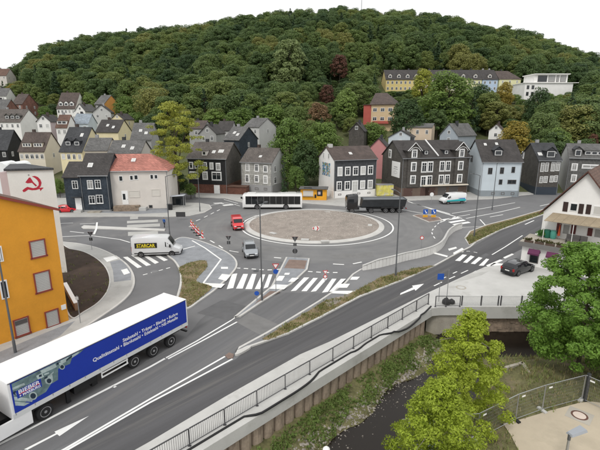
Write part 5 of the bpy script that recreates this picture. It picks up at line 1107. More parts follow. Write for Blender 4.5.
# ---- city bus
def bus():
    a, b_ = G(286, 209.2), G(257.3, 209.2); hd = (b_-a).normalized(); n = Vector((-hd.y, hd.x, 0)); W = 2.55; L = 12.2; Hh = 3.05; w = W/2
    o = tag(empty('city_bus', a-n*(w-.1)-hd*3.3+Vector((0, 0, .012)), math.atan2(hd.y, hd.x)), 'white city bus with black windows passing behind the roundabout', 'bus')
    WB = paint('bus_white', (.78, .78, .77)); mk = lambda w_, t: [(0, .3), (w_*.96, .3), (w_, .42), (w_, 1.2), (w_, 1.3), (w_*.985, t-.2), (w_*.9, t), (0, t+.02)]
    loft([(0, mk(w*.96, Hh-.1)), (.1, mk(w, Hh)), (L-.35, mk(w, Hh)), (L-.1, mk(w*.97, Hh-.1)), (L, mk(w*.9, Hh-.35))]).build('body', WB, o, smooth=35)
    for sd_ in (1, -1):
        x = .35
        for k in range(9):
            wd = (L-1.0)/9; q = [(x+.012, 1.02), (x+wd-.012, 1.02), (x+wd-.012, 2.68), (x+.012, 2.68)]; MB().add([(a_, sd_*(w+.012-(.012 if z > 2 else 0)), z) for a_, z in q], [(0, 1, 2, 3)]).build('side_window', CARGL, o); x += wd
        for x in (3.3, 3.3+5.9): wheel(o, x, sd_*(w-.12), .49, .3, sd_, True)
        MB().box(L-.03, L+.02, sd_*w*.66-.15, sd_*w*.66+.15, .6, .8).build('headlight', LAMP, o); MB().box(-.02, .02, sd_*w*.8-.08, sd_*w*.8+.08, .9, 1.3).build('taillight', TAIL, o)
        MB().box(L-.05, L+.3, sd_*(w+.1)-.06, sd_*(w+.1)+.06, 2.2, 2.6).build('mirror', BLACK, o)
    MB().add([(L+.012, w*.86, 1.05), (L+.012, -w*.86, 1.05), (L-.04, -w*.84, 2.68), (L-.04, w*.84, 2.68)], [(0, 1, 2, 3)]).build('windscreen', CARGL, o)
    MB().box(L-2.6, L-.9, -w*.7, w*.7, Hh+.02, Hh+.16).build('roof_unit', WB, o); MB().box(1.2, 4.4, -w*.75, w*.75, Hh+.02, Hh+.12).build('roof_unit', WB, o)
    MB().box(.2, L-.2, -w-.006, w+.006, .3, .4).build('skirt', BLACK, o)
bus()
# ---- black tipper lorry
def tipper():
    a, b_ = G(399, 212.8), G(351.7, 213.3); hd = (b_-a).normalized(); n = Vector((-hd.y, hd.x, 0)); W = 2.5; w = W/2; sc = (b_-a).length/9.35
    o = tag(empty('tipper_lorry', a-n*(w-.15)+Vector((0, 0, .012)), math.atan2(hd.y, hd.x)), 'black tipper lorry with a long dark skip body leaving the roundabout', 'lorry')
    BK = paint('lorry_black', (.012, .012, .013), .3); CH_ = mat('chassis_grey', (.05, .05, .052), .7, .15); ax = [0, 1.35, 2.7, 5.6, 9.35]
    for x in ax:
        for sd_ in (1, -1): wheel(o, x*sc, sd_*(w-.17), .5, .32, sd_)
    MB().box(-1.0, 10.2, -.45, .45, .62, .95).build('chassis', CH_, o)
    cx = 8.2*sc
    S = [(cx, [(0, .75), (w*.96, .75), (w, .9), (w, 1.6), (w, 1.9), (w*.97, 3.4), (w*.9, 3.55), (0, 3.6)]), (cx+1.9, [(0, .75), (w*.96, .75), (w, .9), (w, 1.6), (w, 1.9), (w*.95, 3.1), (w*.86, 3.35), (0, 3.4)]), (cx+2.15, [(0, .75), (w*.94, .75), (w*.97, .9), (w*.97, 1.6), (w*.96, 1.9), (w*.9, 2.9), (w*.8, 3.05), (0, 3.1)])]
    loft(S).build('cab', BK, o, smooth=35)
    MB().add([(cx+2.17, w*.84, 1.95), (cx+2.17, -w*.84, 1.95), (cx+2.13, -w*.8, 2.85), (cx+2.13, w*.8, 2.85)], [(0, 1, 2, 3)]).build('windscreen', CARGL, o)
    for sd_ in (1, -1):
        MB().add([(cx+.8, sd_*(w+.01), 1.95), (cx+1.95, sd_*(w+.01), 1.95), (cx+1.85, sd_*(w*.98+.01), 2.8), (cx+.8, sd_*(w*.98+.01), 2.8)], [(0, 1, 2, 3)]).build('side_window', CARGL, o)
        MB().box(cx+2.1, cx+2.2, sd_*w*.7-.2, sd_*w*.7+.2, .95, 1.15).build('headlight', LAMP, o); MB().box(cx+1.9, cx+2.05, sd_*(w+.2)-.1, sd_*(w+.2)+.1, 2.0, 2.7).build('mirror', BLACK, o)
        MB().box(cx-1.6, cx-.3, sd_*w*.75-.25, sd_*w*.75+.25, .55, 1.05).build('fuel_tank', METAL, o)
        MB().box(-1.3, 3.6, sd_*(w-.17)-.17, sd_*(w-.17)+.17, 1.06, 1.12).build('mudguard', CH_, o)
    SK = mat('skip_dark', (.03, .033, .036), .45, .2, .8, 8)
    z0, z1, x0, x1 = 1.2, 2.75, -1.35, cx-.75
    mb = MB(); wb_ = w*.82
    mb.add([(x0+.2, -wb_, z0), (x1, -wb_, z0), (x1, wb_, z0), (x0+.2, wb_, z0), (x0-.1, -w, z1), (x1-.25, -w, z1), (x1-.25, w, z1), (x0-.1, w, z1), (x0-.02, -w+.12, z1), (x1-.35, -w+.12, z1), (x1-.35, w-.12, z1), (x0-.02, w-.12, z1), (x0+.1, -w+.2, z1-.25), (x1-.45, -w+.2, z1-.25), (x1-.45, w-.2, z1-.25), (x0+.1, w-.2, z1-.25)],
           [(3, 2, 1, 0), (0, 1, 5, 4), (1, 2, 6, 5), (2, 3, 7, 6), (3, 0, 4, 7), (4, 5, 9, 8), (5, 6, 10, 9), (6, 7, 11, 10), (7, 4, 8, 11), (8, 9, 13, 12), (9, 10, 14, 13), (10, 11, 15, 14), (11, 8, 12, 15), (12, 13, 14, 15)])
    mb.build('skip_body', SK, o)
    MB().box(x0+.15, x1-.5, -w+.22, w-.22, z1-.24, z1-.04).build('rolled_cover', mat('cover_grey', (.13, .14, .15), .7, .2, .6, 8), o)
    for sd_ in (1, -1):
        MB().bar((x0, sd_*w, z1-.02), (x1-.2, sd_*w, z1-.02), .12, .14).build('rim_rail', mat('skip_rail', (.16, .17, .18), .5, .1), o)
        MB().box(x0-.12, x0+.02, sd_*w*.75-.15, sd_*w*.75+.15, .75, .95).build('taillight', TAIL, o)
tipper()
# ---- articulated lorry with the blue trailer
a, b_ = G(171, 346.6), G(46, 418.6); hd = (b_-a).normalized(); n = Vector((-hd.y, hd.x, 0)); w = 1.275
LO = a-n*(w-.12)
lr = tag(empty('articulated_lorry', LO+Vector((0, 0, .014)), math.atan2(hd.y, hd.x)), 'white articulated lorry with a blue curtain sided trailer in the foreground', 'lorry')
dist = (b_-a).length; sp = ((G(153, 356.4)-a).length+(G(134.4, 367.2)-a).length)/3
xR, xF = -1.78, 11.6; zf, zr_ = 1.1, 3.42
TW = mat('trailer_white', (.80, .80, .80), .45, .03, 2, 6); TB = mat('trailer_blue', (.008, .034, .33), .5, .05, 3, 6); TSK = mat('trailer_skirt', (.6, .61, .61), .45, .05)
trl = MB().box(xR, xF, -w+.02, w-.02, zf+.3, zr_-.03).build('trailer_box', TW, lr)
MB().box(xR-.02, xF+.02, -w-.01, w+.01, zr_-.03, zr_+.02).build('trailer_roof', TW, lr)
for sd_ in (1, -1):
    MB().box(xR+.06, xF-.12, sd_*w-.02, sd_*w+.008, zf+.34, zr_-.06).build('curtain', TB, lr)
    MB().box(xR, xF, sd_*w-.03, sd_*w+.014, zf+.02, zf+.33).build('side_rail', TSK, lr)
    for k in range(13): x = xR+.6+k*1.05; MB().box(x, x+.05, sd_*w+.008, sd_*w+.016, zf+.2, zf+.36).build('curtain_buckle', METAL, lr)
    for x0, x1, z in ((4.0, 6.1, .62), (4.0, 6.1, .92)): MB().box(x0, x1, sd_*w-.08, sd_*w-.04, z, z+.1).build('side_guard', WHITE, lr)
    MB().box(4.0, 4.1, sd_*w-.1, sd_*w-.082, .6, 1.1).build('side_guard_post', WHITE, lr); MB().box(6.0, 6.1, sd_*w-.1, sd_*w-.082, .6, 1.1).build('side_guard_post', WHITE, lr)
    MB().box(xR-.03, xR+.05, sd_*w-.1, sd_*w+.012, zf, zr_).build('rear_post', TW, lr)
    MB().box(xR-.05, xR+.03, sd_*w*.75-.2, sd_*w*.75+.2, .85, 1.0).build('taillight', TAIL, lr)
    for x in (0, sp, 2*sp): wheel(lr, x, sd_*(w-.2), .5, .36, sd_)
    MB().box(xR+.9, 3.6, sd_*(w-.2)-.2, sd_*(w-.2)+.2, 1.03, 1.08).build('mudguard', BLACK, lr)
MB().box(xR, xF, -.5, .5, .95, zf+.3).build('trailer_chassis', mat('chassis_black', (.02, .02, .021), .7, .2), lr)
MB().box(xR-.05, xR+.1, -w*.9, w*.9, .5, .62).build('rear_underride_bar', BLACK, lr)
MB().box(6.4, 8.0, -w+.2, w-.2, .55, 1.05).build('pallet_box', BLACK, lr); MB().box(2*sp+.8, 3.9, -.9, .9, .5, .9).build('air_tank', BLACK, lr)
for sd_ in (1, -1): MB().box(xR, xF, sd_*w-.02, sd_*w+.013, zr_-.075, zr_-.035).build('top_seam', BLACK, lr)
# artwork and lettering on the visible curtain (left flank, +y side)
ys_ = w+.0095; TXT = Matrix.Translation((0, ys_+.004, 0)) @ Matrix.Rotation(R(180), 4, 'Z') @ Matrix.Rotation(R(90), 4, 'X')
LET = mat('lettering_white', (.8, .8, .82), .5, .02)
def flank_text(txt, x_left, z, size, width, m=LET, off=0): return text_mesh('lettering', txt, size, m, lr, Matrix.Translation((x_left, ys_+.004+off, z)) @ Matrix.Rotation(R(180), 4, 'Z') @ Matrix.Rotation(R(90), 4, 'X'), .006, fit=width)
def flank_px(u, v):
    p = plane_hit(u, v, LO+n*w, n); return (p-LO).dot(hd), p.z
xa, za = flank_px(122.5, 340.0); xb, zb_ = flank_px(177.5, 314.2); xc, zc_ = flank_px(92.5, 359.0); xd, zd_ = flank_px(177.5, 318.5)
flank_text('Stabstahl • Träger • Bleche • Rohre', xa, (za+zb_)/2-.12, .36, xa-xb); flank_text('Qualitätsstahl • Blankstahl • Edelstahl • NE-Metalle', xc, (zc_+zd_)/2-.14, .36, xc-xd)
ART = mat('artwork_steel_grey', (.13, .20, .21), .5, .35, .5, 3); AR2 = mat('artwork_pale_steel', (.38, .46, .46), .5, .25, .4, 4); AR3 = mat('artwork_dark', (.015, .03, .05), .5, .2)
def fpoly(px, m, off, nm='artwork'): MB().add([(min(xF-.2, flank_px(u, v)[0]), ys_+off, min(zr_-.09, max(zf+.36, flank_px(u, v)[1]))) for u, v in px], [list(range(len(px)))]).build(nm, m, lr)
fpoly([(2.5,388.5),(62,358.5),(84,349),(80,353),(72,358),(70,364),(58,369),(58,380),(51,384),(46,392),(36,398),(6,411)], ART, .002)
rr_ = random.Random(5)
for q in ([(4,396),(30,390),(31,393),(5,400)], [(5,401),(33,399),(32,402),(6,405)], [(6,406),(30,403),(24,406),(7,410)], [(8,390),(24,383),(25,385),(9,392)], [(40,371),(55,364),(57,367),(42,374)], [(60,361),(68,357),(67,361),(61,365)], [(71,356),(79,351),(78,354),(72,358)], [(44,378),(52,374),(53,380),(46,384)], [(36,376),(42,373),(44,377),(38,380)]): fpoly(q, AR2, .004)
for u, v, r_ in ((33,396,3.6), (49,381,3), (62,367,2.4), (38,386,2)):
    fpoly([(u+r_*1.15*math.cos(k*.5236), v+r_*1.15*math.sin(k*.5236)) for k in range(12)], AR2, .005); fpoly([(u+r_*.8*math.cos(k*.5236), v+r_*.8*math.sin(k*.5236)) for k in range(12)], AR3, .006)
fpoly([(15.5,391.5),(40.5,378.5),(42,386.5),(17.5,399)], TB, .007, 'logo_field')
x0, z0 = flank_px(18, 392.6); x1, z1 = flank_px(39.3, 381.5); flank_text('BIEBER', x0, z0-.12, .34, x0-x1, LET, .006)
fpoly([(19,393.7),(40,382.6),(40.2,383.7),(19.3,394.8)], RED, .008, 'logo_red_bar')
x0, z0 = flank_px(19.3, 397.2); x1, z1 = flank_px(40.3, 386); flank_text('+ MARBURG', x0, z0-.02, .22, x0-x1, LET, .006)
for x0, x1, y0, y1, z0, z1 in ((2*sp+.7, 3.7, -1.1, 1.1, .45, .95), (6.3, 6.7, -1.0, 1.0, .25, 1.1), (8.2, 8.45, .85, 1.0, .05, 1.1), (8.2, 8.45, -1.0, -.85, .05, 1.1), (7.0, 8.0, -1.15, 1.15, .5, 1.08)): MB().box(x0, x1, y0, y1, z0, z1).build('underfloor_box', BLACK, lr)
rr_ = random.Random(8)
for k in range(26):                                   # more tube ends and sheaves in the printed steel picture
    t = rr_.random(); u = 8+t*66; v = 402-t*47+rr_.uniform(-7, 6)*(1-t*.75); 
    if 14 < u < 44 and 377 < v < 400: continue
    a_ = rr_.uniform(-.9, .1); l_ = rr_.uniform(3, 8)*(1-.5*t); c2, s2 = math.cos(a_)*l_, math.sin(a_)*l_; wd2 = rr_.uniform(.5, 1.2); fpoly([(u-c2/2, v-s2/2-wd2), (u+c2/2, v+s2/2-wd2), (u+c2/2, v+s2/2+wd2), (u-c2/2, v-s2/2+wd2)], rr_.choice((AR2, AR3, AR3)), .0045+k*.00004)
# tractor unit
dx = dist
for sd_ in (1, -1):
    wheel(lr, dx, sd_*(w-.2), .51, .4, sd_); wheel(lr, dx+3.7, sd_*(w-.16), .51, .32, sd_)
    MB().box(dx+.75, dx+3.0, sd_*w-.12, sd_*w, .28, 1.12).build('side_skirt', TW, lr); 
    for z in (.5, .68, .86): MB().box(dx+2.55, dx+3.01, sd_*w-.13, sd_*w+.008, z, z+.07).build('skirt_vent', BLACK, lr)
    MB().box(dx-.65, dx+.68, sd_*(w-.2)-.22, sd_*(w-.2)+.22, 1.03, 1.08).build('mudguard', BLACK, lr)
MB().box(dx-.9, dx+4.6, -.48, .48, .6, .95).build('tractor_chassis', BLACK, lr)
cx = xF+.75
S = [(cx, [(0, 1.0), (w*.96, 1.0), (w, 1.1), (w, 1.7), (w, 2.1), (w*.97, 3.2), (w*.88, 3.4), (0, 3.45)]), (cx+2.0, [(0, .6), (w*.96, .6), (w, .75), (w, 1.7), (w, 2.1), (w*.94, 3.2), (w*.84, 3.4), (0, 3.45)]), (cx+2.3, [(0, .5), (w*.92, .5), (w*.96, .7), (w*.96, 1.7), (w*.95, 2.0), (w*.88, 2.8), (w*.78, 2.95), (0, 3.0)])]
cab = loft(S).build('cab', paint('cab_white', (.76, .76, .76)), lr, smooth=35)
MB().add([(cx+2.32, w*.82, 1.9), (cx+2.32, -w*.82, 1.9), (cx+2.29, -w*.78, 2.75), (cx+2.29, w*.78, 2.75)], [(0, 1, 2, 3)]).build('windscreen', CARGL, lr)
for sd_ in (1, -1):
    MB().add([(cx+.9, sd_*(w+.012), 2.0), (cx+1.95, sd_*(w+.012), 1.95), (cx+1.9, sd_*(w*.98+.012), 2.9), (cx+.9, sd_*(w*.98+.012), 2.95)], [(0, 1, 2, 3)]).build('side_window', CARGL, lr); MB().box(cx+2.2, cx+2.32, sd_*w*.7-.2, sd_*w*.7+.2, .8, 1.0).build('headlight', LAMP, lr)
MB().box(xF-.02, xF+.03, -w, w, zf, zr_).build('trailer_headboard', TW, lr)

# ================================================================== STREET FURNITURE
def lamp_post(label, u, v, h, arm=(1, 0), z=0.0, al=1.2, r=.085):
    p = G(u, v, z); o = tag(empty('street_lamp', p), label, 'street lamp', 'street lamps')
    MB().tube([(0, 0, -.05), (0, 0, 1.0), (0, 0, 1.05), (0, 0, h)], [r*1.35, r*1.3, r, r*.6], 10).build('pole', POLEM, o, smooth=40)
    d = Vector((arm[0], arm[1], 0)).normalized(); e = d*al
    MB().tube([(0, 0, h-.05), (e.x*.5, e.y*.5, h+.1), (e.x, e.y, h+.12)], r*.5, 8).build('arm', POLEM, o, smooth=40)
    a = math.atan2(d.y, d.x); MB().add([(-.1, -.14, .02), (.65, -.17, .04), (.65, .17, .04), (-.1, .14, .02), (-.1, -.1, .1), (.6, -.12, .11), (.6, .12, .11), (-.1, .1, .1)], [(3, 2, 1, 0), (4, 5, 6, 7), (0, 1, 5, 4), (1, 2, 6, 5), (2, 3, 7, 6), (3, 0, 4, 7)]).build('lamp_head', DARKM, o, loc=(e.x, e.y, h+.08), rz=a)
    MB().box(0, .55, -.1, .1, -.005, .02).build('lens', LAMP, o, loc=(e.x, e.y, h+.08), rz=a); return o
lamp_post('street lamp standing against the orange building', 15.5, 352.5, 10.5, (-.7, -.7), .12)
lamp_post('street lamp on the splitter island of the main zebra crossing', 262, 300.3, 9.6, (.3, 1), .12)
lamp_post('street lamp on the brushy verge in front of the white curved wall', 395.6, 275.5, 9.7, (-.3, 1), .14)
lamp_post('street lamp at the tip of the grass median', 474, 236.5, 9.5, (-.6, 1), .14)
lamp_post('street lamp behind the grass median before the light blue house', 492, 210, 9.5, (.2, -1), 0)
lamp_post('street lamp behind the white rental van', 170, 238, 9.5, (.5, .5), .1)
lamp_post('street lamp on the pavement corner by the bus shelter', 200, 211.5, 9.0, (1, -.3), .12, 1.5)
# the tall lamp at the bottom right: a post from the yard with a flat head
p = G(569, 470, PLZ); q = AT(569.5, 436, p.y); yl_ = tag(empty('yard_lamp', (q.x, p.y, PLZ+.035)), 'pale grey flat headed lamp rising from the sandy yard', 'street lamp')
hz = q.z-PLZ; MB().tube([(0, 0, 0), (0, 0, hz)], [.085, .065], 10).build('pole', METAL, yl_, smooth=40); MB().tube([(0, 0, hz-.28), (0, 0, hz+.06)], .085, 8).build('collar', POLEM, yl_)
MB().add([(-.05, -.2, .1), (1.0, -.26, .22), (1.0, .26, .22), (-.05, .2, .1), (.0, -.15, .22), (.95, -.2, .36), (.95, .2, .36), (.0, .15, .22)], [(3, 2, 1, 0), (4, 5, 6, 7), (0, 1, 5, 4), (1, 2, 6, 5), (2, 3, 7, 6), (3, 0, 4, 7)]).build('lamp_head', mat('lamp_grey', (.3, .32, .35), .4, .04), yl_, loc=(0, 0, hz-.08), rz=R(18))
tag(MB().tube([(0, 0, 0), (0, 0, .25)], [.32, .30], 16).build('white_globe_lamp', WHITE), 'x', 'lamp') if False else None
gl = tag(empty('globe_lamp', (G(326, 470, -2.2).x, G(326, 470, -2.2).y, bank(*G(326, 470, -2.2)[:2]))), 'white globe lamp on a post at the bottom edge beside the stream', 'lamp')
gz = AT(327, 449.5, gl.location.y).z-gl.location.z; MB().tube([(0, 0, -.1), (0, 0, gz-.2)], .05, 8).build('post', POLEM, gl); mb = MB()
mb.tube([(0, 0, gz-.22+.44*k/8) for k in range(9)], [max(.02, .22*math.sin(math.pi*k/8)) for k in range(9)], 14); mb.build('globe', WHITE, gl, smooth=60)
# ---- signs
SIGNB = mat('sign_blue', (.02, .09, .42), .4, .03); SIGNY = mat('sign_yellow', (.7, .35, .02), .4, .03); BACK = mat('sign_back_grey', (.05, .05, .052), .5, .05)
def plate(mb, shape, r, z, y, th=.02):
    n = {'tri': 3, 'rtri': 3, 'disc': 16, 'sq': 4}[shape]; a0 = {'tri': R(90), 'rtri': R(-90), 'disc': 0, 'sq': R(45)}[shape]; k = [(r*math.cos(a0+2*math.pi*i/n), z+r*math.sin(a0+2*math.pi*i/n)) for i in range(n)]
    return mb.extr_y(k, y, y-th)
def sign(name, label, u, v, h, plates, z=0.0, facing=-90, pr=.035):
    """facing: compass of the plate's front in degrees (-90 looks at the camera)"""
    o = tag(empty(name, G(u, v, z), R(facing+90)), label, 'road sign'); MB().tube([(0, 0, -.03), (0, 0, h)], pr, 8).build('post', METAL, o)
    for sh, r, zz, m, rim in plates:
        y = -.05; b2 = plate(MB(), sh, r, zz, y).build('sign_plate', [m][0] if not rim else rim, o); plate(MB(), sh, r*1.0, zz, y+.012, .01).build('plate_back', BACK, b2)
        if rim: plate(MB(), sh, r*.68, zz, y-.021, .004).build('plate_face', m, b2)
    return o
sign('give_way_sign', 'give way triangle above a blue disc on the splitter island', 276, 292, 3.3, [('rtri', .42, 2.95, WHITE, RED), ('disc', .27, 2.3, SIGNB, None)], .12)
sign('keep_right_sign', 'small blue keep right disc at the foot of the splitter island lamp', 257, 301, 1.1, [('disc', .24, .85, SIGNB, None)], .12)
sign('back_facing_sign', 'dark sign seen from behind at the head of the main splitter island', 295, 258.5, 3.0, [('rtri', .5, 2.7, WHITE, RED), ('disc', .34, 1.0, SIGNB, None), ('sq', .3, 1.9, WHITE, None)], .12, 90)
sign('back_facing_sign', 'dark sign seen from behind on the paved traffic island near the estate car', 229, 252.5, 2.4, [('rtri', .45, 2.1, WHITE, RED), ('sq', .33, 1.4, WHITE, None)], .1, 90)
sign('back_facing_sign', 'dark sign seen from behind on the pavement of the planting bed', 92, 249.5, 2.6, [('rtri', .45, 2.3, WHITE, RED), ('sq', .33, 1.5, WHITE, None)], .12, 90)
sign('barrier_post_sign', 'red and white marker sign beside the right half of the main zebra', 325, 283, 1.6, [('rtri', .34, 1.35, WHITE, RED), ('disc', .22, .8, WHITE, RED)], .0, -80)
sign('chevron_sign', 'red and white chevron board on the gravel island', 317, 232, .95, [('sq', .5, .62, WHITE, None)], .3)
cs = bpy.data.objects['chevron_sign']; mb = MB()
mb.add([(-.1, -.075, .95), (.08, -.075, .95), (.28, -.075, .62), (.08, -.075, .29), (-.1, -.075, .29), (.1, -.075, .62)], [(0, 1, 2, 5), (5, 2, 3, 4)]); mb.build('chevron', RED, cs)
MB().box(-.75, -.4, -.08, -.06, .4, .85).build('side_board', WHITE, cs); MB().box(-.68, -.5, -.085, -.081, .45, .8).build('red_mark', RED, cs)
sign('parking_sign', 'blue square sign on a post at the river platform', 438.5, 301.5, 2.9, [('sq', .45, 2.65, SIGNB, None)], .1)
tag(MB().tube([(0, 0, 0), (0, 0, 3.3)], .035, 8).build('bare_sign_post', METAL, loc=G(446.5, 301, .1)), 'bare sign post on the river platform beside the black bag', 'post')
bg_ = tag(empty('rubbish_bag', G(447, 305, .1)+Vector((0, .25, 0))), 'black rubbish bag behind the platform railing', 'bag')
mb = MB(); mb.tube([(0, 0, 0), (0, 0, .1), (0, 0, .35), (0, 0, .55), (.05, 0, .68)], [.3, .42, .4, .22, .05], 10); mb.tube([(.55, .1, 0), (.55, .1, .1), (.55, .1, .3), (.55, .1, .5)], [.25, .35, .32, .06], 9); mb.build('bag_body', BLACK, bg_, smooth=70)
kd = tag(empty('keep_right_boards', G(429, 219.5, .12)), 'pair of blue arrow boards with yellow foot boards on the small exit island', 'road sign')
for x in (-.75, .75):
    MB().tube([(x, 0, -.03), (x, 0, 1.9)], .04, 8).build('post', METAL, kd); MB().box(x-.42, x+.42, -.09, -.05, 1.05, 1.9).build('blue_board', SIGNB, kd); MB().box(x-.42, x+.42, -.09, -.05, .45, .85).build('yellow_board', SIGNY, kd)
    MB().add([(x-.2, -.095, 1.7), (x-.05, -.095, 1.75), (x+.15, -.095, 1.35), (x+.28, -.095, 1.45), (x+.25, -.095, 1.15), (x-.02, -.095, 1.2), (x+.06, -.095, 1.3)], [tuple(range(7))]).build('white_arrow', WHITE, kd)
sign('reflector_post', 'slim white post with a sign behind the white curved wall', 421, 250, 2.0, [('disc', .28, 1.8, WHITE, RED)], 0)
sign('white_round_sign', 'white disc sign between the tipper lorry and the turquoise van', 431, 205, 2.6, [('disc', .42, 2.3, WHITE, None)], .12)
sign('slim_post_sign', 'slim grey post with a small plate on the planting bed pavement', 80.5, 323, 2.6, [('sq', .2, 2.4, CONC, None)], .12)
# red and white warning beacons
def bmat():
    m = bpy.data.materials.new('beacon_stripes'); m.use_nodes = True; n_ = m.node_tree; b = n_.nodes['Principled BSDF']; t = n_.nodes.new('ShaderNodeTexCoord'); wv = n_.nodes.new('ShaderNodeTexWave'); wv.bands_direction = 'DIAGONAL'; wv.inputs['Scale'].default_value = 1.1; cr = n_.nodes.new('ShaderNodeValToRGB'); cr.color_ramp.interpolation = 'CONSTANT'; cr.color_ramp.elements[0].color = (.8, .8, .8, 1); cr.color_ramp.elements[1].position = .5; cr.color_ramp.elements[1].color = (.65, .03, .03, 1)
    n_.links.new(t.outputs['Object'], wv.inputs['Vector']); n_.links.new(wv.outputs['Color'], cr.inputs['Fac']); n_.links.new(cr.outputs['Color'], b.inputs['Base Color']); return m
BM = bmat()
names = ['nearest the bus shelter', 'second from the bus shelter', 'third from the bus shelter', 'fourth from the bus shelter', 'nearest the paved traffic island']
for (u, v), nm in zip(((191.5, 227), (193.5, 230), (196, 233), (198.5, 235.5), (202.5, 239)), names):
    o = tag(empty('warning_beacon', G(u, v), R(random.uniform(-25, 25))), 'red and white striped warning beacon '+nm, 'beacon', 'row of warning beacons'); MB().box(-.42, .42, -.2, .2, 0, .12).build('rubber_foot', BLACK if nm[0] != 'n' else CONC, o); MB().box(-.15, .15, -.03, .03, .12, 1.15).build('striped_board', BM, o); MB().tube([(0, 0, 1.15), (0, 0, 1.35)], .08, 8).build('lamp', ORANGE, o)
# bus shelter, bins, dark sign board
sh = tag(empty('bus_shelter', G(171.5, 207, .12)), 'small bus shelter with a pale roof beside the off white house', 'shelter'); wS = 3.0
MB().add([(0, -1.1, 2.3), (wS, -1.1, 2.55), (wS, .4, 2.55), (0, .4, 2.3), (0, -1.1, 2.4), (wS, -1.1, 2.65), (wS, .4, 2.65), (0, .4, 2.4)], [(3, 2, 1, 0), (4, 5, 6, 7), (0, 1, 5, 4), (1, 2, 6, 5), (2, 3, 7, 6), (3, 0, 4, 7)]).build('roof', mat('shelter_roof', (.5, .53, .58), .4, .1), sh)
for x, y, z in ((.15, .3, 2.32), (2.85, .3, 2.54), (.15, -.9, 2.32), (2.85, -.9, 2.54)): MB().tube([(x, y, 0), (x, y, z)], .05, 8).build('post', METAL, sh)
MB().box(.2, 2.8, .27, .31, .3, 2.2).build('back_pane', GLASS, sh); MB().box(.3, 1.6, -.1, .25, .4, .48).build('bench', DARKM, sh)
o = tag(empty('litter_bin', G(170, 209.8, .12)), 'dark litter bin by the bus shelter', 'bin'); MB().box(-.45, .45, -.3, .3, .0, 1.1).build('bin_body', BLACK, o); MB().box(-.5, .5, -.35, .35, 1.1, 1.2).build('bin_lid', DARKM, o)
o = tag(empty('direction_board', G(181, 220, .0)), 'dark direction board seen from behind near the pavement corner', 'road sign'); MB().box(-.85, .85, -.03, .03, .6, 1.5).build('board', BACK, o); MB().tube([(-.6, .05, 0), (-.6, .05, 1.5)], .035, 8).build('post', METAL, o); MB().tube([(.6, .05, 0), (.6, .05, 1.5)], .035, 8).build('post', METAL, o)
# yellow kiosk
kk = tag(empty('kiosk', G(300.5, 199.8, .12), R(-6)), 'yellow kiosk with a grey flat roof beside the white gable', 'kiosk'); KY = mat('kiosk_yellow', (.72, .34, .02), .6, .08)
kw_ = 5.9; MB().box(0, kw_, 0, 3, 0, 2.5).build('body', KY, kk); MB().box(-.3, kw_+.3, -.5, 3.2, 2.5, 2.68).build('roof', R_GREY, kk); MB().box(.6, 2.9, -.04, 0, .95, 2.15).build('shutter', SHUT, kk); MB().box(.45, 3.05, -.35, -.041, .85, .94).build('counter', METAL, kk); MB().box(3.75, 5.0, -.05, 0, .95, 2.3).build('hatch', GLASS, kk); MB().box(4.0, 4.55, -.065, -.051, 1.3, 1.95).build('poster', W_PINKL, kk); MB().box(3.2, 3.6, -.05, 0, .5, 1.3).build('menu_board', BLACK, kk); MB().box(.8, 2.6, -.3, -.24, 2.69, 2.95).build('roof_sign', DARKM, kk)
o = tag(empty('waste_container', G(377, 196.5, .12), R(4)), 'yellow and white graffiti sprayed container beside the slate houses', 'container'); MB().box(0, 3.9, 0, 2, .15, 2.7).build('body', mat('container_yellow', (.55, .5, .12), .7, .25, .8, 3, dirt=((.45, .45, .48), 1.1, .5)), o); MB().box(-.05, 3.95, -.05, 2.05, 2.7, 2.8).build('lid', METAL, o)
for x in (.3, 3.4): MB().box(x, x+.2, .1, 1.9, -.02, .15).build('skid', BLACK, o)
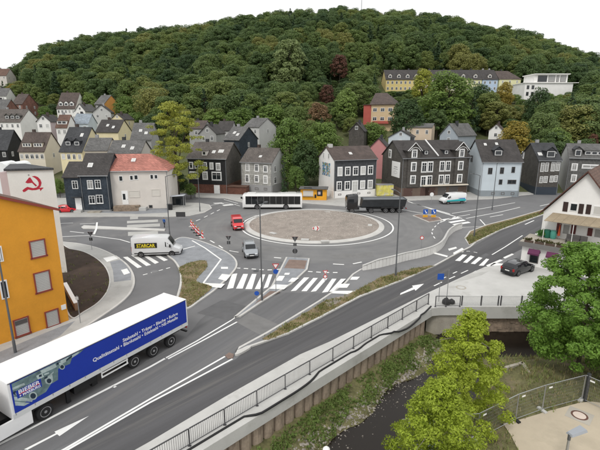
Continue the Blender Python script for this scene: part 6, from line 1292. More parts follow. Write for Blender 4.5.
# ---- Heras fence round the yard
fp = [(371, 449.5), (402, 419), (480, 413), (519, 394), (546, 385), (586, 375), (640, 398)]
FPT = []
for u, v in fp:
    p = G(u, v, .5); FPT.append(Vector((p.x, p.y, min(bank(p.x, p.y), PLZ))))
FPT.insert(0, FPT[0]+(FPT[0]-FPT[1])*.9)
MESHM = mat('fence_mesh', (.3, .31, .31), .5, .05, metal=.5)
lbs = ['beside the stream at the bottom edge', 'behind the lower yellow green tree', 'with the white sheet between the yellow green trees', 'left of the grey block foot', 'standing behind the overlapping panel', 'between the yard and the big green tree', 'at the right edge of the yard']
for k, (a, b_) in enumerate(zip(FPT, FPT[1:])):
    L_ = Vector(((b_-a).x, (b_-a).y, 0)); ln_ = L_.length; o = tag(empty('fence_panel', (a.x, a.y, min(a.z, b_.z)), math.atan2(L_.y, L_.x)), 'wire mesh site fence panel '+lbs[k], 'fence', 'temporary site fence'); z0 = 0; dz = max(a.z, b_.z)-min(a.z, b_.z)
    Ht = 2.0+dz
    mb = MB(); mb.tube([(.03, 0, 0), (.03, 0, Ht), (ln_-.03, 0, Ht), (ln_-.03, 0, 0)], .024, 6); mb.tube([(.03, 0, dz+.15), (ln_-.03, 0, dz+.15)], .018, 6); mb.build('frame', METAL, o)
    mb = MB(); x = .15
    while x < ln_-.1: mb.bar((x, 0, dz+.15), (x, 0, Ht), .004, .004, up=Vector((1, 0, 0))); x += .11
    z = dz+.4
    while z < Ht: mb.bar((.04, 0, z), (ln_-.04, 0, z), .005, .005); z += .25
    g_ = mb.build('mesh_infill', MESHM, o); g_['kind'] = 'stuff'
    MB().box(-.12, .12, -.33, .33, -.02, .13).build('foot_block', CONC if k != 4 else BLACK, o); MB().box(.3, .6, -.03, -.026, Ht-.32, Ht-.2).build('name_plate', WHITE, o)
    if k == 2:
        MB().add([(ln_*.30, -.04, Ht-.3), (ln_*.42, -.04, Ht-.15), (ln_*.46, -.06, .25), (ln_*.24, -.06, .1)], [(0, 1, 2, 3)]).build('white_sheet', mat('sheet_white', (.6, .66, .72), .7, .06), o)
yp = FPT[6]; tag(MB().box(-.09, .09, -.09, .09, -.1, 2.2).build('gate_post', DARKM, loc=(yp.x+.15, yp.y-.1, PLZ)), 'thick dark gate post at the corner of the yard', 'post')
# ---- terrace things of the white house
def on_terrace(u, v): 
    off_ = setb-.75 if u < 570 else setb-1.5; p = hA+hr*rpt(u, v, off_)[0]+hb*off_; return Vector((p.x, p.y, zs+.285))
BARL = mat('barrel_green', (.012, .12, .075), .5, .08); BAR2 = mat('barrel_light_green', (.07, .28, .22), .5, .08)
for u, m_, lb in ((547.2, BARL, 'dark green rain barrel on the terrace of the white house'), (553.2, BAR2, 'pale green rain barrel on the terrace of the white house')):
    p = on_terrace(u, 234.8); o = tag(empty('rain_barrel', p), lb, 'barrel'); MB().tube([(0, 0, 0), (0, 0, .2), (0, 0, .8), (0, 0, 1.0)], [.3, .36, .36, .31], 14).build('barrel_body', m_, o, smooth=50); MB().tube([(0, 0, 1.0), (0, 0, 1.05)], .35, 14).build('barrel_lid', m_, o)
p = on_terrace(558.5, 236); o = tag(empty('garden_parasol', p), 'folded red garden parasol on the terrace', 'parasol'); MB().tube([(0, 0, 0), (0, 0, 2.0)], .03, 8).build('pole', METAL, o); MB().tube([(0, 0, .5), (0, 0, .8), (0, 0, 1.9)], [.16, .14, .03], 10).build('folded_cover', mat('parasol_red', (.45, .08, .03), .8, .1), o)
for u, v, lb in ((573, 239, 'grey padded garden bench on the terrace'), (583, 241, 'grey garden chair next to the bench on the terrace')):
    p = on_terrace(u, v); o = tag(empty('garden_bench', p, math.atan2(hr.y, hr.x)), lb, 'garden seat'); wd = 1.5 if u < 580 else .8; cm_ = mat('cushion_grey', (.10, .095, .09), .9, .2)
    MB().box(-wd/2, wd/2, -.3, .3, .38, .5).build('seat', cm_, o); MB().box(-wd/2, wd/2, .22, .32, .5, 1.0).build('backrest', cm_, o)
    for x in (-wd/2+.05, wd/2-.05):
        for y in (-.25, .25): MB().box(x-.03, x+.03, y-.03, y+.03, -.005, .38).build('leg', DARKM, o)
# ---- pedestrian in a blue jacket by the crossing
def person(label, p, face):
    o = tag(empty('person', p, face), label, 'person')
    J = {'pelvis': (0, 0, .95), 'waist': (.0, 0, 1.1), 'chest': (.0, 0, 1.32), 'neck': (0, 0, 1.48), 'chin': (.01, 0, 1.56), 'head': (.015, 0, 1.66), 'top': (.0, 0, 1.74)}
    rad = {'pelvis': (.15, .11), 'waist': (.145, .10), 'chest': (.17, .11), 'neck': (.055, .055), 'chin': (.07, .065), 'head': (.085, .08), 'top': (.05, .05)}
    E2 = [('pelvis', 'waist'), ('waist', 'chest'), ('chest', 'neck'), ('neck', 'chin'), ('chin', 'head'), ('head', 'top')]
    for s, sg in (('l', 1), ('r', -1)):
        st = .16*sg
        for nm, co, r_ in (('sh', (0, .19*sg, 1.41), .065), ('el', (-.04*sg, .25*sg, 1.14), .05), ('wr', (.10, .24*sg, .93), .033), ('pa', (.12, .235*sg, .86), .034), ('hip', (0, .10*sg, .88), .10), ('kn', (.06+st*.5, .11*sg, .5), .068), ('an', (-.02+st, .11*sg, .09), .045), ('toe', (.16+st, .12*sg, .04), .035)): J[nm+s] = co; rad[nm+s] = (r_, r_)
        E2 += [('chest', 'sh'+s), ('sh'+s, 'el'+s), ('el'+s, 'wr'+s), ('wr'+s, 'pa'+s), ('pelvis', 'hip'+s), ('hip'+s, 'kn'+s), ('kn'+s, 'an'+s), ('an'+s, 'toe'+s)]
        for f, (dx_, dy_, ln_) in enumerate(((.045, -.02, .05), (.035, 0, .085), (.015, .0, .092), (-.005, .0, .085), (-.025, 0, .07))):
            a_, b2 = f'f{f}a'+s, f'f{f}b'+s; J[a_] = (.12+dx_*.8, .235*sg+dy_*sg, .83); J[b2] = (.13+dx_, .225*sg+dy_*sg, .83-ln_*.9); rad[a_] = rad[b2] = (.009, .009); E2 += [('pa'+s, a_), (a_, b2)]
    nm = list(J); me = bpy.data.meshes.new('body'); me.from_pydata([J[k] for k in nm], [(nm.index(a_), nm.index(b2)) for a_, b2 in E2], []); tmp = bpy.data.objects.new('tmp', me); COL.objects.link(tmp)
    md_ = tmp.modifiers.new('skin', 'SKIN'); sk = me.skin_vertices[0].data
    for i, k in enumerate(nm): sk[i].radius = rad[k]; sk[i].use_root = (k == 'pelvis')
    sb_ = tmp.modifiers.new('sub', 'SUBSURF'); sb_.levels = 1; sb_.render_levels = 1
    bm_ = bpy.data.meshes.new_from_object(tmp.evaluated_get(bpy.context.evaluated_depsgraph_get())); bpy.data.objects.remove(tmp)
    for m_ in (mat('skin_tone', (.45, .27, .2), .6, .05), mat('jacket_blue', (.03, .10, .32), .8, .1), mat('trousers_dark', (.02, .022, .03), .9, .1), mat('shoes_black', (.015, .015, .015), .6, .1), mat('hair_brown', (.05, .03, .02), .8, .2)): bm_.materials.append(m_)
    for pl in bm_.polygons:
        z = pl.center.z; x = pl.center.x; pl.use_smooth = True; pl.material_index = 4 if z > 1.7 or (z > 1.6 and x < -.02) else 0 if z > 1.49 or (z < .9 and abs(pl.center.y) > .19 and z > .7) else 1 if z > .93 or (abs(pl.center.y) > .17 and z > .85) else 2 if z > .1 else 3
    link('body', bm_, o); return o
person('pedestrian in a blue jacket and dark trousers behind the rental van', G(164.5, 227.5, .1), R(60))
# ================================================================== VEGETATION
def lobes_round(r_, n, h0, h1, R_, flat=1.0):
    L = []
    n = int(n*1.7); ga = 2.39996; a0 = r_.uniform(0, 6.28)
    for i in range(n):                                 # lobes spread evenly over a dome so that the crown closes
        t = (i+.5)/n; z = h0+(h1-h0)*t; prof = math.sqrt(max(0, 1-(1.35*t-.38)**2)); rr = R_*.72*prof*r_.uniform(.72, 1.1); a = a0+i*ga+r_.uniform(-.4, .4)
        s = R_*r_.uniform(.22, .36); L.append((rr*math.cos(a), rr*math.sin(a), z+r_.uniform(-.4, .4), s, s*flat*r_.uniform(.65, .9)))
    return L
def leaves(lobes, n, size, seed, inner=.25, droop=0.0):
    """n leaf faces spread over and inside the lobes; returns V, F"""
    r_ = np.random.default_rng(seed); Lb = np.array(lobes); wts = Lb[:, 3]**2; idx = r_.choice(len(Lb), n, p=wts/wts.sum()); C = Lb[idx]
    d = r_.normal(size=(n, 3)); d[:, 2] += .25; d /= np.linalg.norm(d, axis=1)[:, None]
    rad = np.where(r_.random(n) < inner, r_.random(n)**.5, r_.uniform(.82, 1.12, n))[:, None]
    P = C[:, :3]+d*rad*np.stack([C[:, 3], C[:, 3], C[:, 4]], 1)
    cc = Lb[:, :3].mean(0); co = P-cc; co /= np.linalg.norm(co, axis=1)[:, None]+1e-6
    nrm = d*.7+co*.5+r_.normal(size=(n, 3))*.5+np.array([0, 0, .3]); nrm /= np.linalg.norm(nrm, axis=1)[:, None]
    t = np.cross(nrm, r_.normal(size=(n, 3))); t /= np.linalg.norm(t, axis=1)[:, None]; b = np.cross(nrm, t)
    s = (size*r_.uniform(.6, 1.25, n))[:, None]
    V = np.stack([P-t*s, P+b*s*.55-nrm*s*.15, P+t*s, P-b*s*.55-nrm*s*.15], 1).reshape(-1, 3); V[:, 2] -= droop*0
    return V, np.arange(4*n).reshape(n, 4)
BARK = mat('bark', (.07, .055, .042), .95, .25, .6, 12, .4); BARK2 = mat('bark_grey', (.13, .115, .10), .95, .2, .5, 12, .4)
def trunk_mesh(h, r, seed, spread, lobes=None, m=BARK, htop=.75):
    r_ = random.Random(seed); mb = MB(); pts = [(0, 0, -.3)]; x = y = 0
    for k in range(1, 6): x += r_.uniform(-.03, .03)*h*.3; y += r_.uniform(-.03, .03)*h*.3; pts.append((x, y, h*htop*k/5))
    mb.tube(pts, [r*1.25, r, r*.85, r*.65, r*.45, r*.2], 8)
    for k in range(7):
        i = r_.randint(2, 4); p = Vector(pts[i]); 
        if lobes: q = Vector(r_.choice(lobes)[:3])
        else: a = r_.uniform(0, 6.28); q = p+Vector((math.cos(a)*spread, math.sin(a)*spread, h*.25))
        if q.z < p.z+.3: q.z = p.z+.5
        mid = p.lerp(q, .5)+Vector((0, 0, .06*h)); mb.tube([p, mid, q], [r*.45, r*.3, r*.08], 6)
    return mb.mesh('trunk', m, 50)
def crown_mesh(name, n, size, seed, lobes, m, inner=.25):
    V, F = leaves(lobes, n, size, seed, inner); return np_mesh(name, V, F, [m])
# palettes
FOR = foliage('forest_leaves', [(.055, .095, .040), (.065, .11, .043), (.08, .13, .046), (.10, .15, .05), (.09, .14, .05), (.12, .175, .055), (.145, .20, .058), (.13, .18, .058), (.175, .215, .062), (.215, .22, .066)], 'Wood')
FDK = foliage('dark_leaves', [(.055, .095, .036), (.07, .115, .04)]); FMG = foliage('mid_green_leaves', [(.12, .19, .046), (.14, .21, .05)]); FYG = foliage('yellow_green_leaves', [(.31, .39, .045), (.34, .41, .05)], transl=.45)
FYL = foliage('olive_yellow_leaves', [(.29, .31, .055), (.30, .32, .055)]); FBG = foliage('bright_green_leaves', [(.15, .27, .045), (.165, .285, .05)], transl=.4); FRU = foliage('rust_leaves', [(.13, .065, .045), (.15, .07, .045)]); FOR2 = foliage('autumn_leaves', [(.28, .21, .04), (.27, .22, .045)])
FCO = foliage('conifer_needles', [(.038, .07, .03), (.05, .085, .036)], transl=.15); FLG = foliage('light_green_leaves', [(.17, .25, .06), (.185, .26, .07)])
HN = 15.0
def make_kind(seed, R_, nl, n, size, m, flat=1.0, h0=.28):
    r_ = np.random.default_rng(seed); lb = lobes_round(r_, nl, HN*h0, HN*.93, R_, flat); return crown_mesh('crown', n, size, seed, lb, m), trunk_mesh(HN, .28, seed, R_, lb)
def make_conifer(seed, m, n=1900):
    r_ = np.random.default_rng(seed); lb = []
    for k in range(60): t = r_.random()**.8; a = r_.uniform(0, 6.28); rr = 3.0*(1-t)*r_.uniform(.4, 1); lb.append((rr*math.cos(a), rr*math.sin(a), HN*(.12+.86*t), .35+.75*(1-t), .3+.3*(1-t)))
    return crown_mesh('crown', n, .32, seed, lb, m), trunk_mesh(HN, .22, seed, .5, lb, htop=.9)
KF = [make_kind(100+k, (4.4, 5.2, 4.8, 5.6, 4.2)[k], (16, 20, 18, 22, 15)[k], 6200, .28, FOR) for k in range(5)]
KC = make_conifer(140, FCO)
K = {'dark': make_kind(201, 5.2, 24, 5200, .33, FDK), 'mid': make_kind(202, 5.0, 24, 5200, .33, FMG), 'light': make_kind(203, 4.8, 22, 5200, .33, FLG), 'rust': make_kind(204, 4.6, 18, 3500, .38, FRU), 'autumn': make_kind(205, 5.2, 24, 5200, .33, FOR2), 'conifer': KC, 'olive': make_kind(206, 4.6, 20, 5200, .32, FYL)}
def tree(name, label, x, y, z, h, w, kind, rz=None, group=None, cat='tree'):
    cm, tm = kind if isinstance(kind, tuple) else K[kind]; o = tag(empty(name, (x, y, z), random.uniform(0, 6.28) if rz is None else rz), label, cat, group)
    o.scale = (w/10, w/10, h/HN); link('trunk', tm, o); link('crown', cm, o); return o
def tree_px(name, label, u, vtop, Y, wpx, kind, zb=None, h=None):
    p = AT(u, vtop, Y); z = terrain(p.x, Y) if zb is None else zb; hh = max(3.5, p.z-z) if h is None else h; return tree(name, label, p.x, Y, z, hh, wpx*Y/PF*1.0, kind)
def robinia():
    r_ = np.random.default_rng(77); lb = []
    for k in range(95):
        t = r_.random(); z = HN*(.2+.78*t); prof = math.sqrt(max(0, 1-(1.5*t-.5)**2)); a = r_.uniform(0, 6.28); rr = 5.0*prof*math.sqrt(r_.random()); s = r_.uniform(.55, 1.15); lb.append((rr*math.cos(a), rr*math.sin(a), z, s, s*.38))
    return crown_mesh('crown', 12000, .16, 77, lb, FYL, .4), trunk_mesh(HN, .26, 77, 5, lb)
# ---- foreground trees
def fg_tree(name, label, base, h, R_, nl, n, size, m, seed, h0, bark=BARK2, shape=1.0):
    r_ = np.random.default_rng(seed); lb = []
    for i in range(nl):
        t = r_.random()**.9; z = h*(h0+(1-h0)*t*.97); prof = (1-t)**shape*.92+.10 if shape > .6 else math.sin(math.pi*(.2+.72*t))**.7; a = r_.uniform(0, 6.28); rr = R_*prof*math.sqrt(r_.random()); s = R_*r_.uniform(.07, .15)*(1.15-.3*t); lb.append((rr*math.cos(a), rr*math.sin(a), z, s, s*.75))
    o = tag(empty(name, base), label, 'tree'); link('trunk', trunk_mesh(h, .028*h*.5, seed, R_, lb, bark, .85), o); link('crown', crown_mesh('crown', n, size, seed, lb, m, .4), o); return o
def bpt(u, v, z):
    p = G(u, v, z); return Vector((p.x, p.y, bank(p.x, p.y)))
b1 = bpt(462, 424, -1.9); h1 = AT(463, 310, b1.y).z-b1.z; fg_tree('young_yellow_green_tree', 'yellow green young tree on the stream bank below the bridge', b1, h1, 3.0, 230, 24000, .085, FYG, 31, .12, shape=.62)
b2 = bpt(434, 482, -1.9); h2 = AT(432, 380, b2.y).z-b2.z; fg_tree('young_yellow_green_tree', 'lower yellow green young tree cut by the bottom edge', b2, h2, 3.0, 230, 24000, .08, FYG, 33, .10, shape=.65)
b3 = Vector((22.2, 30.2, bank(22.2, 30.2))); fg_tree('broad_green_tree', 'large broad green tree at the right edge in front of the white house', b3, AT(565, 246, 30.2).z-b3.z, 4.4, 330, 52000, .115, FBG, 35, .12, BARK, shape=.4)
b4 = Vector((27, 29.0, bank(27, 29))); fg_tree('broad_green_tree', 'second green tree filling the right edge beside the large one', b4, 10.6, 4.0, 230, 30000, .115, FBG, 37, .10, BARK, shape=.4)
# ---- trees among the houses
tree_px('yellow_robinia', 'tall olive yellow tree beside the red roofed house', 172, 101.5, 97, 58, robinia(), zb=.1)
tree_px('leafy_tree', 'big leafy tree left of the white gable behind the kiosk', 290, 117, 112, 44, make_kind(302, 5.2, 26, 9000, .26, FMG, .9, .12))
tree_px('leafy_tree', 'big leafy tree behind the white gabled slate house', 322, 121, 117, 44, make_kind(303, 5.2, 26, 9000, .26, FMG, .9, .12))
tree_px('leafy_tree', 'dark tree between the grey house and the kiosk', 306, 140, 107, 30, 'dark'); tree_px('slender_conifer', 'slender dark conifer at the corner of the pale grey house', 284, 163, 99, 13, 'conifer', zb=.1)
tree_px('round_bush', 'round green bush left of the kiosk', 296, 166, 101, 18, 'mid', zb=.1); tree_px('round_bush', 'low dark bush behind the bus beside the conifer', 303, 174, 103, 14, 'dark', zb=.1)
tree_px('autumn_tree', 'orange yellow autumn tree behind the dark slate house', 517, 121, 128, 34, 'autumn'); tree_px('light_green_tree', 'light green rounded tree behind the dark slate house', 560, 127, 127, 32, 'light')
tree_px('broad_hill_tree', 'broad tall green tree in front of the apartment terrace', 450, 71, 168, 54, make_kind(304, 5.2, 28, 9000, .26, FMG, .9, .1)); tree_px('dark_hill_tree', 'dark round tree right of the tan villa', 408, 100, 150, 36, 'dark')
tree_px('olive_hill_tree', 'greyish olive tree before the yellow apartment block', 424, 68, 205, 24, 'olive'); tree_px('dark_hill_tree', 'dark tree below the pale blue end block', 479, 84, 185, 30, 'dark'); tree_px('autumn_hill_tree', 'yellowish tree beside the cream house on the slope', 506, 82, 205, 18, 'autumn')
tree_px('hill_conifer', 'dark conifer below the modern white house', 541, 88, 170, 26, 'dark'); tree_px('hill_conifer', 'tall dark conifer right of the modern white house', 573, 92, 165, 30, 'conifer'); tree_px('hill_conifer', 'dark conifer at the right edge of the slope', 592, 100, 155, 34, 'dark')
tree_px('rust_bush', 'rust red bush at the far right behind the grey terrace', 594, 133, 130, 16, 'rust')
tree_px('rust_tree', 'dark red leaved tree in the middle of the wood', 340, 54, 250, 20, 'rust'); tree_px('rust_tree', 'reddish brown bush above the leafy trees', 318, 103, 165, 28, make_kind(305, 4.6, 18, 3500, .36, foliage('brown_leaves', [(.22, .14, .075), (.23, .145, .08)]))); tree_px('rust_tree', 'small red brown tree in the middle of the slope', 327, 84, 205, 16, 'rust')
tree_px('pale_willow', 'tall pale grey green tree standing out in the wood', 289, 38, 245, 38, make_kind(306, 4.6, 26, 8000, .3, foliage('pale_leaves', [(.20, .25, .10), (.205, .255, .105)]), 1, .1))
tree_px('narrow_tree', 'narrow green tree left of the tan villa', 347, 88, 175, 28, 'light'); tree_px('green_bush', 'bright green bush below the tan villa', 374, 122, 145, 26, 'mid')
tree_px('bushy_tree', 'dark bushy tree above the pale grey villa', 240, 108, 165, 34, 'mid'); tree_px('bushy_tree', 'rounded green tree left above the grey cottage', 215, 109, 172, 30, 'light'); tree_px('bushy_tree', 'bright green tree right above the pale grey villa', 272, 104, 168, 34, 'mid')
tree_px('garden_tree', 'small green tree between the cream and the yellow gabled house', 55, 158, 98, 9, 'mid', zb=.1, h=4.6); tree_px('garden_tree', 'green bush at the left edge before the black slate house', 1, 146, 108, 16, 'mid', zb=.1, h=6)
tree_px('garden_tree', 'dark tree behind the bus shelter', 178, 172, 100, 20, 'dark', zb=.1); tree_px('garden_tree', 'green garden bush left of the black slate house door', 190, 182, 97, 12, 'mid', zb=.1, h=3.6); tree_px('garden_tree', 'small green garden tree among the village roofs', 88, 92, 225, 18, 'light'); tree_px('garden_tree', 'yellow leaved tree at the left end of the wood', 12, 84, 275, 14, 'autumn'); tree_px('garden_tree', 'green tree beside the orange gable', 124, 96, 205, 22, 'mid')
for i, (u, vt, Y, wpx, kd_) in enumerate(((391,91.5,222,15,'mid'), (400,93,220,14,'dark'), (410,91,224,15,'light'), (419,92,222,14,'mid'), (462,90,222,14,'mid'), (471,89.5,224,13,'light'), (522,99,214,12,'mid'), (530,101,212,13,'dark'), (516,94,224,12,'light'), (505,95,220,13,'mid'), (549,93,216,16,'mid'), (560,94,215,15,'light'))):
    tree_px('slope_shrub', 'leafy shrub below the apartment terrace, '+('leftmost', 'second', 'third', 'fourth', 'fifth', 'sixth', 'ninth', 'tenth', 'eighth', 'seventh', 'eleventh', 'twelfth')[i]+' counting from the left', u, vt, Y, wpx, kd_, h=None)
for i, (u, vt, Y, wpx, kd_, lb_) in enumerate(((98,112,205,12,'mid','left of the orange gable'), (52,104,225,16,'dark','left of the brown roofed villa'), (44,106,212,14,'mid','right of the red brick house'), (92,99,232,14,'light','behind the white gabled house'), (136,112,185,24,'mid','right of the small pale yellow house'), (150,114,165,26,'dark','left behind the tall olive yellow tree'), (128,104,200,18,'light','beside the orange gable on its right'))):
    tree_px('village_tree', 'round leafy tree at the edge of the village '+lb_, u, vt, Y, wpx, kd_)
for u, v, lb_ in ((57.5, 193, 'low green hedge bush left of the navy house'), (51, 196, 'low green hedge bush between the painted building and the navy house')):
    p_ = G(u, v, .1); tree('hedge_bush', lb_, p_.x, p_.y, .1, 3.2, 4.2, 'mid', cat='bush')
# white tent roofs behind the painted building
tt = tag(empty('white_tent', AT(2, 166, 66)-Vector((0, 0, AT(2, 166, 66).z))), 'white arched tent roofs behind the painted white building', 'tent'); zt_ = AT(2, 166, 66).z
for k, x in enumerate((-1.5, .65)):
    pr_ = [(x, 0), (x+2.1, 0)]+[(x+1.05+1.05*math.cos(a_), zt_-.3+.9*math.sin(a_)) for a_ in np.linspace(0, math.pi, 9)]; MB().extr_y(pr_, 0, 3).build('tent_bay', mat('tent_white', (.72, .74, .73), .7, .05), tt)
# ---- the wood: single trees in front, the rest one mass
prot = [(385,68,422,92,238), (455,68,500,88,238), (498,68,570,90,245), (362,90,403,125,172), (-20,88,134,118,220), (-20,105,134,135,166), (-20,64,17,80,338), (197,118,277,146,151), (346,122,506,145,152), (412,67,458,76,238), (274,38,303,78,244), (331,54,350,76,249), (319,84,336,98,204), (308,103,330,116,164), (333,88,361,112,174), (518,90,532,102,230)]
FP = [(H.O+H.r*H.W/2+H.b*H.D/2, max(H.W, H.D)*.62+2) for H in HOUSES]
cand = []; r_ = random.Random(21); YY = 112.0
while YY < 470:
    step = 6.4+YY*.007; half = YY*.80+20; x = -half+r_.random()*step
    while x < half:
        X, Y = x+r_.uniform(-.42, .42)*step, YY+r_.uniform(-.42, .42)*step; x += step
        if Y < 112: continue
        s = X/Y; u = PROJ((X, Y, terrain(X, Y)))[0]
        if u < -150 or u > 750: continue
        first = float(np.interp(u, [-40, 15, 50, 100, 135, 160, 280, 345, 360, 500, 530, 640], [285, 262, 240, 222, 200, 160, 155, 140, 152, 142, 120, 118]))   # where the wood begins
        if Y < first: continue
        h = r_.uniform(12, 19) if Y > first+18 else r_.uniform(7, 13); wd = h*r_.uniform(.66, .98)
        if any((Vector((X, Y, 0))-Vector((c.x, c.y, 0))).length < rr+wd*.3 for c, rr in FP): continue
        z = terrain(X, Y); ut, vt = PROJ((X, Y, z+h)); ub, vb = PROJ((X, Y, z)); hw_ = wd/2*PF/Y
        bad = any(Y < Yb and ut+hw_ > a0 and ut-hw_ < a1 and vt < c1 and vb > c0 for a0, c0, a1, c1, Yb in prot)
        if bad:
            ok = False
            for f in (.55, .35):
                vt2 = PROJ((X, Y, z+h*f))[1]
                if not any(Y < Yb and ut+hw_*.6 > a0 and ut-hw_*.6 < a1 and vt2 < c1 and vb > c0 for a0, c0, a1, c1, Yb in prot): h *= f; wd *= .65; ok = True; break
            if not ok: continue
        cand.append((Y, X, z, h, wd))
    YY += step*.87
cand.sort()
Kall = KF+[KC]; near = cand[:200]; rest = cand[200:]
for Y, X, z, h, wd in near:
    k = r_.random(); kind = KC if k < .10 else KF[r_.randrange(5)]; tree('wood_tree', 'leafy tree in the dense wood that starts above the village roofs', X, Y, z-.2, h, wd, kind, group='front trees of the wooded hillside')
src = bpy.data.collections.new('forest_sources')
for i, (cm, tm) in enumerate(KF+[KC]):
    o = bpy.data.objects.new('forest_source_%d' % i, cm); src.objects.link(o)
me = bpy.data.meshes.new('forest'); me.from_pydata([(X, Y, z-.3) for Y, X, z, h, wd in rest], [], [])
ai = me.attributes.new('kind_index', 'INT', 'POINT'); asc = me.attributes.new('tree_scale', 'FLOAT_VECTOR', 'POINT'); aro = me.attributes.new('tree_rot', 'FLOAT_VECTOR', 'POINT')
for i, (Y, X, z, h, wd) in enumerate(rest):
    ai.data[i].value = 5 if r_.random() < .10 else r_.randrange(5); asc.data[i].vector = (wd/10, wd/10, h/HN); aro.data[i].vector = (0, 0, r_.uniform(0, 6.28))
fo = link('forest', me); tag(fo, 'dense green wood covering the whole hill', 'forest', kind='stuff')
ng = bpy.data.node_groups.new('forest_nodes', 'GeometryNodeTree'); ng.interface.new_socket('Geometry', in_out='INPUT', socket_type='NodeSocketGeometry'); ng.interface.new_socket('Geometry', in_out='OUTPUT', socket_type='NodeSocketGeometry')
gi = ng.nodes.new('NodeGroupInput'); go = ng.nodes.new('NodeGroupOutput'); ip = ng.nodes.new('GeometryNodeInstanceOnPoints'); ci = ng.nodes.new('GeometryNodeCollectionInfo'); ci.inputs['Collection'].default_value = src; ci.inputs['Separate Children'].default_value = True; ci.inputs['Reset Children'].default_value = True
def na(nm, t): q = ng.nodes.new('GeometryNodeInputNamedAttribute'); q.data_type = t; q.inputs['Name'].default_value = nm; return q.outputs['Attribute']
ng.links.new(gi.outputs[0], ip.inputs['Points']); ng.links.new(ci.outputs[0], ip.inputs['Instance']); ip.inputs['Pick Instance'].default_value = True
ng.links.new(na('kind_index', 'INT'), ip.inputs['Instance Index']); ng.links.new(na('tree_scale', 'FLOAT_VECTOR'), ip.inputs['Scale'])
er = ng.nodes.new('FunctionNodeEulerToRotation'); ng.links.new(na('tree_rot', 'FLOAT_VECTOR'), er.inputs[0]); ng.links.new(er.outputs[0], ip.inputs['Rotation']); ng.links.new(ip.outputs[0], go.inputs[0])
fo.modifiers.new('forest', 'NODES').node_group = ng
print('forest', len(near), len(rest))
# ---- ground cover: brush, grass, bank weeds (uncountable)
def tufts(name, label, pts, hmin, hmax, m, seed, blades=5, wd=.05, lean=.5, parent=None, leafy=False):
    r_ = np.random.default_rng(seed); P = np.repeat(np.asarray(pts, float), blades, 0); n = len(P); P[:, :2] += r_.normal(size=(n, 2))*.09
    a = r_.uniform(0, 6.28, n); h = r_.uniform(hmin, hmax, n); tip = np.stack([np.cos(a)*lean*h, np.sin(a)*lean*h, h], 1); sd_ = np.stack([-np.sin(a), np.cos(a), np.zeros(n)], 1)*(wd*r_.uniform(.6, 1.4, n))[:, None]
    if leafy: V = np.stack([P+[0, 0, .0]+tip*.25-sd_*.2, P+tip*.6-sd_, P+tip, P+tip*.6+sd_], 1).reshape(-1, 3)
    else: V = np.stack([P-sd_*.5, P+sd_*.5, P+tip*.6+sd_*.35, P+tip], 1).reshape(-1, 3)
    o = link(name, np_mesh(name, V, np.arange(4*n).reshape(n, 4), [m]), parent); tag(o, label, 'plants' if not parent else None, kind='stuff') if not parent else tag(o, kind='stuff'); return o
def inside(poly, x, y):
    c = False; j = len(poly)-1
    for i in range(len(poly)):
        if (poly[i][1] > y) != (poly[j][1] > y) and x < (poly[j][0]-poly[i][0])*(y-poly[i][1])/(poly[j][1]-poly[i][1])+poly[i][0]: c = not c
        j = i
    return c
def fill(poly, n, z, seed, clump=0):
    q = random.Random(seed); x0, x1 = min(p[0] for p in poly), max(p[0] for p in poly); y0, y1 = min(p[1] for p in poly), max(p[1] for p in poly); o = []
    while len(o) < n:
        x, y = q.uniform(x0, x1), q.uniform(y0, y1)
        if inside(poly, x, y) and (not clump or (math.sin(x*1.7+seed)+math.sin(y*2.3+x))*.5 > q.uniform(-1.0, .6)): o.append((x, y, z))
    return o
DRY = foliage('dry_grass', [(.30, .25, .12), (.27, .23, .11)], transl=.2); GRN = foliage('verge_green', [(.14, .165, .05), (.16, .18, .055)], transl=.25); WEED = foliage('bank_weeds', [(.19, .235, .075), (.21, .25, .08)], transl=.35)
pa, pc = gpx(catmull(brushA, 3, True), .15), gpx(brushC, .15); pd_ = gpx([(466,238),(470,244),(500,229.5),(537,216),(600,194.5),(600,191),(540,212),(512,220),(487,226.5)], .14)
tufts('island_brush', 'dry and green brush on the traffic island beside the main zebra', fill(pa, 420, .14, 1, 1), .05, .22, GRN, 41); tufts('island_dry_grass', 'dry straw coloured grass on the traffic island beside the main zebra', fill(pa, 420, .14, 2, 1), .05, .2, DRY, 42)
tufts('verge_brush', 'green brush on the verge between main road and fresh lane', fill(pc, 620, .14, 3, 1), .05, .26, GRN, 43); tufts('verge_dry_grass', 'dry grass on the verge between main road and fresh lane', fill(pc, 700, .14, 4, 1), .05, .2, DRY, 44)
tufts('median_grass', 'short grass on the right hand median', fill(pd_, 3500, .13, 5), .05, .16, GRN, 45, wd=.07); tufts('median_dry_grass', 'dry grass on the right hand median', fill(pd_, 1800, .13, 6), .05, .16, DRY, 46, wd=.07)
tufts('bed_weeds', 'sparse weeds in the dark planting bed', fill(gpx(catmull(bed_px, 4, True), .16), 70, .15, 7, 1), .08, .3, GRN, 47)
bp_ = []; bl_ = []; q = random.Random(9)
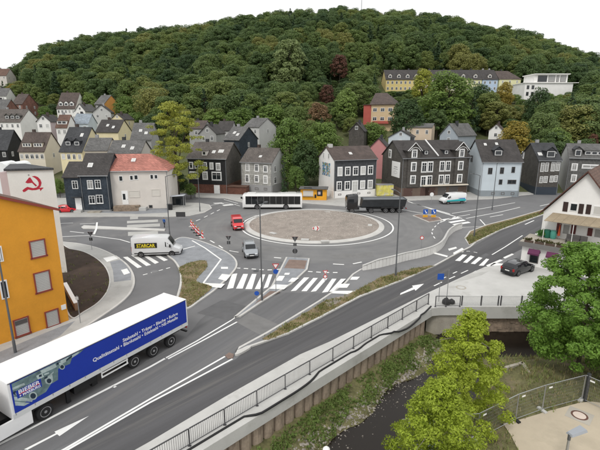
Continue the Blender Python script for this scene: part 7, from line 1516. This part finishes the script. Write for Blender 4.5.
for i in range(9000):
    t = q.uniform(-16, tP-1.2); d = q.uniform(.75, 3.0); p = wl(t, d)
    cl = math.sin(t*.8)+math.sin(t*2.1+d*2)+math.sin(d*3+t*.5)
    if p.y < BY-.6 and cl > q.uniform(-2.0, 1.6) and d < 2.75+.3*math.sin(t): (bp_ if q.random() < .5 else bl_).append((p.x, p.y, bank(p.x, p.y)-.03))
tufts('bank_grass', 'long grass on the bank under the river wall', bp_, .06, .26, WEED, 48, blades=4); tufts('bank_weeds', 'leafy weeds on the bank under the river wall', bl_, .06, .24, foliage('nettles', [(.14, .20, .055), (.17, .22, .065)], transl=.35), 49, blades=6, wd=.09, leafy=True)
bf = []; bd = []
for i in range(14000):
    x, y = q.uniform(-2, 32), q.uniform(8, BY-2); d1 = d_wall(x, y); z = bank(x, y)
    if d1 < 6.8 or z < WATER+.1: continue
    if inside([(p.co.x, p.co.y) for p in plaza.data.vertices], x, y): continue
    if math.sin(x*1.1)+math.sin(y*1.3+x*.7) > q.uniform(-2.2, 1.2): (bf if q.random() < .5 else bd).append((x, y, z-.03))
tufts('far_bank_grass', 'green grass between the stream and the site fence', bf, .1, .45, WEED, 50, blades=4); tufts('far_bank_dry_grass', 'dry grass between the stream and the site fence', bd, .1, .4, DRY, 51, blades=4)
# plants in the terrace boxes
pb = []
for k in range(9):
    for i in range(14): pb.append(hA+hr*(.25+k*1.15+random.random()*.85)+hb*(-.1+random.uniform(-.1, .1))+Vector((0, 0, zs+.53)))
tufts('terrace_plants', 'flower box plants along the terrace edge of the white house', [tuple(p) for p in pb], .1, .45, foliage('box_plants', [(.06, .09, .03), (.09, .08, .03)]), 52, wd=.08, leafy=True)
sp_ = [tuple(on_terrace(541.5, 233.5)+Vector((random.uniform(-.4, .4), random.uniform(-.3, .3), random.uniform(0, .6)))) for i in range(60)]
tufts('terrace_shrub', 'green potted shrub at the left end of the terrace', sp_, .2, .5, foliage('shrub_green', [(.08, .2, .05), (.1, .22, .06)]), 53, wd=.12, leafy=True)
